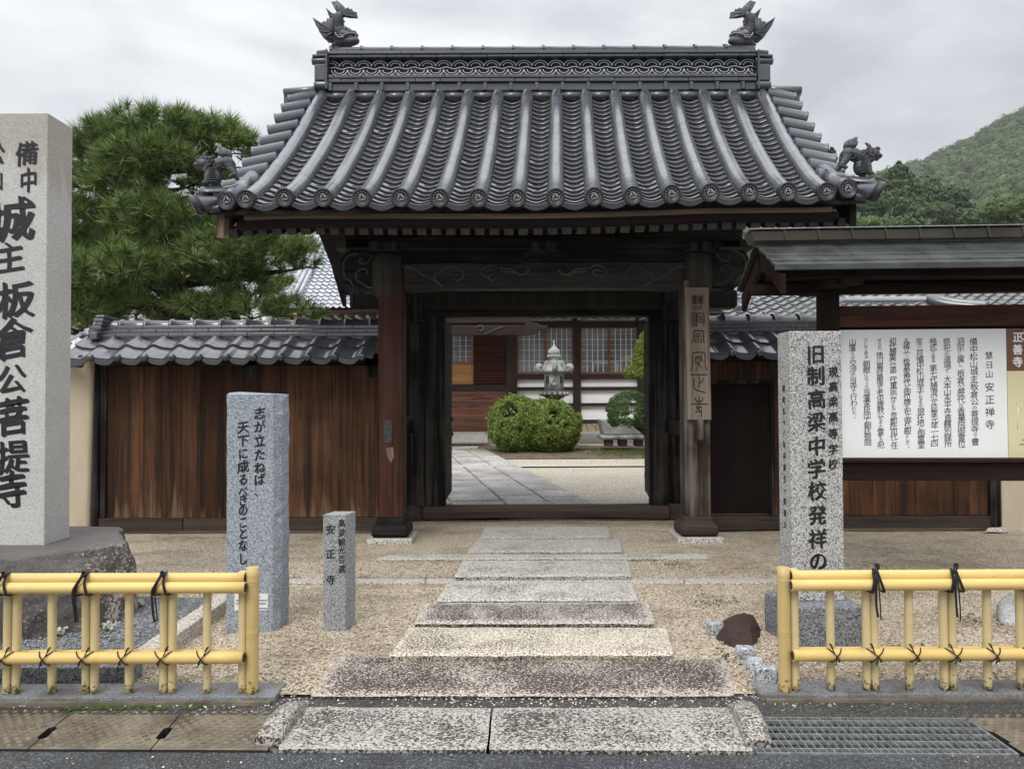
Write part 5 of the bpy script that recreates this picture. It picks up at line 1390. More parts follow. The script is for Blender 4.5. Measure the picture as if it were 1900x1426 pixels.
# tall pale monument on its rock
YB = 4.98
mon = thing('stone_monument', 'tall pale granite monument cut off by the left edge, large black brush characters', 'monument', at(40, 1000, YB + .2))
xr = at(84.5, 700, YB).x; zb = .52; zt = at(84, 209.5, YB).z; zt2 = zt - .005
m = MB(); m.box(xr - .85, xr, YB, YB + .285, zb, zt); m.build('shaft', GR_BIG, mon, bevel=.006)
m = MB()
T = [('備', 50, 285, 46, 50), ('中', 53, 335, 36, 52), ('松', -13, 285, 46, 50), ('山', -9, 335, 34, 46), ('城', 22, 408, 92, 92), ('主', 17, 477, 62, 66), ('板', 30, 556, 76, 76), ('倉', 24, 628, 76, 84),
     ('公', 22, 703, 60, 62), ('菩', 24, 772, 66, 78), ('提', 24, 847, 66, 68), ('寺', 22, 908, 62, 78)]
vertical_text(m, [(c_, u_, v_, w_ * .93, h_ * .93) for c_, u_, v_, w_, h_ in T], YB - .0015, .021, .14, .016); m.build('inscription', CARVED, mon)
m = MB()
C = [(-5.4, 4.40, .53), (-3.11, 4.50, .535), (-2.92, 4.66, .54), (-2.88, 4.84, .54), (-2.72, 5.03, .54), (-2.64, 5.08, .535), (-2.98, 5.7, .54), (-5.4, 5.9, .54),
     (-5.4, 4.28, -.05), (-2.95, 4.34, -.05), (-2.46, 4.58, -.05), (-2.50, 5.0, -.05), (-2.90, 5.7, -.05), (-5.4, 5.9, -.05), (-3.0, 4.36, .36), (-2.62, 4.62, .30), (-2.53, 5.02, .34), (-2.50, 4.85, .22)]
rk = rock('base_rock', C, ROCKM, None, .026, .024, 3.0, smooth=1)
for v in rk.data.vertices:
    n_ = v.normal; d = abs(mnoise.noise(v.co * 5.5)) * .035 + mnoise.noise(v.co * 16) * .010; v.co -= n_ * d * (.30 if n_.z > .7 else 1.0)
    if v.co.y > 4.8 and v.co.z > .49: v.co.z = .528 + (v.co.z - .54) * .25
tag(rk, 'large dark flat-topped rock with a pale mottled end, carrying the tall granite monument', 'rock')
# gravel bed with a granite border in front of the rock
m = MB(); bx = -1.96
m.box(-6, bx, 3.85, 3.97, -.02, .118); kind(m.build('bed_border', GR_DARK, bevel=.008))
m = MB(); m.box(bx - .12, bx, 3.974, 5.35, -.02, .118); kind(m.build('bed_border', SLAB_M['mid'], bevel=.008))
sheet('grey_gravel_bed', -6, bx - .118, 3.965, 5.36, .075, GRAVEL_GREY, 60, 40, .015)
pts = [(ru(-3.6, bx - .13), ru(4.0, 4.75), .085) for k in range(1300)]
pebbles('grey_pebbles', pts, GR_GREY, .004, .011)
lichens = [(135, 1150, 4.52, .035), (200, 1162, 4.45, .042), (112, 1172, 4.4, .032), (258, 1118, 4.85, .035)]
for k, (u, v, Y, r) in enumerate(lichens):
    c = gp(u, v + 6, .085); m = MB()
    for q in range(26): m.ball(c + V((random.gauss(0, r * .5), random.gauss(0, r * .4), .01 + ru(0, .03))), ru(.006, .014), 3)
    tag(m.build('lichen_clump', LICHEN), 'small pale crusty plant clump at the foot of the dark base rock', 'plant', 'pale clumps at the foot of the rock')
# blue-grey monument
YG = 4.70
mon2 = thing('inscribed_stone', 'blue-grey rough-sided granite stone with two columns of black brush writing', 'monument', at(470, 1170, YG))
z1_ = at(470, 731, YG).z; xa, xb, xc = at(420, 950, YG).x, at(508, 950, YG).x, at(524, 950, YG + .06).x
m = MB(); rs = []; N = 36
for k in range(N + 1):
    t = k / N; z = -.02 + (z1_ + .02) * t
    j = lambda a: .010 * mnoise.noise(V((z * 9, a * 5.3, 1.7))) + .007 * mnoise.noise(V((z * 30, a * 3.1, 4)))
    top = 1.0 if k < N else .985
    rs.append([V((xa + j(1) * .5, YG, z)), V((xb - .005, YG, z)), V((xc + j(2) * 1.6 - .006, YG + .055 + j(7), z)), V((xc + j(3), YG + .20, z)), V((xa + j(4), YG + .20, z + (.018 if k == N else 0))), V((xa - .006 + j(5), YG + .07, z + (.012 if k == N else 0)))])
m.rings(rs, True, True, False); m.build('shaft', GR_BLUE, mon2, bevel=.004)
m = MB()
A = '志が立たねば、'; A_v = [766, 791, 817, 843, 867, 889, 910]; B = '天下に成るべきのことなし'; B_v = [792, 817, 841, 865, 889, 911, 927, 946, 968, 989, 1011, 1036]
its = [(c, 482, v, 21 if c != '、' else 20, 23) for c, v in zip(A, A_v)] + [(c, 451, v, 22 if c in '天下成' else 18, 23) for c, v in zip(B, B_v)]
vertical_text(m, its, YG - .0015, .020, .14, .012); m.build('inscription', INK, mon2)
m = MB(); a, b = at(435, 1132, YG - .003), at(497, 1101, YG - .003); m.box(a.x, b.x, YG - .003, YG + .005, a.z, b.z); nt_ = m.build('notice_plate', STICKER, mon2)
m = MB()
for r_, (v, us) in enumerate(((1106, (470, 484)), (1113, (438, 452)), (1113, (480, 495)), (1119, (438, 450)), (1119, (480, 492)), (1128, (478, 496)))):
    k = us[0]
    while k < us[1]:
        a, b = at(k, v + 1.6, YG - .0045), at(k + 1.8, v - 1.2, YG - .0045); m.box(a.x, b.x, YG - .0045, YG - .0035, a.z, b.z); k += 2.8
m.build('small_print', GREYINK, nt_)
# small marker
mk = thing('stone_marker', 'short square grey granite marker with carved black writing, standing in the gravel', 'stone marker', at(620, 1170, YG))
xa, xb = at(599, 1000, YG).x, at(641, 1000, YG).x; z1_ = at(620, 954, YG).z
m = MB(); q = [V((xa, YG, -.02)), V((xb, YG, -.02)), V((xb + .035, YG + .14, -.02)), V((xa + .035, YG + .14, -.02))]
m.hexa(q + [V((p.x, p.y, z1_)) for p in q]); m.build('shaft', GR_GREY, mk, bevel=.005)
m = MB()
its = [(c, 634, v, 13.5, 15.5) for c, v in zip('高梁観光百選', (970, 988, 1005, 1020, 1037, 1055))] + [(c, 613.5, v, 18, 18) for c, v in zip('安正寺', (982, 1027, 1075))]
vertical_text(m, its, YG - .0015, .012, .08, .008); m.build('inscription', INK, mk)
# right monument on a block
YS = 4.46
mr = thing('stone_monument', 'speckled black-and-white granite pillar on a grey block, partly behind the right bamboo fence', 'monument', (1.8, YS, 0))
Q = [V((1.655, 4.33, -.02)), V((2.035, 4.335, -.02)), V((2.035, 4.80, -.02)), V((1.575, 4.70, -.02))]
m = MB(); m.hexa(Q + [V((p.x, p.y, .275)) for p in Q]); m.build('plinth', GR_DARK, mr, bevel=.012)
xa, xb = at(1467, 850, YS).x, at(1564, 850, YS).x; zt = at(1510, 614, YS).z
m = MB(); m.box(xa, xb, YS, YS + .20, .275, zt); m.build('shaft', GR_SALT, mr, bevel=.006)
m = MB()
its = [(c, u, v, 34, 37) for c, u, v in zip('旧制高梁中学校発祥の', (1513.5, 1514, 1515.5, 1515, 1515.5, 1515, 1516.5, 1517, 1517.5, 1518.5), (657, 697, 740, 782, 827, 869, 910, 955, 999, 1040))]
its += [(c, 1546, v, 18, 20) for c, v in zip('現高梁高等学校', (690, 717, 745, 773, 804, 833, 860))]
vertical_text(m, its, YS - .0015, .020, .10, .010); m.build('inscription', INK, mr)
m = MB(); xs_ = xa - .0012
for k, ch in enumerate('昭和五十八年卒業生一同建立'):
    v = 720 + k * 21; put_glyph(m, ch, V((xs_, YS + .10, at(1460, v, YS + .1).z)), V((0, -1, 0)), UP, .045, .045, .02, .1)
m.build('side_inscription', INK, mr)

# ------------------------------------------------------------------ rocks and small granite cubes by the right fence
o = hull_rock('brown_rock', [gp(1328, 1200, 0), gp(1322, 1184, .02), gp(1360, 1212, 0), gp(1402, 1212, 0), gp(1412, 1195, 0), at(1343, 1150, 4.60), at(1362, 1140, 4.64), at(1380, 1136, 4.68), at(1398, 1141, 4.70), at(1407, 1160, 4.62), at(1405, 1188, 4.50), at(1358, 1180, 4.40), at(1372, 1160, 4.46), at(1392, 1165, 4.46), at(1398, 1150, 4.88), at(1350, 1160, 4.85), gp(1340, 1170, 0), gp(1415, 1172, 0)], WETROCK, 14, .03, .004)
tag(o, 'wet dark brown angular rock among the small granite cubes', 'rock')
def cube(label, u, v, w, h, z0=0., rot=0., dp=.085):
    c = gp(u, v, GZ); c.z = 0; ww = w / F * c.y / 2
    M = Matrix.Translation(c + V((0, dp / 2, 0))) @ Matrix.Rotation(rot, 4, 'Z'); zt = h / F * c.y
    C = [M @ V((sx * ww * ru(.92, 1.05), sy * dp / 2 * ru(.92, 1.05), z)) for z in (-.02, zt) for sx in (-1, 1) for sy in (-1, 1)]
    o = rock('granite_cube', C, GR_CUBE, None, .010, .004, 14); tag(o, label, 'stone', 'small granite cubes edging the gravel')
cube('small granite cube behind the wet brown rock', 1331, 1183, 27, 36, rot=.15)
cube('granite cube touching the front of the wet brown rock', 1387, 1230, 34, 36, rot=-.25)
cube('low granite cube squeezed between two others in the curved row', 1405, 1248, 30, 34, rot=-.4, dp=.07)
cube('slanted granite cube beside the dark gap, second from the fence post', 1408, 1262, 22, 42, rot=-.55, dp=.07)
cube('granite cube standing on the kerb against the fence corner post', 1428, 1272, 40, 42, rot=-.1)
o = rock('round_boulder', [at(u, v, y) for u, v, y in ((1847, 1130, 4.95), (1853, 1112, 4.95), (1868, 1101, 5.0), (1900, 1098, 5.0), (1940, 1104, 5.05), (1958, 1140, 5.0), (1850, 1155, 4.85), (1870, 1172, 4.75), (1900, 1180, 4.7), (1940, 1172, 4.75), (1870, 1110, 5.25), (1930, 1112, 5.25))], GR_BOULDER, None, .02, .008, 5)
tag(o, 'smooth pale grey boulder on the gravel behind the right bamboo fence', 'boulder')

# ------------------------------------------------------------------ bamboo fences
def bamboo(m, a, b, r, nodes, n=14, hollow=False):
    a, b = V(a), V(b); L = (b - a).length; d = (b - a) / L; st = [0.0]; rr = [r]
    for q in sorted(nodes):
        s = q * L
        st += [s - .03, s - .008, s - .003, s, s + .003, s + .010, s + .03]; rr += [r, r, r * 1.03, r * .985, r * 1.04, r, r]
    st.append(L); rr.append(r)
    m.tube([a + d * s for s in st], rr, n)
def fence(side, label, upost, us_pair, us_single, ustub, uend):
    YA = 3.69; zb = .046
    x = at(upost, 1160, YA).x
    fr = thing('bamboo_fence', label, 'fence', (x, YA, zb), 'low bamboo fences either side of the path')
    m = MB(); zt = at(upost, 1052, YA).z; a, b = V((x, YA, zb)), V((x, YA, zt)); r = .0305
    bamboo(m, a, b, r, [.03, .47, .88], 22); po = m.build('corner_post', BAM_POST, fr)
    ye = at(uend, 1160, YA).x
    x_in = x + side * r * 1.0
    def rail(u_in, v, y, rad, nodes, nm='rail'):
        z = at(950, v, y).z; m = MB(); aa = V((at(u_in, v, y).x, y, z)); bb = V((at(uend, v, y).x, y, z + .002)); bamboo(m, aa, bb, rad, nodes, 16)
        o = m.build(nm, BAM_RAIL, fr); c = MB()
        c.lathe([(rad * .78, -.001), (rad * .8, .002)], 14, aa, Matrix.Rotation(pi / 2, 4, 'Y')); c.build('end_hole', SILL, o)
        return z
    ui = 455.5 if side < 0 else 1467.5
    zt1 = rail(ui, 1087.5, YA - .052, .0275, [.12 + .13 * k + ru(-.02, .02) for k in range(7)])
    zt2 = rail(ui, 1070, YA - .030 + .015, .0275, [.07 + .14 * k + ru(-.02, .02) for k in range(7)], 'rail')
    zl = rail(ui + side * 3, 1217, YA - .046, .0290, [.1 + .125 * k + ru(-.02, .02) for k in range(7)])
    rail(ui + side * 10, 1212, YA + .05, .027, [.2, .5, .8])
    rail(ui, 1076, YA + .05, .027, [.2, .5, .8])
    rp = .0200
    for u in [q for p in us_pair for q in p] + us_single + [ustub]:
        xx = at(u, 1160, YA).x; m = MB(); tilt = ru(-.003, .003)
        bamboo(m, V((xx, YA, zb)), V((xx + tilt, YA, at(950, 1080 if u != ustub else 1057, YA).z)), rp, [ru(.05, .2), ru(.40, .55), ru(.70, .8)], 12); m.build('pole', BAM_POLE, fr)
    # cords
    rc = .0036
    for p in us_pair:
        uc = (p[0] + p[1]) / 2; c = V((at(uc, 1080, YA).x, YA - .055, (zt1 + zt2) / 2)); m = MB()
        zt_, zl_ = zt2 + .030, zt1 - .030; yf = YA - .085
        for dx in (0., .0055):   # loop slanting over both rails
            m.tube(subdiv([c + V((.030 + dx, .09, zl_ - c.z)), V((c.x + .028 + dx, yf + .010, zl_ + .002)), V((c.x + .018 + dx, yf, zl_ + .03)), V((c.x + .010 + dx, yf + .006, c.z + .012)), V((c.x + .006 + dx, yf + .03, zt_ - .004)), V((c.x + .004, YA - .02, zt_ + .004))], 4), rc, 5)
            m.tube(subdiv([V((c.x + .004, YA - .02, zt_ + .004)), V((c.x - .006 - dx, yf + .03, zt_ - .006)), V((c.x - .016 - dx, yf + .002, c.z + .008)), V((c.x - .022 - dx, yf - .002, zl_ + .03)), V((c.x - .024 - dx, yf + .010, zl_)), V((c.x - .020, YA + .02, zl_ - .004))], 4), rc * 1.25, 5)
        m.ball(V((c.x, yf + .02, zt_ - .002)), .012, 5, (1.1, 1, .9))
        if side > 0:
            for sx in (-1, 1): m.tube(subdiv([V((c.x, yf + .02, zt_)), V((c.x + sx * .010 + .004, yf + .02, zt_ + .022)), V((c.x + sx * .004 + .004, yf + .02, zt_ + .040)), V((c.x + .004, yf + .02, zt_ + .012))], 4), rc * .9, 5)
            tails = ((-.010, .115, 1.5), (.004, .130, .9))
        else:
            m.tube(subdiv([V((c.x, yf + .02, zt_)), V((c.x + .006, yf + .015, zt_ + .018)), V((c.x - .004, yf + .01, zt_ + .010))], 4), rc * 1.4, 5)
            tails = ((-.030, .125, 1.6), (-.018, .120, 1.0), (-.034, .085, 1.1))
        for dx, ln, f in tails:
            m.tube(subdiv([V((c.x, yf + .012, zt_)), V((c.x + dx * .5 - .004, yf - .004, c.z + .01)), V((c.x + dx - .004, yf - .006, zl_ + .02)), V((c.x + dx + ru(-.004, .004), yf - .004, zl_ - ln * .5)), V((c.x + dx + .006, yf, zl_ - ln))], 4), rc * f, 5)
        m.build('cord_tie', CORD, fr)
    for u in us_single + [(p[0] + p[1]) / 2 for p in us_pair]:
        c = V((at(u, 1217, YA).x, YA - .08, zl)); m = MB(); w = .019 + (.006 if u not in us_single else 0)
        for sx in (-1, 1):
            m.tube(subdiv([c + V((-sx * w, .03, -.032)), c + V((-sx * w * .8, .004, -.020)), c + V((0, -.003, .004)), c + V((sx * w * .9, .004, .022)), c + V((sx * w * 1.7, .03, .034))], 4), rc * .8, 5)
        m.tube(subdiv([c + V((0, -.004, .002)), c + V((-.006, -.006, -.015)), c + V((-.012 + ru(-.005, .005), -.004, -.034))], 4), rc * .75, 5)
        q = ru(.006, .012)
        m.tube(subdiv([c + V((side * -.012, .0, .02)), c + V((side * -.026, .012, .040 + q)), c + V((side * -.032, .012, .050 + q)), c + V((side * -.022, .010, .044 + q)), c + V((side * -.016, .004, .024))], 4), rc * .7, 5)
        m.build('cord_tie', CORD, fr)
fence(-1, 'yellow bamboo fence at the left of the path, in front of the dark base rock', 468.5, [(304, 320), (160.5, 176.5), (14, 31), (-132, -116)], [385, 240.5, 97.5, -50], 450, -210)
fence(1, 'yellow bamboo fence at the right of the path, in front of the speckled pillar', 1454.8, [(1607, 1622), (1750.5, 1766), (1893, 1909)], [1540.5, 1686, 1831, 1975], 1475, 2060)
# ------------------------------------------------------------------ roofed notice board
YBD = 5.60
nbd = thing('notice_board', 'roofed wooden notice board with white handwritten panel and green copper roof', 'notice board', (2.9, YBD, 0))
RT = Matrix.Translation(V((1.83, YBD, 0))) @ Matrix.Rotation(radians(-3.0), 4, 'Z')     # local: x along the board, y away from the road
def L(x, y, z): return RT @ V((x, y, z))
LEN = 3.4
zE = at(1437, 492, 5.1).z; zR = at(1395, 452, YBD).z - .02
zE2 = zE + .005
def roofz(y):   # gently hollow slope, y measured from the ridge line
    t = abs(y) / .50; return zR - (zR - zE) * (1.12 * t - .12 * t * t)
m = MB(); crs = [(-.115, -.06), (-.30, -.10), (-.41, -.29), (-.51, -.40)]
for sgn in (1, -1):
    for k, (y0, y1) in enumerate(((-.14, -.03), (-.30, -.13), (-.42, -.29), (-.515, -.41))):
        x = 0.0; off = (k % 2) * .12; lift = .006 * (3 - k)
        xs = [0.0] + [q for q in [off + .245 * j for j in range(1, 15)] if q < LEN] + [LEN]
        for a, b in zip(xs, xs[1:]):
            za, zb_ = roofz(y0) + lift + .012, roofz(y1) + lift + .006
            P = [L(a + .0015, sgn * y0 * 1.0, za - .022), L(b - .0015, sgn * y0, za - .022), L(b - .0015, sgn * y1, zb_ - .022), L(a + .0015, sgn * y1, zb_ - .022), L(a + .0015, sgn * y0, za), L(b - .0015, sgn * y0, za), L(b - .0015, sgn * y1, zb_), L(a + .0015, sgn * y1, zb_)]
            m.hexa(P)
rf = m.build('roof', COPPER, nbd, bevel=.003)
m = MB()
for k in range(14):
    a, b = k * .243, min((k + 1) * .243, LEN)
    if b - a < .02: continue
    zt_ = at(1395, 427, YBD - .10).z; zb_ = at(1400, 446, YBD - .10).z
    m.hexa([L(a - .02, -.085, zb_), L(b - .022, -.085, zb_), L(b - .022, .085, zb_), L(a - .02, .085, zb_), L(a - .045, -.105, zt_ - .01), L(b - .047, -.105, zt_ - .01), L(b - .047, .105, zt_ - .01), L(a - .045, .105, zt_ - .01)])
    m.hexa([L(b - .035, -.098, zb_), L(b - .018, -.098, zb_), L(b - .018, -.085, zb_), L(b - .035, -.085, zb_), L(b - .06, -.116, zt_), L(b - .043, -.116, zt_), L(b - .043, -.1, zt_), L(b - .06, -.1, zt_)])
rdg = m.build('ridge_box', COPPER_RIDGE, rf, bevel=.003)
m = MB(); zt_ = at(1395, 427, YBD - .10).z
m.hexa([L(-.06, -.125, zt_ + .002), L(LEN, -.125, zt_ + .002), L(LEN, .125, zt_ + .002), L(-.06, .125, zt_ + .002), L(-.06, -.125, zt_ + .009), L(LEN, -.125, zt_ + .009), L(LEN, .125, zt_ + .009), L(-.06, .125, zt_ + .009)])
m.build('ridge_capping', STEEL, rdg, bevel=.003)
m = MB()
for sgn in (-1, 1): m.hexa([L(0, sgn * .51 - .012, zE - .035), L(LEN, sgn * .51 - .012, zE - .035), L(LEN, sgn * .51 + .012, zE - .035), L(0, sgn * .51 + .012, zE - .035), L(0, sgn * .51 - .012, zE - .004), L(LEN, sgn * .51 - .012, zE - .004), L(LEN, sgn * .51 + .012, zE - .004), L(0, sgn * .51 + .012, zE - .004)])
m.build('eave_batten', COPPER, rf)
m = MB()    # boarded underside
m.rings([[L(x, y, roofz(y) - .03) for y in (-.50, -.25, 0, .25, .50)] + [L(x, y, roofz(y) - .045) for y in (.50, .25, 0, -.25, -.50)] for x in (.02, LEN - .02)], True, True, False)
m.build('roof_boards', BOARDW, nbd)
m = MB()
for sgn in (-1, 1):
    q = []
    for k in range(9):
        t = k / 8; y = sgn * (.03 + .49 * t); z = roofz(y) - .035 - .02 * t; h = .135 - .03 * sin(pi * t)
        q.append([L(.035, y, z), L(.075, y, z), L(.075, y - 0 * sgn, z - h), L(.035, y, z - h)])
    m.rings(q, True, True, False)
m.build('gable_board', BOARDW, nbd, bevel=.004)
def lb(m, x0, x1, y0, y1, z0, z1): return m.hexa([L(x0, y0, z0), L(x1, y0, z0), L(x1, y1, z0), L(x0, y1, z0), L(x0, y0, z1), L(x1, y0, z1), L(x1, y1, z1), L(x0, y1, z1)])
zz = lambda v: at(1600, v, YBD).z
xp0, xp1 = .475, .605
for k, (a, b) in enumerate(((xp0, xp1), (3.05, 3.18))):
    m = MB(); lb(m, a, b, -.065, .065, -.02, zz(520)); m.build('post', BOARDW_Z, nbd, bevel=.008)
    m = MB(); lb(m, a - .04, b + .04, -.34, .34, zz(540), zz(516)); m.build('bracket_arm', BOARDW, nbd, bevel=.006)
    m = MB(); lb(m, a + .02, b + .04, -.40, -.32, zz(543), zz(508)); m.build('bracket_end', BOARDW_Z, nbd, bevel=.006)
for y in (-.36, .36):
    m = MB(); lb(m, .12, LEN - .05, y - .04, y + .04, zz(531), zz(510)); m.build('eave_beam', BOARDW, nbd, bevel=.005)
m = MB(); lb(m, .10, LEN - .05, -.05, .05, zz(520), zz(478)); m.build('ridge_beam', BOARDW, nbd, bevel=.005)
m = MB(); lb(m, -.02, LEN - .05, -.045, .045, zz(547), zz(528)); m.build('tie_beam', BOARDW, nbd, bevel=.005)
m = MB(); lb(m, xp1, 3.05, -.05, .05, zz(608), zz(570)); m.build('upper_rail', BOARDBEAM, nbd, bevel=.005)
m = MB(); lb(m, xp1, 3.05, -.05, .05, zz(889), zz(856)); lb(m, xp1, 3.05, -.085, .02, zz(855.5), zz(848)); m.build('lower_rail', BOARDW, nbd, bevel=.006)
m = MB(); lb(m, xp1, 3.05, .02, .04, zz(850), zz(606)); m.build('back_board', BOARDW, nbd)
# panel faces: white text sheet, cream map sheet with brown heading
YP = YBD - .05
pu0, pu1 = 1545, 1867
def lx(u, v=730):      # local x of a pixel on the panel plane
    r = ray(u, v); o = L(0, -.03, 0); n_ = (L(0, -1, 0) - L(0, 0, 0)).normalized(); t = (V((o.x, o.y, 0)).dot(n_) - V((0, 0, 0)).dot(n_)) / V((r.x, r.y, 0)).dot(n_)
    return (RT.inverted() @ V((r.x * t, r.y * t, 0))).x
def lz(v, u=1700):
    r = ray(u, v); x = lx(u, v); p = L(x, -.03, 0); return EYE + r.z / r.y * p.y
m = MB(); lb(m, xp1, lx(1868.5), -.03, .018, lz(848.5), lz(611)); pn = m.build('white_panel', PANEL, nbd)
m = MB(); lb(m, lx(1869.5), 2.4, -.03, .018, lz(848.5), lz(689), ); mp = m.build('map_sheet', MAPCREAM, nbd)
m = MB(); lb(m, lx(1869.5), 2.4, -.03, .018, lz(688.5), lz(611)); mh = m.build('map_heading', MAPBROWN, nbd)
RXB = (L(1, 0, 0) - L(0, 0, 0)).normalized()
def board_text(m, ch, u, v, w, h, off=.0, slant=.08, wob=.006):
    x = lx(u, v); c = L(x, -.0318, lz(v, u)); k = c.y / F * .88
    put_glyph(m, ch, c, RXB, UP, w * k, h * k, off, slant, wob)
m = MB()
KANA = set('のにしでではもあるとなやをたりられせぜそお、。（）てとがっに')
def column(text, u0, v0, u1, v1, size, kana=.62):
    wts = [(.42 if c in '、。' else .70 if c in KANA else 1.0) for c in text]; tot = sum(wts); acc = 0
    for c, w in zip(text, wts):
        t = (acc + w / 2) / tot; acc += w
        sz = size * (kana if c in KANA else 1.0)
        board_text(m, c, u0 + (u1 - u0) * t + (4 if c in '、。' else 0) + ru(-.5, .5), v0 + (v1 - v0) * t, sz, sz * .98)
S_ = 3.958
def zpx(x, y): return 1420 + x / S_, 600 + y / S_
cols = [('慧日山', 1640, 200, 1645, 405, 17), ('安正禅寺', 1645, 420, 1650, 785, 21), ('備中松山城主板倉公の菩提寺で曹', 1528, 105, 1540, 895, 17.5), ('洞宗に属し、板倉公歴代の香華院御霊位', 1432, 105, 1442, 910, 17), ('祭祀の道場で、大本山永平寺直轄別録所', 1332, 108, 1342, 905, 16.5),
        ('格式である。第七代勝澄公は延享元年一七四', 1232, 108, 1243, 900, 16.5), ('年三月備中松山城主となるや現在地に御霊堂', 1134, 108, 1144, 912, 16.5), ('を建立し、板倉家歴代の御位牌を祀り御仏殿とした。', 1036, 108, 1046, 905, 16), ('初代勝重公、第二代重宗公はともに京都所司代に任', 934, 108, 946, 915, 16), ('ぜられ、徳川幕府最後の老中勝静公もその霊をお祀', 838, 108, 848, 912, 15.5),
        ('りしてある。朝敵になった当藩家臣団と朝廷側岡', 738, 108, 752, 895, 16), ('山藩との交渉が当寺で行われた。', 638, 112, 652, 690, 16)]
for t, x0, y0, x1, y1, sz in cols:
    a, b = zpx(x0, y0), zpx(x1, y1); column(t, a[0], a[1], b[0], b[1], sz)
m.build('handwriting', INK, pn)
m = MB()
for c, v in zip('正善寺', (625, 648, 671)): board_text(m, c, 1888, v, 21, 23, .022, 0, 0)
for k in range(20):
    a0, a1 = 2 * pi * k / 20, 2 * pi * (k + 1) / 20; c = L(lx(1902), -.032, lz(625)); r0, r1 = .020, .030
    m.add([c + RXB * (r * cos(a)) + UP * (r * sin(a)) for r, a in ((r0, a0), (r1, a0), (r1, a1), (r0, a1))], [(0, 1, 2, 3)])
m.build('heading_lettering', PANEL, mh)
m = MB()
for (us, v) in (((1896, 1930), 816), ((1892, 1930), 824)):
    u = us[0]
    while u < us[1]:
        x = lx(u, v); m.add([L(x, -.0318, lz(v + 1.2)), L(x + .008, -.0318, lz(v + 1.2)), L(x + .008, -.0318, lz(v - 1.2)), L(x, -.0318, lz(v - 1.2))], [(0, 1, 2, 3)]); u += 3
m.build('small_print', GREYINK, mp)
m = MB(); pth = [L(lx(u, v), -.032, lz(v)) for u, v in ((1886, 745), (1888, 752), (1893, 754), (1895, 762))]; m.tube(subdiv(pth, 3), .003, 4)
m.tube([L(lx(1888), -.032, lz(752)), L(lx(1887), -.032, lz(795))], .0025, 4); m.build('faint_road_line', PANEL, mp)

# ------------------------------------------------------------------ main hall behind the gate
YH = 24.0
hall = thing('temple_hall', 'main hall seen through the gate, white plaster bands, dark timbers and pale wave-tiled roof', 'hall', (1.0, YH + 1, 0))
def hb(m, u0, u1, v0, v1, Y=YH, d=.2): return vbox(m, u0, u1, v0, v1, Y, d)
m = MB(); hb(m, 560, 1420, 556, 800, YH + .12, .2); m.build('wall', WHITE, hall)
def hp(nm, mat, rects, Y=YH, d=.12, par=None, bevel=0):
    m = MB()
    for r in rects: hb(m, *r, Y, d)
    return m.build(nm, mat, par or hall, bevel)
for r in ((1064, 1077, 580, 800), (1184, 1196, 580, 800), (940, 959, 600, 800), (840 - 290, 566, 580, 800), (1300, 1314, 580, 800), (700, 716, 580, 800)): hp('post', HALLW, [r], YH - .02, .16)
for r in ((959, 1420, 595, 608), (959, 1420, 693, 704), (955, 1420, 716, 724.5), (1000, 1420, 746, 753.5), (1000, 1420, 777, 784)): hp('cross_beam', HALLWX, [r], YH + .003, .13)
def window(u0, u1):
    m = MB(); hb(m, u0, u1, 607.5, 693.5, YH + .05, .10)
    f = MB(); t = 2.6
    for r in ((u0, u1, 607.5, 609.5), (u0, u1, 690, 693.2), (u0, u0 + t, 609.6, 689.9), (u1 - t, u1, 609.6, 689.9), ((u0 + u1) / 2 - 1.6, (u0 + u1) / 2 + 1.6, 609.6, 689.9)): hb(f, *r, YH + .01, .05)
    w = f.build('window', SASH, hall)
    m = MB(); hb(m, u0 + t, u1 - t, 609.6, 689.9, YH + .045, .01); m.build('glass', GLASS, w)
    k = MB()
    for h0, h1 in ((u0 + t, (u0 + u1) / 2 - 1.6), ((u0 + u1) / 2 + 1.6, u1 - t)):
        for q in range(1, 5): uu = h0 + (h1 - h0) * q / 5; hb(k, uu - .55, uu + .55, 609.6, 689.9, YH + .030, .012)
        for q in range(1, 8):
            vv = 609.6 + 80 * q / 8; th = .6 if q % 2 == 0 else .28; hb(k, h0, h1, vv - th, vv + th, YH + .027, .004)
    k.build('muntin_lattice', LATTICE, w)
    return w
window(960, 1064); w2 = window(1077, 1184)
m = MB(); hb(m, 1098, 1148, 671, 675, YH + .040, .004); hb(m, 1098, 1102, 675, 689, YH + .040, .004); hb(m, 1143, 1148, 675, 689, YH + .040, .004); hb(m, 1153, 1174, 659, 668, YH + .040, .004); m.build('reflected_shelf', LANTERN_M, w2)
# left bay: lattice window, louvre, horizontal siding
hp('louvre_bay_beam', HALLWX, [(560, 940, 600, 618), (560, 940, 713, 727.5)], YH + .0, .14)
m = MB(); hb(m, 878, 940, 618, 713, YH + .08, .02)
for k in range(17): vv = 621 + k * 5.4; a, b = at(880, vv + 3.6, YH), at(938, vv, YH); m.hexa([V((a.x, YH + .01, a.z)), V((b.x, YH + .01, a.z)), V((b.x, YH + .07, a.z + .05)), V((a.x, YH + .07, a.z + .05)), V((a.x, YH + .01, a.z + .02)), V((b.x, YH + .01, a.z + .02)), V((b.x, YH + .07, a.z + .07)), V((a.x, YH + .07, a.z + .07))])
m.build('louvre', LOUVRE, hall)
f = MB()
for r in ((800, 878, 618, 621), (800, 878, 671, 674), (800, 878, 711, 713), (875, 878, 621, 711), (836, 838, 621, 711)): hb(f, *r, YH + .01, .06)
lw = f.build('window', SASH, hall); m = MB(); hb(m, 800, 875, 621, 671, YH + .06, .01); m.build('glass', GLASS, lw)
k = MB()
for q in range(8): hb(k, 842 + q * 11 - 44, 842 + q * 11 - 43, 621, 671, YH + .045, .01)
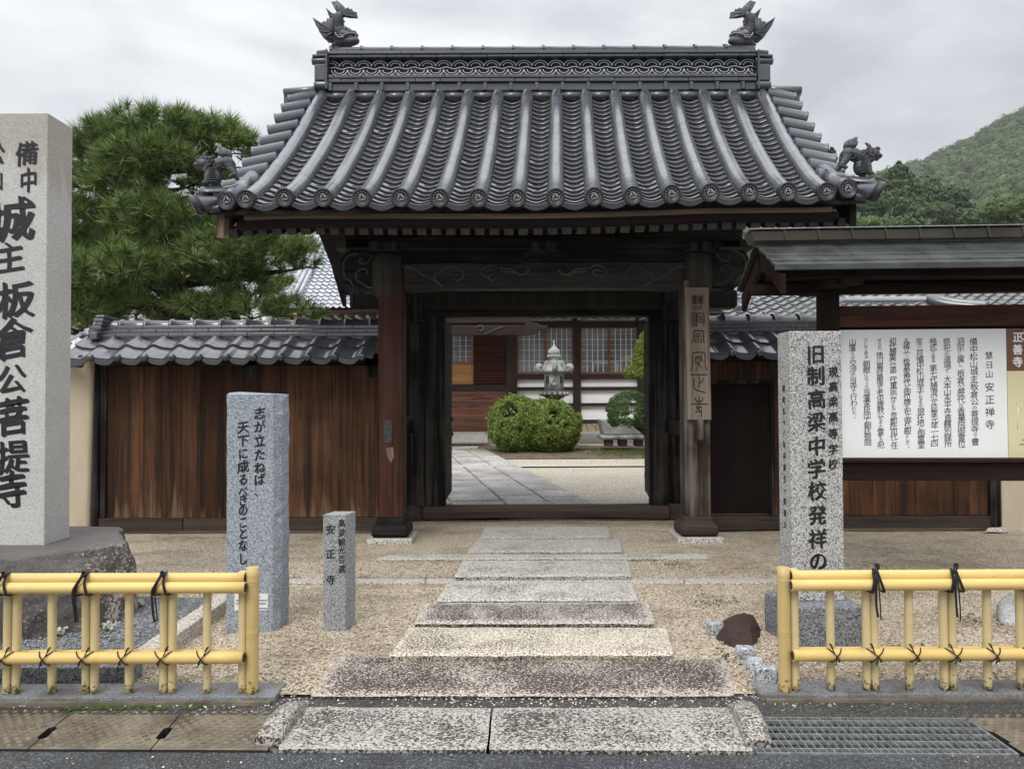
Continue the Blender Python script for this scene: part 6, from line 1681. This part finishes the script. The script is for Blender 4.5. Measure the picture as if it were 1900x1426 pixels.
for q in range(1, 5): hb(k, 800, 875, 621 + q * 10, 621.8 + q * 10, YH + .05, .006)
k.build('muntin_lattice', LATTICE, lw)
k = MB(); hb(k, 800, 875, 674, 711, YH + .05, .01)
for q in range(7): hb(k, 800, 875, 675 + q * 5.3, 677 + q * 5.3, YH + .035, .02)
k.build('lattice_panel', m_wood('orange_lattice_wood', (.20, .10, .04), (.40, .22, .10), 'x'), lw)
m = MB()
for q in range(5): hb(m, 560, 940, 728.2 + q * 15.2, 742.4 + q * 15.2, YH + .02 - .004 * q, .05)
m.build('siding', SIDING, hall)
hp('stone_base', RUBBLE, [(955, 1420, 784.5, 806)], YH + .02, .3); 
hp('stone_step', SLAB_M['pale'], [(560, 905, 806, 822)], YH - .9, 1.2); hp('stone_step', SLAB_M['grey'], [(560, 1200, 800, 807)], YH - .2, .5)
# porch beam with carved nose in front of the hall
hp('porch_beam', HALLWX, [(800, 975, 603, 622)], 21.6, .25, None, .02); m = MB(); c = at(975, 622, 21.6)
m.prism([(0, 0), (.30, .06), (.42, .16), (.62, .20), (.66, .27), (.45, .30), (.30, .38), (0, .36)], .2, Matrix.Translation(c)); m.build('porch_beam_nose', HALLWX, hall, bevel=.01)
hp('porch_purlin', HALLWX, [(700, 985, 590, 599)], 21.7, .3)
m = MB(); m.tube(subdiv([at(u, v, 21.59) for u, v in ((885, 608), (892, 604), (897, 609), (893, 614), (887, 612))], 3), .03, 4); m.tube(subdiv([at(u, v, 21.59) for u, v in ((898, 620), (910, 616), (922, 610), (934, 607))], 3), .03, 4); m.build('scroll_carving', RAFTER, hall)
hp('porch_pillar', HALLW, [(800, 818, 600, 812)], 21.65, .3)
# hall roof
m = MB(); O = at(532, 572, 22.5); up = V((0, .80, .60)).normalized()
PER = 12.4 / F * 22.5 * 1.0
wave_roof(m, O, V((1, 0, 0)), up, (at(1420, 572, 22.5).x - O.x) / PER, PER, 29, .24, .045, .045, 7)
hr = m.build('roof', TILE_HALL, hall); e = hr.modifiers.new('es', 'EDGE_SPLIT'); e.split_angle = radians(45)
m = MB(); xr_ = at(1420, 572, 22.5).x; top = O + up * 7.0
m.box(O.x - .3, xr_, top.y - .2, top.y + .2, top.z - .2, top.z + .7); m.build('ridge', TILE_ANNEX, hr)
m = MB(); m.add([V((O.x, O.y, O.z - .1)), V((xr_, O.y, O.z - .1)), V((xr_, top.y, top.z - .1)), V((O.x, top.y, top.z - .1))], [(0, 1, 2, 3)]); m.add([V((O.x, 2 * top.y - O.y, O.z - .1)), V((xr_, 2 * top.y - O.y, O.z - .1)), V((xr_, top.y, top.z - .1)), V((O.x, top.y, top.z - .1))], [(0, 1, 2, 3)]); m.build('roof_deck', HALLWX, hall)
m = MB()
for k in range(3): m.tube([O + V((-.02 - .22 * k * 0 + k * .17 - .1, 0, .07)), O + V((-.1 + k * .17, 0, .07)) + up * 7], .075, 8)
for k in range(18): c = O + up * (.2 + k * .38); m.tube([c + V((-.5, 0, -.05)), c + V((0, 0, .06))], .085, 8)
m.build('verge_tile_row', TILE_HALL, hr)
hp('eave_fascia', SIDING, [(532, 1420, 573, 580)], 22.6, .1)
m = MB()
for k in range(44): u = 540 + k * 19.8; hb(m, u, u + 6.5, 583, 588.5, 22.75, .9)
m.build('rafter_ends', LANTERN_M, hall)
m = MB(); hb(m, 560, 1420, 580, 584, 22.7, 1.4); m.build('eave_soffit', HALLWX, hall)
m = MB(); hb(m, 520, 575, 520, 640, YH + .4, .2); m.build('gable_wall', PLASTER, hall)

# low tiled annex roof to the right, behind the wall
an = thing('annex_building', 'low building with grey tiled roofs and a curved hip ridge, behind the right wall', 'building', (6.5, 15, 0))
m = MB(); O = at(1362, 612, 14.0); up = V((0, .90, .43)).normalized()
wave_roof(m, O, V((1, 0, 0)), up, 34, .25, 14, .24, .04, .04, 7); ar = m.build('roof', TILE_ANNEX, an)
e = ar.modifiers.new('es', 'EDGE_SPLIT'); e.split_angle = radians(45)
for pth, r_ in (([(1372, 576, 15.0), (1395, 571, 15.4), (1415, 562, 15.8), (1440, 545, 16.2)], .10), ([(1372, 582, 14.95), (1398, 577, 15.3), (1420, 567, 15.7), (1446, 550, 16.1)], .07),
                ([(1720, 552, 15.0), (1745, 563, 14.8), (1785, 568, 14.6), (1830, 572, 14.4)], .10), ([(1722, 546, 15.1), (1750, 556, 14.9), (1790, 562, 14.7), (1835, 565, 14.5)], .08)):
    m = MB(); m.tube(subdiv([at(*q) for q in pth], 4), r_, 10); m.build('hip_ridge', TILE_WALL, ar)
m = MB(); a, b = at(1570, 553, 14.6), at(1720, 560, 14.6); m.box(a.x, b.x, 14.6, 15.0, a.z - .05, a.z + .03); m.build('gable_ridge', TILE_HALL, ar, bevel=.02)
m = MB(); m.box(O.x + .4, O.x + 8.2, 14.5, 18, .04, O.z - .05); m.build('wall', PLASTER, an)

# ------------------------------------------------------------------ courtyard: path, kerb lines, lantern, shrubs, basin
m = MB(); th = radians(9.5); dv_ = V((-sin(th), cos(th), 0)); rv_ = V((cos(th), sin(th), 0)); O = V((.02, 10.2, GZ + .02))
wcol = [(-1.62, -.86), (-.85, -.13), (-.12, .48), (.49, 1.05)]
for c_, (a, b) in enumerate(wcol):
    d = -1.2 + (c_ * .37) % .6
    while d < 10.5:
        ln = ru(.75, 1.25); g = .012; q = [O + rv_ * (a + g) + dv_ * (d + g), O + rv_ * (b - g) + dv_ * (d + g), O + rv_ * (b - g) + dv_ * (d + ln - g), O + rv_ * (a + g) + dv_ * (d + ln - g)]
        if all(p.y > 9.2 for p in q):
            dz = ru(-.004, .006); m.hexa([p + V((0, 0, -.05)) for p in q] + [p + V((0, 0, .03 + dz)) for p in q])
        d += ln
PAVE = m_granite('worn_paving_granite', [(.3, (.26, .245, .225)), (.5, (.47, .445, .415)), (.7, (.60, .575, .54))], 55, .6, (.17, .155, .16), .5, 1.1, (.44, .60), .3, .3)
kind(m.build('courtyard_path', PAVE, bevel=.015))
m = MB(); m.hexa([gp(700, 934, .03), gp(953, 933, .03), gp(950, 930, .03), gp(700, 931, .03)] + [gp(700, 934, .06), gp(953, 933, .06), gp(950, 930, .06), gp(700, 931, .06)])
m.hexa([gp(955, 937, .03), gp(1300, 932, .03), gp(1300, 927, .03), gp(955, 930, .03)] + [gp(955, 937, .065), gp(1300, 932, .065), gp(1300, 927, .065), gp(955, 930, .065)])
m.hexa([gp(850, 866, .03), gp(1250, 863.5, .03), gp(1250, 861, .03), gp(850, 862, .03)] + [gp(850, 866, .075), gp(1250, 863.5, .075), gp(1250, 861, .075), gp(850, 862, .075)])
kind(m.build('courtyard_kerb', SLAB_M['pale'], bevel=.01))
sheet('garden_soil', at(880, 835, 20).x, 4.6, 17.9, 23.0, GZ + .035, SOIL, 40, 40, .03)

def leaves(name, mat, parent, pts, size, n_asp=.6, droop=0.):
    """many small leaf faces; pts: (position, outward normal)"""
    m = MB()
    for p, nrm in pts:
        n = (nrm + V((random.gauss(0, .6), random.gauss(0, .6), random.gauss(0, .6) + .3))).normalized()
        t = n.cross(V((R() - .5, R() - .5, R() - .5))); 
        if t.length < 1e-4: continue
        t.normalize(); b = n.cross(t); s = size * ru(.6, 1.3)
        m.add([p - t * s, p - b * s * n_asp * .5 + n * s * .12, p + t * s, p + b * s * n_asp * .5 + n * s * .12], [(0, 1, 2, 3)])
    return m.build(name, mat, parent)
def dome_pts(c, rx, ry, rz, n, depth=.25, low=-.55, lump=.10, holes=(), fq=3.0):
    out = []
    while len(out) < n:
        d = V((random.gauss(0, 1), random.gauss(0, 1), random.gauss(0, 1))).normalized()
        if d.z < low or (d.y > .55): continue
        if any((d - V(h).normalized()).length < hr for h, hr in holes) and R() < .93: continue
        k = 1 + lump * mnoise.noise(d * fq + c) + lump * .6 * mnoise.noise(d * fq * 2.7 + c)
        r = (1 - depth * R() ** 2.2) * k
        out.append((c + V((d.x * rx * r, d.y * ry * r, d.z * rz * r)), V((d.x / rx, d.y / ry, d.z / rz)).normalized()))
    return out
YBU = 19.6
sh = thing('azalea_bush', 'big clipped round green bush in front of the stone lantern', 'bush', gp(990, 836, GZ))
c = at(1000, 790, YBU + 1.0); k_ = YBU / F
pts = dome_pts(at(1014, 793, YBU + 1.0), 67 * k_, 1.1, 55 * k_, 11000, .30, -.85, .10, [((.2, -.75, .62), .20), ((.22, -.8, .45), .14), ((.26, -.85, .2), .10), ((.5, -.8, .1), .13), ((.05, -.8, .2), .12), ((.62, -.6, .5), .12)]) + dome_pts(at(958, 787, YBU + .85), 55 * k_, 1.0, 56 * k_, 7500, .30, -.9, .11, [((-.25, -.78, .55), .34), ((-.5, -.8, .0), .14), ((.1, -.85, -.1), .12)])
for k in range(260):
    p, n_ = random.choice(pts)
    for q in range(3): pts.append((p + n_ * ru(.02, .10) + V((ru(-.02, .02), 0, ru(0, .05))), n_))
leaves('foliage', BUSH, sh, pts, .056)
m = MB(); m.ball(at(1010, 795, YBU + 1.05), .80, 8, (72 * k_ / 1.0, 1.0, 50 * k_ / 1.0)); m.ball(at(957, 795, YBU + 1.0), .80, 8, (52 * k_, .9, 48 * k_)); m.build('dark_core', BARK, sh)  # solid dark core standing in for the shaded inside of the bush

YLN = 21.6
lan = thing('stone_lantern', 'carved grey stone lantern with onion-shaped finial and curled roof corners, behind the clipped bush', 'lantern', at(1028, 800, YLN))
def lv(v): return at(1028, v, YLN).z
cx = at(1028, 700, YLN).x; cyl = V((cx, YLN, 0)); kx_ = YLN / F
def lat(prof, nm, mat, n=24, par=None, rot=0.0):
    m = MB(); m.lathe([(r * kx_, lv(v)) for r, v in prof], n, cyl, Matrix.Rotation(rot, 4, 'Z')); return m.build(nm, mat, par or lan)
lat([(.6, 631), (1.6, 633), (1.2, 637), (2.2, 641), (6, 645), (10.5, 649), (11.5, 653), (11.2, 656), (8, 657.5), (11, 659), (11.5, 662), (8.5, 664), (8, 668), (10, 669)][::-1], 'finial', LANTERN_M)
m = MB()
for k in range(10): a = 2 * pi * k / 10; m.ball(cyl + V((10.2 * kx_ * cos(a), 10.2 * kx_ * sin(a), lv(660.5))), .045, 4, (1, 1, 1.2))
m.build('lotus_ring', LANTERN_M, lan)
rfl = lat([(17.5, 669), (18.5, 671), (18.5, 676), (22, 682), (27, 687), (28, 690), (22, 692.5), (10, 693)][::-1], 'lantern_roof', LANTERN_M, 6, None, pi / 6)
m = MB()
for k in range(6):
    a = pi / 3 * k + pi / 6; d = V((cos(a), sin(a), 0)); pth = []
    for (r, v) in ((17, 671), (20, 680), (26, 687), (31, 688), (34.5, 685), (34.5, 680), (31.5, 679), (30.5, 682)): pth.append(cyl + d * (r * kx_) + V((0, 0, lv(v))))
    m.tube(subdiv(pth, 3), [.045 + .035 * min(1, i / 8) for i in range(22)], 6)
m.build('curled_corner', LANTERN_M, rfl)
fb = lat([(18, 724), (18, 693)], 'fire_box', LANTERN_M, 6, None, 0)
m = MB()
for sgn, (u0, u1) in ((-1, (1012, 1018)), (1, (1038, 1044))):
    m.box(at(u0, 700, YLN).x, at(u1, 700, YLN).x, YLN - 17.0 * kx_ * .87, YLN - 8 * kx_, lv(711), lv(698))
m.build('fire_opening', PIT_SHADE, fb)
m = MB(); c = V((cx - .01, YLN - 16.2 * kx_, 0)); m.tube([c + V((-.10, 0, lv(715))), c + V((0, -.02, lv(702))), c + V((.10, 0, lv(715))), c + V((-.10, 0, lv(715)))], .02, 5); m.ball(c + V((0, .02, lv(713))), .07, 5); m.build('relief', LANTERN_M, fb)
lat([(20, 724), (24, 726), (26, 729), (25, 733), (17, 737), (12, 740), (11, 790), (15, 795), (26, 800), (27, 812)][::-1], 'pedestal', LANTERN_D, 24)
m = MB()
for k in range(16): a = 2 * pi * k / 16; m.ball(cyl + V((25 * kx_ * cos(a), 25 * kx_ * sin(a), lv(730.5))), .06, 4)
m.build('lotus_petals', LANTERN_M, lan)

YBS = 20.6
bs = thing('stone_basin', 'rectangular grey stone basin on a moulded foot, under the pruned tree', 'stone basin', at(1160, 836, YBS))
m = MB(); a0, a1 = at(1113, 778, YBS), at(1206, 806, YBS)
m.hexa([V((a0.x + .1, YBS, a1.z)), V((a1.x, YBS, a1.z)), V((a1.x, YBS + .8, a1.z)), V((a0.x + .1, YBS + .8, a1.z)), V((a0.x, YBS - .05, a0.z)), V((a1.x, YBS - .05, a0.z)), V((a1.x, YBS + .85, a0.z)), V((a0.x, YBS + .85, a0.z))]); m.build('tank', GR_BOULDER, bs, bevel=.03)
m = MB(); b0, b1 = at(1114, 807, YBS), at(1208, 815, YBS); m.box(b0.x, b1.x, YBS - .12, YBS + .9, b1.z, b0.z); m.build('moulded_foot', LANTERN_M, bs, bevel=.05, seg=4)
m = MB()
for u in (1124, 1150, 1180): vbox(m, u, u + 14, 815, 828, YBS, .5)
m.build('support_stone', LANTERN_D, bs, bevel=.02)
def pad_tree(name, label, cat, pads, mat, trunk, Y, base, leafn, size):
    t = thing(name, label, cat, base)
    P_ = []
    for (u, v, a, b_) in pads:
        k = Y / F; P_ += dome_pts(at(u, v, Y), a * k, a * k * .9, b_ * k, leafn, .30, -.75, .14, [((ru(-.6, .4), -.7, ru(-.3, .6)), .16) for q in range(5)], 3.5)
    leaves('foliage', mat, t, P_, size)
    m = MB()
    for tr in trunk:
        m.tube(subdiv([at(u, v, Y + dy) for u, v, dy in tr], 4), [.085 - .045 * i / (4 * (len(tr) - 1)) for i in range(4 * (len(tr) - 1) + 1)], 8)
    m.build('trunk', BARK, t); return t
pad_tree('pruned_tree', 'clipped dome-shaped green tree above the stone basin', 'tree', [(1168, 763, 42, 37)], PRUNED, [[(1212, 822, 0), (1196, 802, 0), (1180, 790, .1), (1165, 775, .2)], [(1196, 802, 0), (1185, 785, -.1), (1178, 770, -.2)]], 19.4, gp(1212, 826, GZ), 8000, .040)
pad_tree('pruned_tree', 'yellow-green clipped foliage pads half hidden behind the right door leaf', 'tree', [(1181, 690, 25, 14), (1190, 668, 17, 18), (1196, 645, 17, 20), (1200, 628, 13, 14)], YELLOWPAD, [[(1225, 830, 0), (1222, 760, 0), (1210, 700, 0), (1200, 640, 0)]], 18.6, gp(1225, 832, GZ), 1500, .045)
m = MB(); g0 = gp(1165, 838, GZ + .03)
for k in range(2600):
    p = V((g0.x + random.gauss(0, .45), g0.y - .6 + random.gauss(0, .55), GZ + .03))
    if k % 4 == 0: p = V((ru(-2.0, 2.6), 20.9 + random.gauss(0, .12), GZ + .03))
    h = ru(.03, .09); d = V((random.gauss(0, .03), random.gauss(0, .03), h)); w = V((ru(-1, 1), ru(-1, 1), 0)).normalized() * .012
    m.add([p - w, p + w, p + d], [(0, 1, 2)])
kind(m.build('grass', GRASS), 'stuff')

# ------------------------------------------------------------------ black pine behind the left wall
YP_ = 11.2
pine = thing('pine_tree', 'large dark green pine with layered needle pads, behind the left wall', 'tree', (at(330, 700, YP_).x, YP_ + .6, .03))
PADS = [(148, 600, 30, 34, -.2), (140, 560, 26, 30, -.1), (280, 272, 110, 30, .2), (290, 250, 130, 34, 0), (200, 280, 66, 38, .2), (385, 268, 84, 38, .1), (430, 292, 52, 34, .3), (280, 300, 100, 40, -.3), (165, 330, 46, 44, .1), (345, 330, 70, 34, .2), (240, 350, 70, 34, -.2), (400, 345, 40, 26, .4),
        (165, 415, 40, 40, .3), (290, 400, 86, 34, -.4), (300, 440, 70, 34, -.3), (380, 420, 60, 30, 0), (220, 455, 60, 28, .5), (180, 520, 62, 42, -.4), (255, 500, 66, 44, -.6), (330, 505, 62, 36, -.4), (400, 480, 72, 44, -.5), (470, 470, 50, 36, -.4), (520, 480, 48, 38, -.3), (560, 478, 30, 36, -.2), (440, 520, 60, 26, 0),
        (180, 570, 48, 34, -.2), (300, 560, 66, 26, .2), (390, 575, 60, 20, -.2), (470, 580, 60, 20, -.1), (545, 582, 50, 16, -.1), (150, 470, 30, 30, .2), (120, 420, 40, 120, .9), (250, 600, 70, 20, .6), (340, 470, 120, 60, 1.1), (230, 400, 90, 60, 1.0), (420, 380, 60, 50, 1.2), (300, 560, 140, 40, 1.2), (480, 540, 70, 40, 1.0), (170, 560, 60, 50, 1.0), (290, 330, 130, 70, 1.3), (350, 540, 180, 50, 1.4), (300, 440, 150, 70, 1.4), (210, 480, 90, 60, 1.1), (440, 440, 60, 40, .9), (170, 600, 60, 40, .8), (230, 590, 70, 40, 1.6), (330, 600, 90, 40, 1.7), (450, 590, 90, 40, 1.6), (150, 590, 40, 50, 1.6)]
m = MB(); kp = YP_ / F
def tuft(m, c, ax, n, ln, wd):
    for q in range(n):
        d = (ax * ru(.25, .9) + V((random.gauss(0, .5), random.gauss(0, .5), random.gauss(0, .42)))).normalized()
        L_ = ln * ru(.75, 1.15); s = d.cross(V((R() - .5, R() - .5, R() - .5)))
        if s.length < 1e-4: continue
        s = s.normalized() * wd; b = c + ax * ru(-.04, .05); tip = b + d * L_ + V((0, 0, -.12 * L_ * R()))
        m.add([b - s, b + s, tip], [(0, 1, 2)])
tips = []
for (u, v, a, b_, dy) in PADS:
    Y = YP_ + dy + .5; c = at(u, v, Y); k = Y / F
    for q in range(int(a * b_ / (52 if dy < .8 else 90)) + 8):
        for _ in range(20):
            d = V((random.gauss(0, 1), random.gauss(0, 1), random.gauss(0, 1))).normalized()
            if d.z > -.55 and d.y < .5: break
        r = ru(.72, 1.0) * (1 + .14 * mnoise.noise(d * 3 + c)); p = c + V((d.x * a * k * r, d.y * .62 * r, d.z * b_ * k * r + (ru(0, .16) if d.z > .5 and R() < .35 else 0)))
        ax = (V((d.x * .55, d.y * .55, d.z * .4 + .75))).normalized(); tips.append((p, c))
        tuft(m, p, ax, 58, ru(.20, .28), .0066)
fo = m.build('crown', NEEDLE, pine)
m = MB(); tb = V((at(345, 700, YP_ + .7).x, YP_ + .8, .0)); trunk = [tb, at(340, 640, YP_ + .75), at(325, 560, YP_ + .8), at(318, 480, YP_ + .75), at(300, 400, YP_ + .7), at(292, 320, YP_ + .7), at(290, 260, YP_ + .6)]
m.tube(subdiv(trunk, 4), [.20 - .15 * i / 24 for i in range(25)], 12); m.build('trunk', BARK, pine)
m = MB()
tc = subdiv(trunk, 6)
for (u, v, a, b_, dy) in PADS[:30]:
    c = at(u, v + b_ * .55, YP_ + dy + .55); s = min(tc, key=lambda p: abs(p.z - (c.z - .15)) + .0 * (p - c).length); mid = s.lerp(c, .55) + V((ru(-.1, .1), ru(-.1, .1), ru(-.12, .05)))
    m.tube(subdiv([s, mid, c], 4), [.055, .052, .05, .046, .042, .036, .03, .022, .014], 7)
    for q in range(5):
        e = c + V((random.gauss(0, a * kp * .5), random.gauss(0, .25), random.gauss(0, .06) + .05)); m.tube([c, c.lerp(e, .5) + V((0, 0, .03)), e], [.016, .012, .006], 5)
m.build('branch', BARK, pine)

# ------------------------------------------------------------------ wooded hills at the right
def sky_h(u): return interp(u, [(1100, 640), (1200, 520), (1300, 430), (1400, 400), (1480, 378), (1560, 350), (1640, 322), (1680, 303), (1715, 290), (1750, 281), (1775, 272), (1800, 262), (1825, 248), (1850, 234), (1875, 218), (1900, 205), (1950, 185), (2050, 150), (2200, 120), (2500, 150)])
def hill_z(x, y):
    u = CX + F * x / y if y > 1 else CX
    top = at(950, sky_h(u) + 20, 380).z
    t = max(0, min(1, (y - 48) / (380 - 48))); return -.3 + (top) * (t ** 1.25)
m = MB(); vs = []; fs = []; NX, NY = 60, 40
for j in range(NY + 1):
    y = 48 + 372 * j / NY
    for i in range(NX + 1):
        u = 1150 + 1300 * i / NX; x = (u - CX) / F * y; yy = y
        z = hill_z(x, min(y, 380)) - (max(0, y - 380) * .6); z += 2.5 * mnoise.noise(V((x * .02, y * .02, 3))); vs.append(V((x, yy, max(z, -.3))))
for j in range(NY):
    for i in range(NX): a = j * (NX + 1) + i; fs.append((a, a + 1, a + NX + 2, a + NX + 1))
m.add(vs, fs, True); kind(m.build('hills', HILL))
def crown_quads(m, c, r, h, n, size, conif=False, sp=.5):
    ph = V((R() * 9, R() * 9, R() * 9))
    for k in range(n):
        d = V((random.gauss(0, 1), random.gauss(0, 1), random.gauss(0, 1))).normalized()
        if d.y > .55 or d.z < -.6: continue
        if conif:
            t = R() ** .8; a = ru(0, 2 * pi); rr = r * (1 - t) ** .7 * (.6 + .45 * abs(sin(t * 11 + ph.x))) * (1 + .55 * mnoise.noise(V((cos(a) * 1.5, sin(a) * 1.5, t * 3)) + ph)) * ru(.6, 1); p = c + V((rr * cos(a), rr * sin(a) * .9, (t - .35) * h)); d = V((cos(a), sin(a), .5)).normalized()
        else:
            q = 1 + .35 * mnoise.noise(d * 2.2 + ph) + .16 * mnoise.noise(d * 5.5 + ph); q *= ru(.86, 1.0); p = c + V((d.x * r * q, d.y * r * q, d.z * h * .5 * q))
        nn = (d + V((random.gauss(0, sp), random.gauss(0, sp), random.gauss(0, sp) + .15))).normalized(); t_ = nn.cross(V((R() - .5, R() - .5, R() - .5)))
        if t_.length < 1e-4: continue
        t_.normalize(); b = nn.cross(t_); s = size * ru(.6, 1.3)
        m.add([p - t_ * s, p - b * s * .55, p + t_ * s, p + b * s * .55], [(0, 1, 2, 3)])
def core(m, c, r, h):
    vs0, fs0 = ICO; ph = V((R() * 9, R() * 9, R() * 9))
    m.add([c + V((q.x * r, q.y * r, q.z * h)) * (1 + .3 * mnoise.noise(q * 1.7 + ph)) for q in vs0], fs0, True)
m = MB(); cnt = 0
while cnt < 1800:
    y = 130 + 265 * R() ** .75; u = ru(1270, 2380); x = (u - CX) / F * y; z = hill_z(x, min(y, 380))
    if z < 3: continue
    r = ru(2.6, 5.2); crown_quads(m, V((x, y, z + r * .55)), r, r * 1.7, 190, .34 + y * .0010, False, .28); core(m, V((x, y, z + r * .5)), r * .86, r * .78); cnt += 1
kind(m.build('forest', FOREST), 'stuff')
# nearer trees that can be told apart
NT = [(1545, 385, 44, 170, 62, 1, 'dark conifer whose top rises just right of the gate roof tiles'), (1598, 385, 44, 56, 84, 0, 'round-headed tree directly below the right roof-corner lion'), (1628, 352, 42, 56, 90, 0, 'dark bushy tree beside the lion, under the open sky'), (1668, 338, 40, 58, 96, 1, 'tallest pointed conifer standing clear against the sky, right of the lion'),
      (1700, 358, 44, 56, 100, 0, 'dark spreading tree to the right of the tallest pointed conifer'), (1650, 385, 50, 62, 88, 0, 'broad rounded tree under the tall conifers'), (1742, 372, 48, 48, 98, 0, 'dark rounded tree at the lower edge of the pale hillside'), (1715, 402, 50, 44, 86, 0, 'rounded dark green tree just above the notice-board roof, left part'),
      (1778, 384, 38, 50, 96, 1, 'dark conifer in the middle of the slope above the notice board'), (1790, 412, 48, 40, 86, 0, 'low rounded tree above the middle of the notice-board ridge'), (1876, 392, 44, 54, 84, 2, 'bright fresh-green tree at the right edge above the notice board'), (1835, 405, 40, 40, 88, 0, 'dull olive rounded tree left of the bright fresh-green one'), (1600, 425, 60, 36, 80, 2, 'light green rounded tree peeping out below the gate eave corner'), (1925, 400, 44, 60, 86, 0, 'broad tree cut off by the right edge of the photo'), (1660, 425, 50, 34, 82, 0, 'low dense tree touching the notice-board ridge, left of centre')]
for (u, v, a, h, Y, kd, lb_) in NT:
    c = at(u, v, Y); k = Y / F
    t = thing('conifer_tree' if kd == 1 else 'broadleaf_tree', lb_, 'tree', V((c.x, Y, 0)), 'trees on the lower slope')
    m = MB(); crown_quads(m, c, a * k, h * k, 2200, .26, kd == 1); m.build('crown', NEARLEAF[1 if kd == 1 else kd], t)
    m = MB(); m.tube([V((c.x, Y + .3, -.3)), V((c.x + .2, Y + .3, c.z * .6)), V((c.x, Y, c.z + h * k * (.5 if kd == 1 else .1)))], [.32, .22, .05], 7); m.build('trunk', BARK, t)

# ------------------------------------------------------------------ damp air between the gate and the hills
HAZE = True
if HAZE:
    hm = bpy.data.materials.new('damp_air'); hm.use_nodes = True; ht = hm.node_tree
    ht.nodes.remove(ht.nodes['Principled BSDF'])
    pv = node(ht, 'ShaderNodeVolumePrincipled', {'Color': (.86, .90, .95, 1), 'Density': .00034, 'Anisotropy': .3})
    ht.links.new(pv.outputs[0], ht.nodes['Material Output'].inputs['Volume'])
    m = MB(); m.box(-260, 420, -40, 470, -1.6, 230); o = m.build('haze', hm); kind(o, 'stuff')
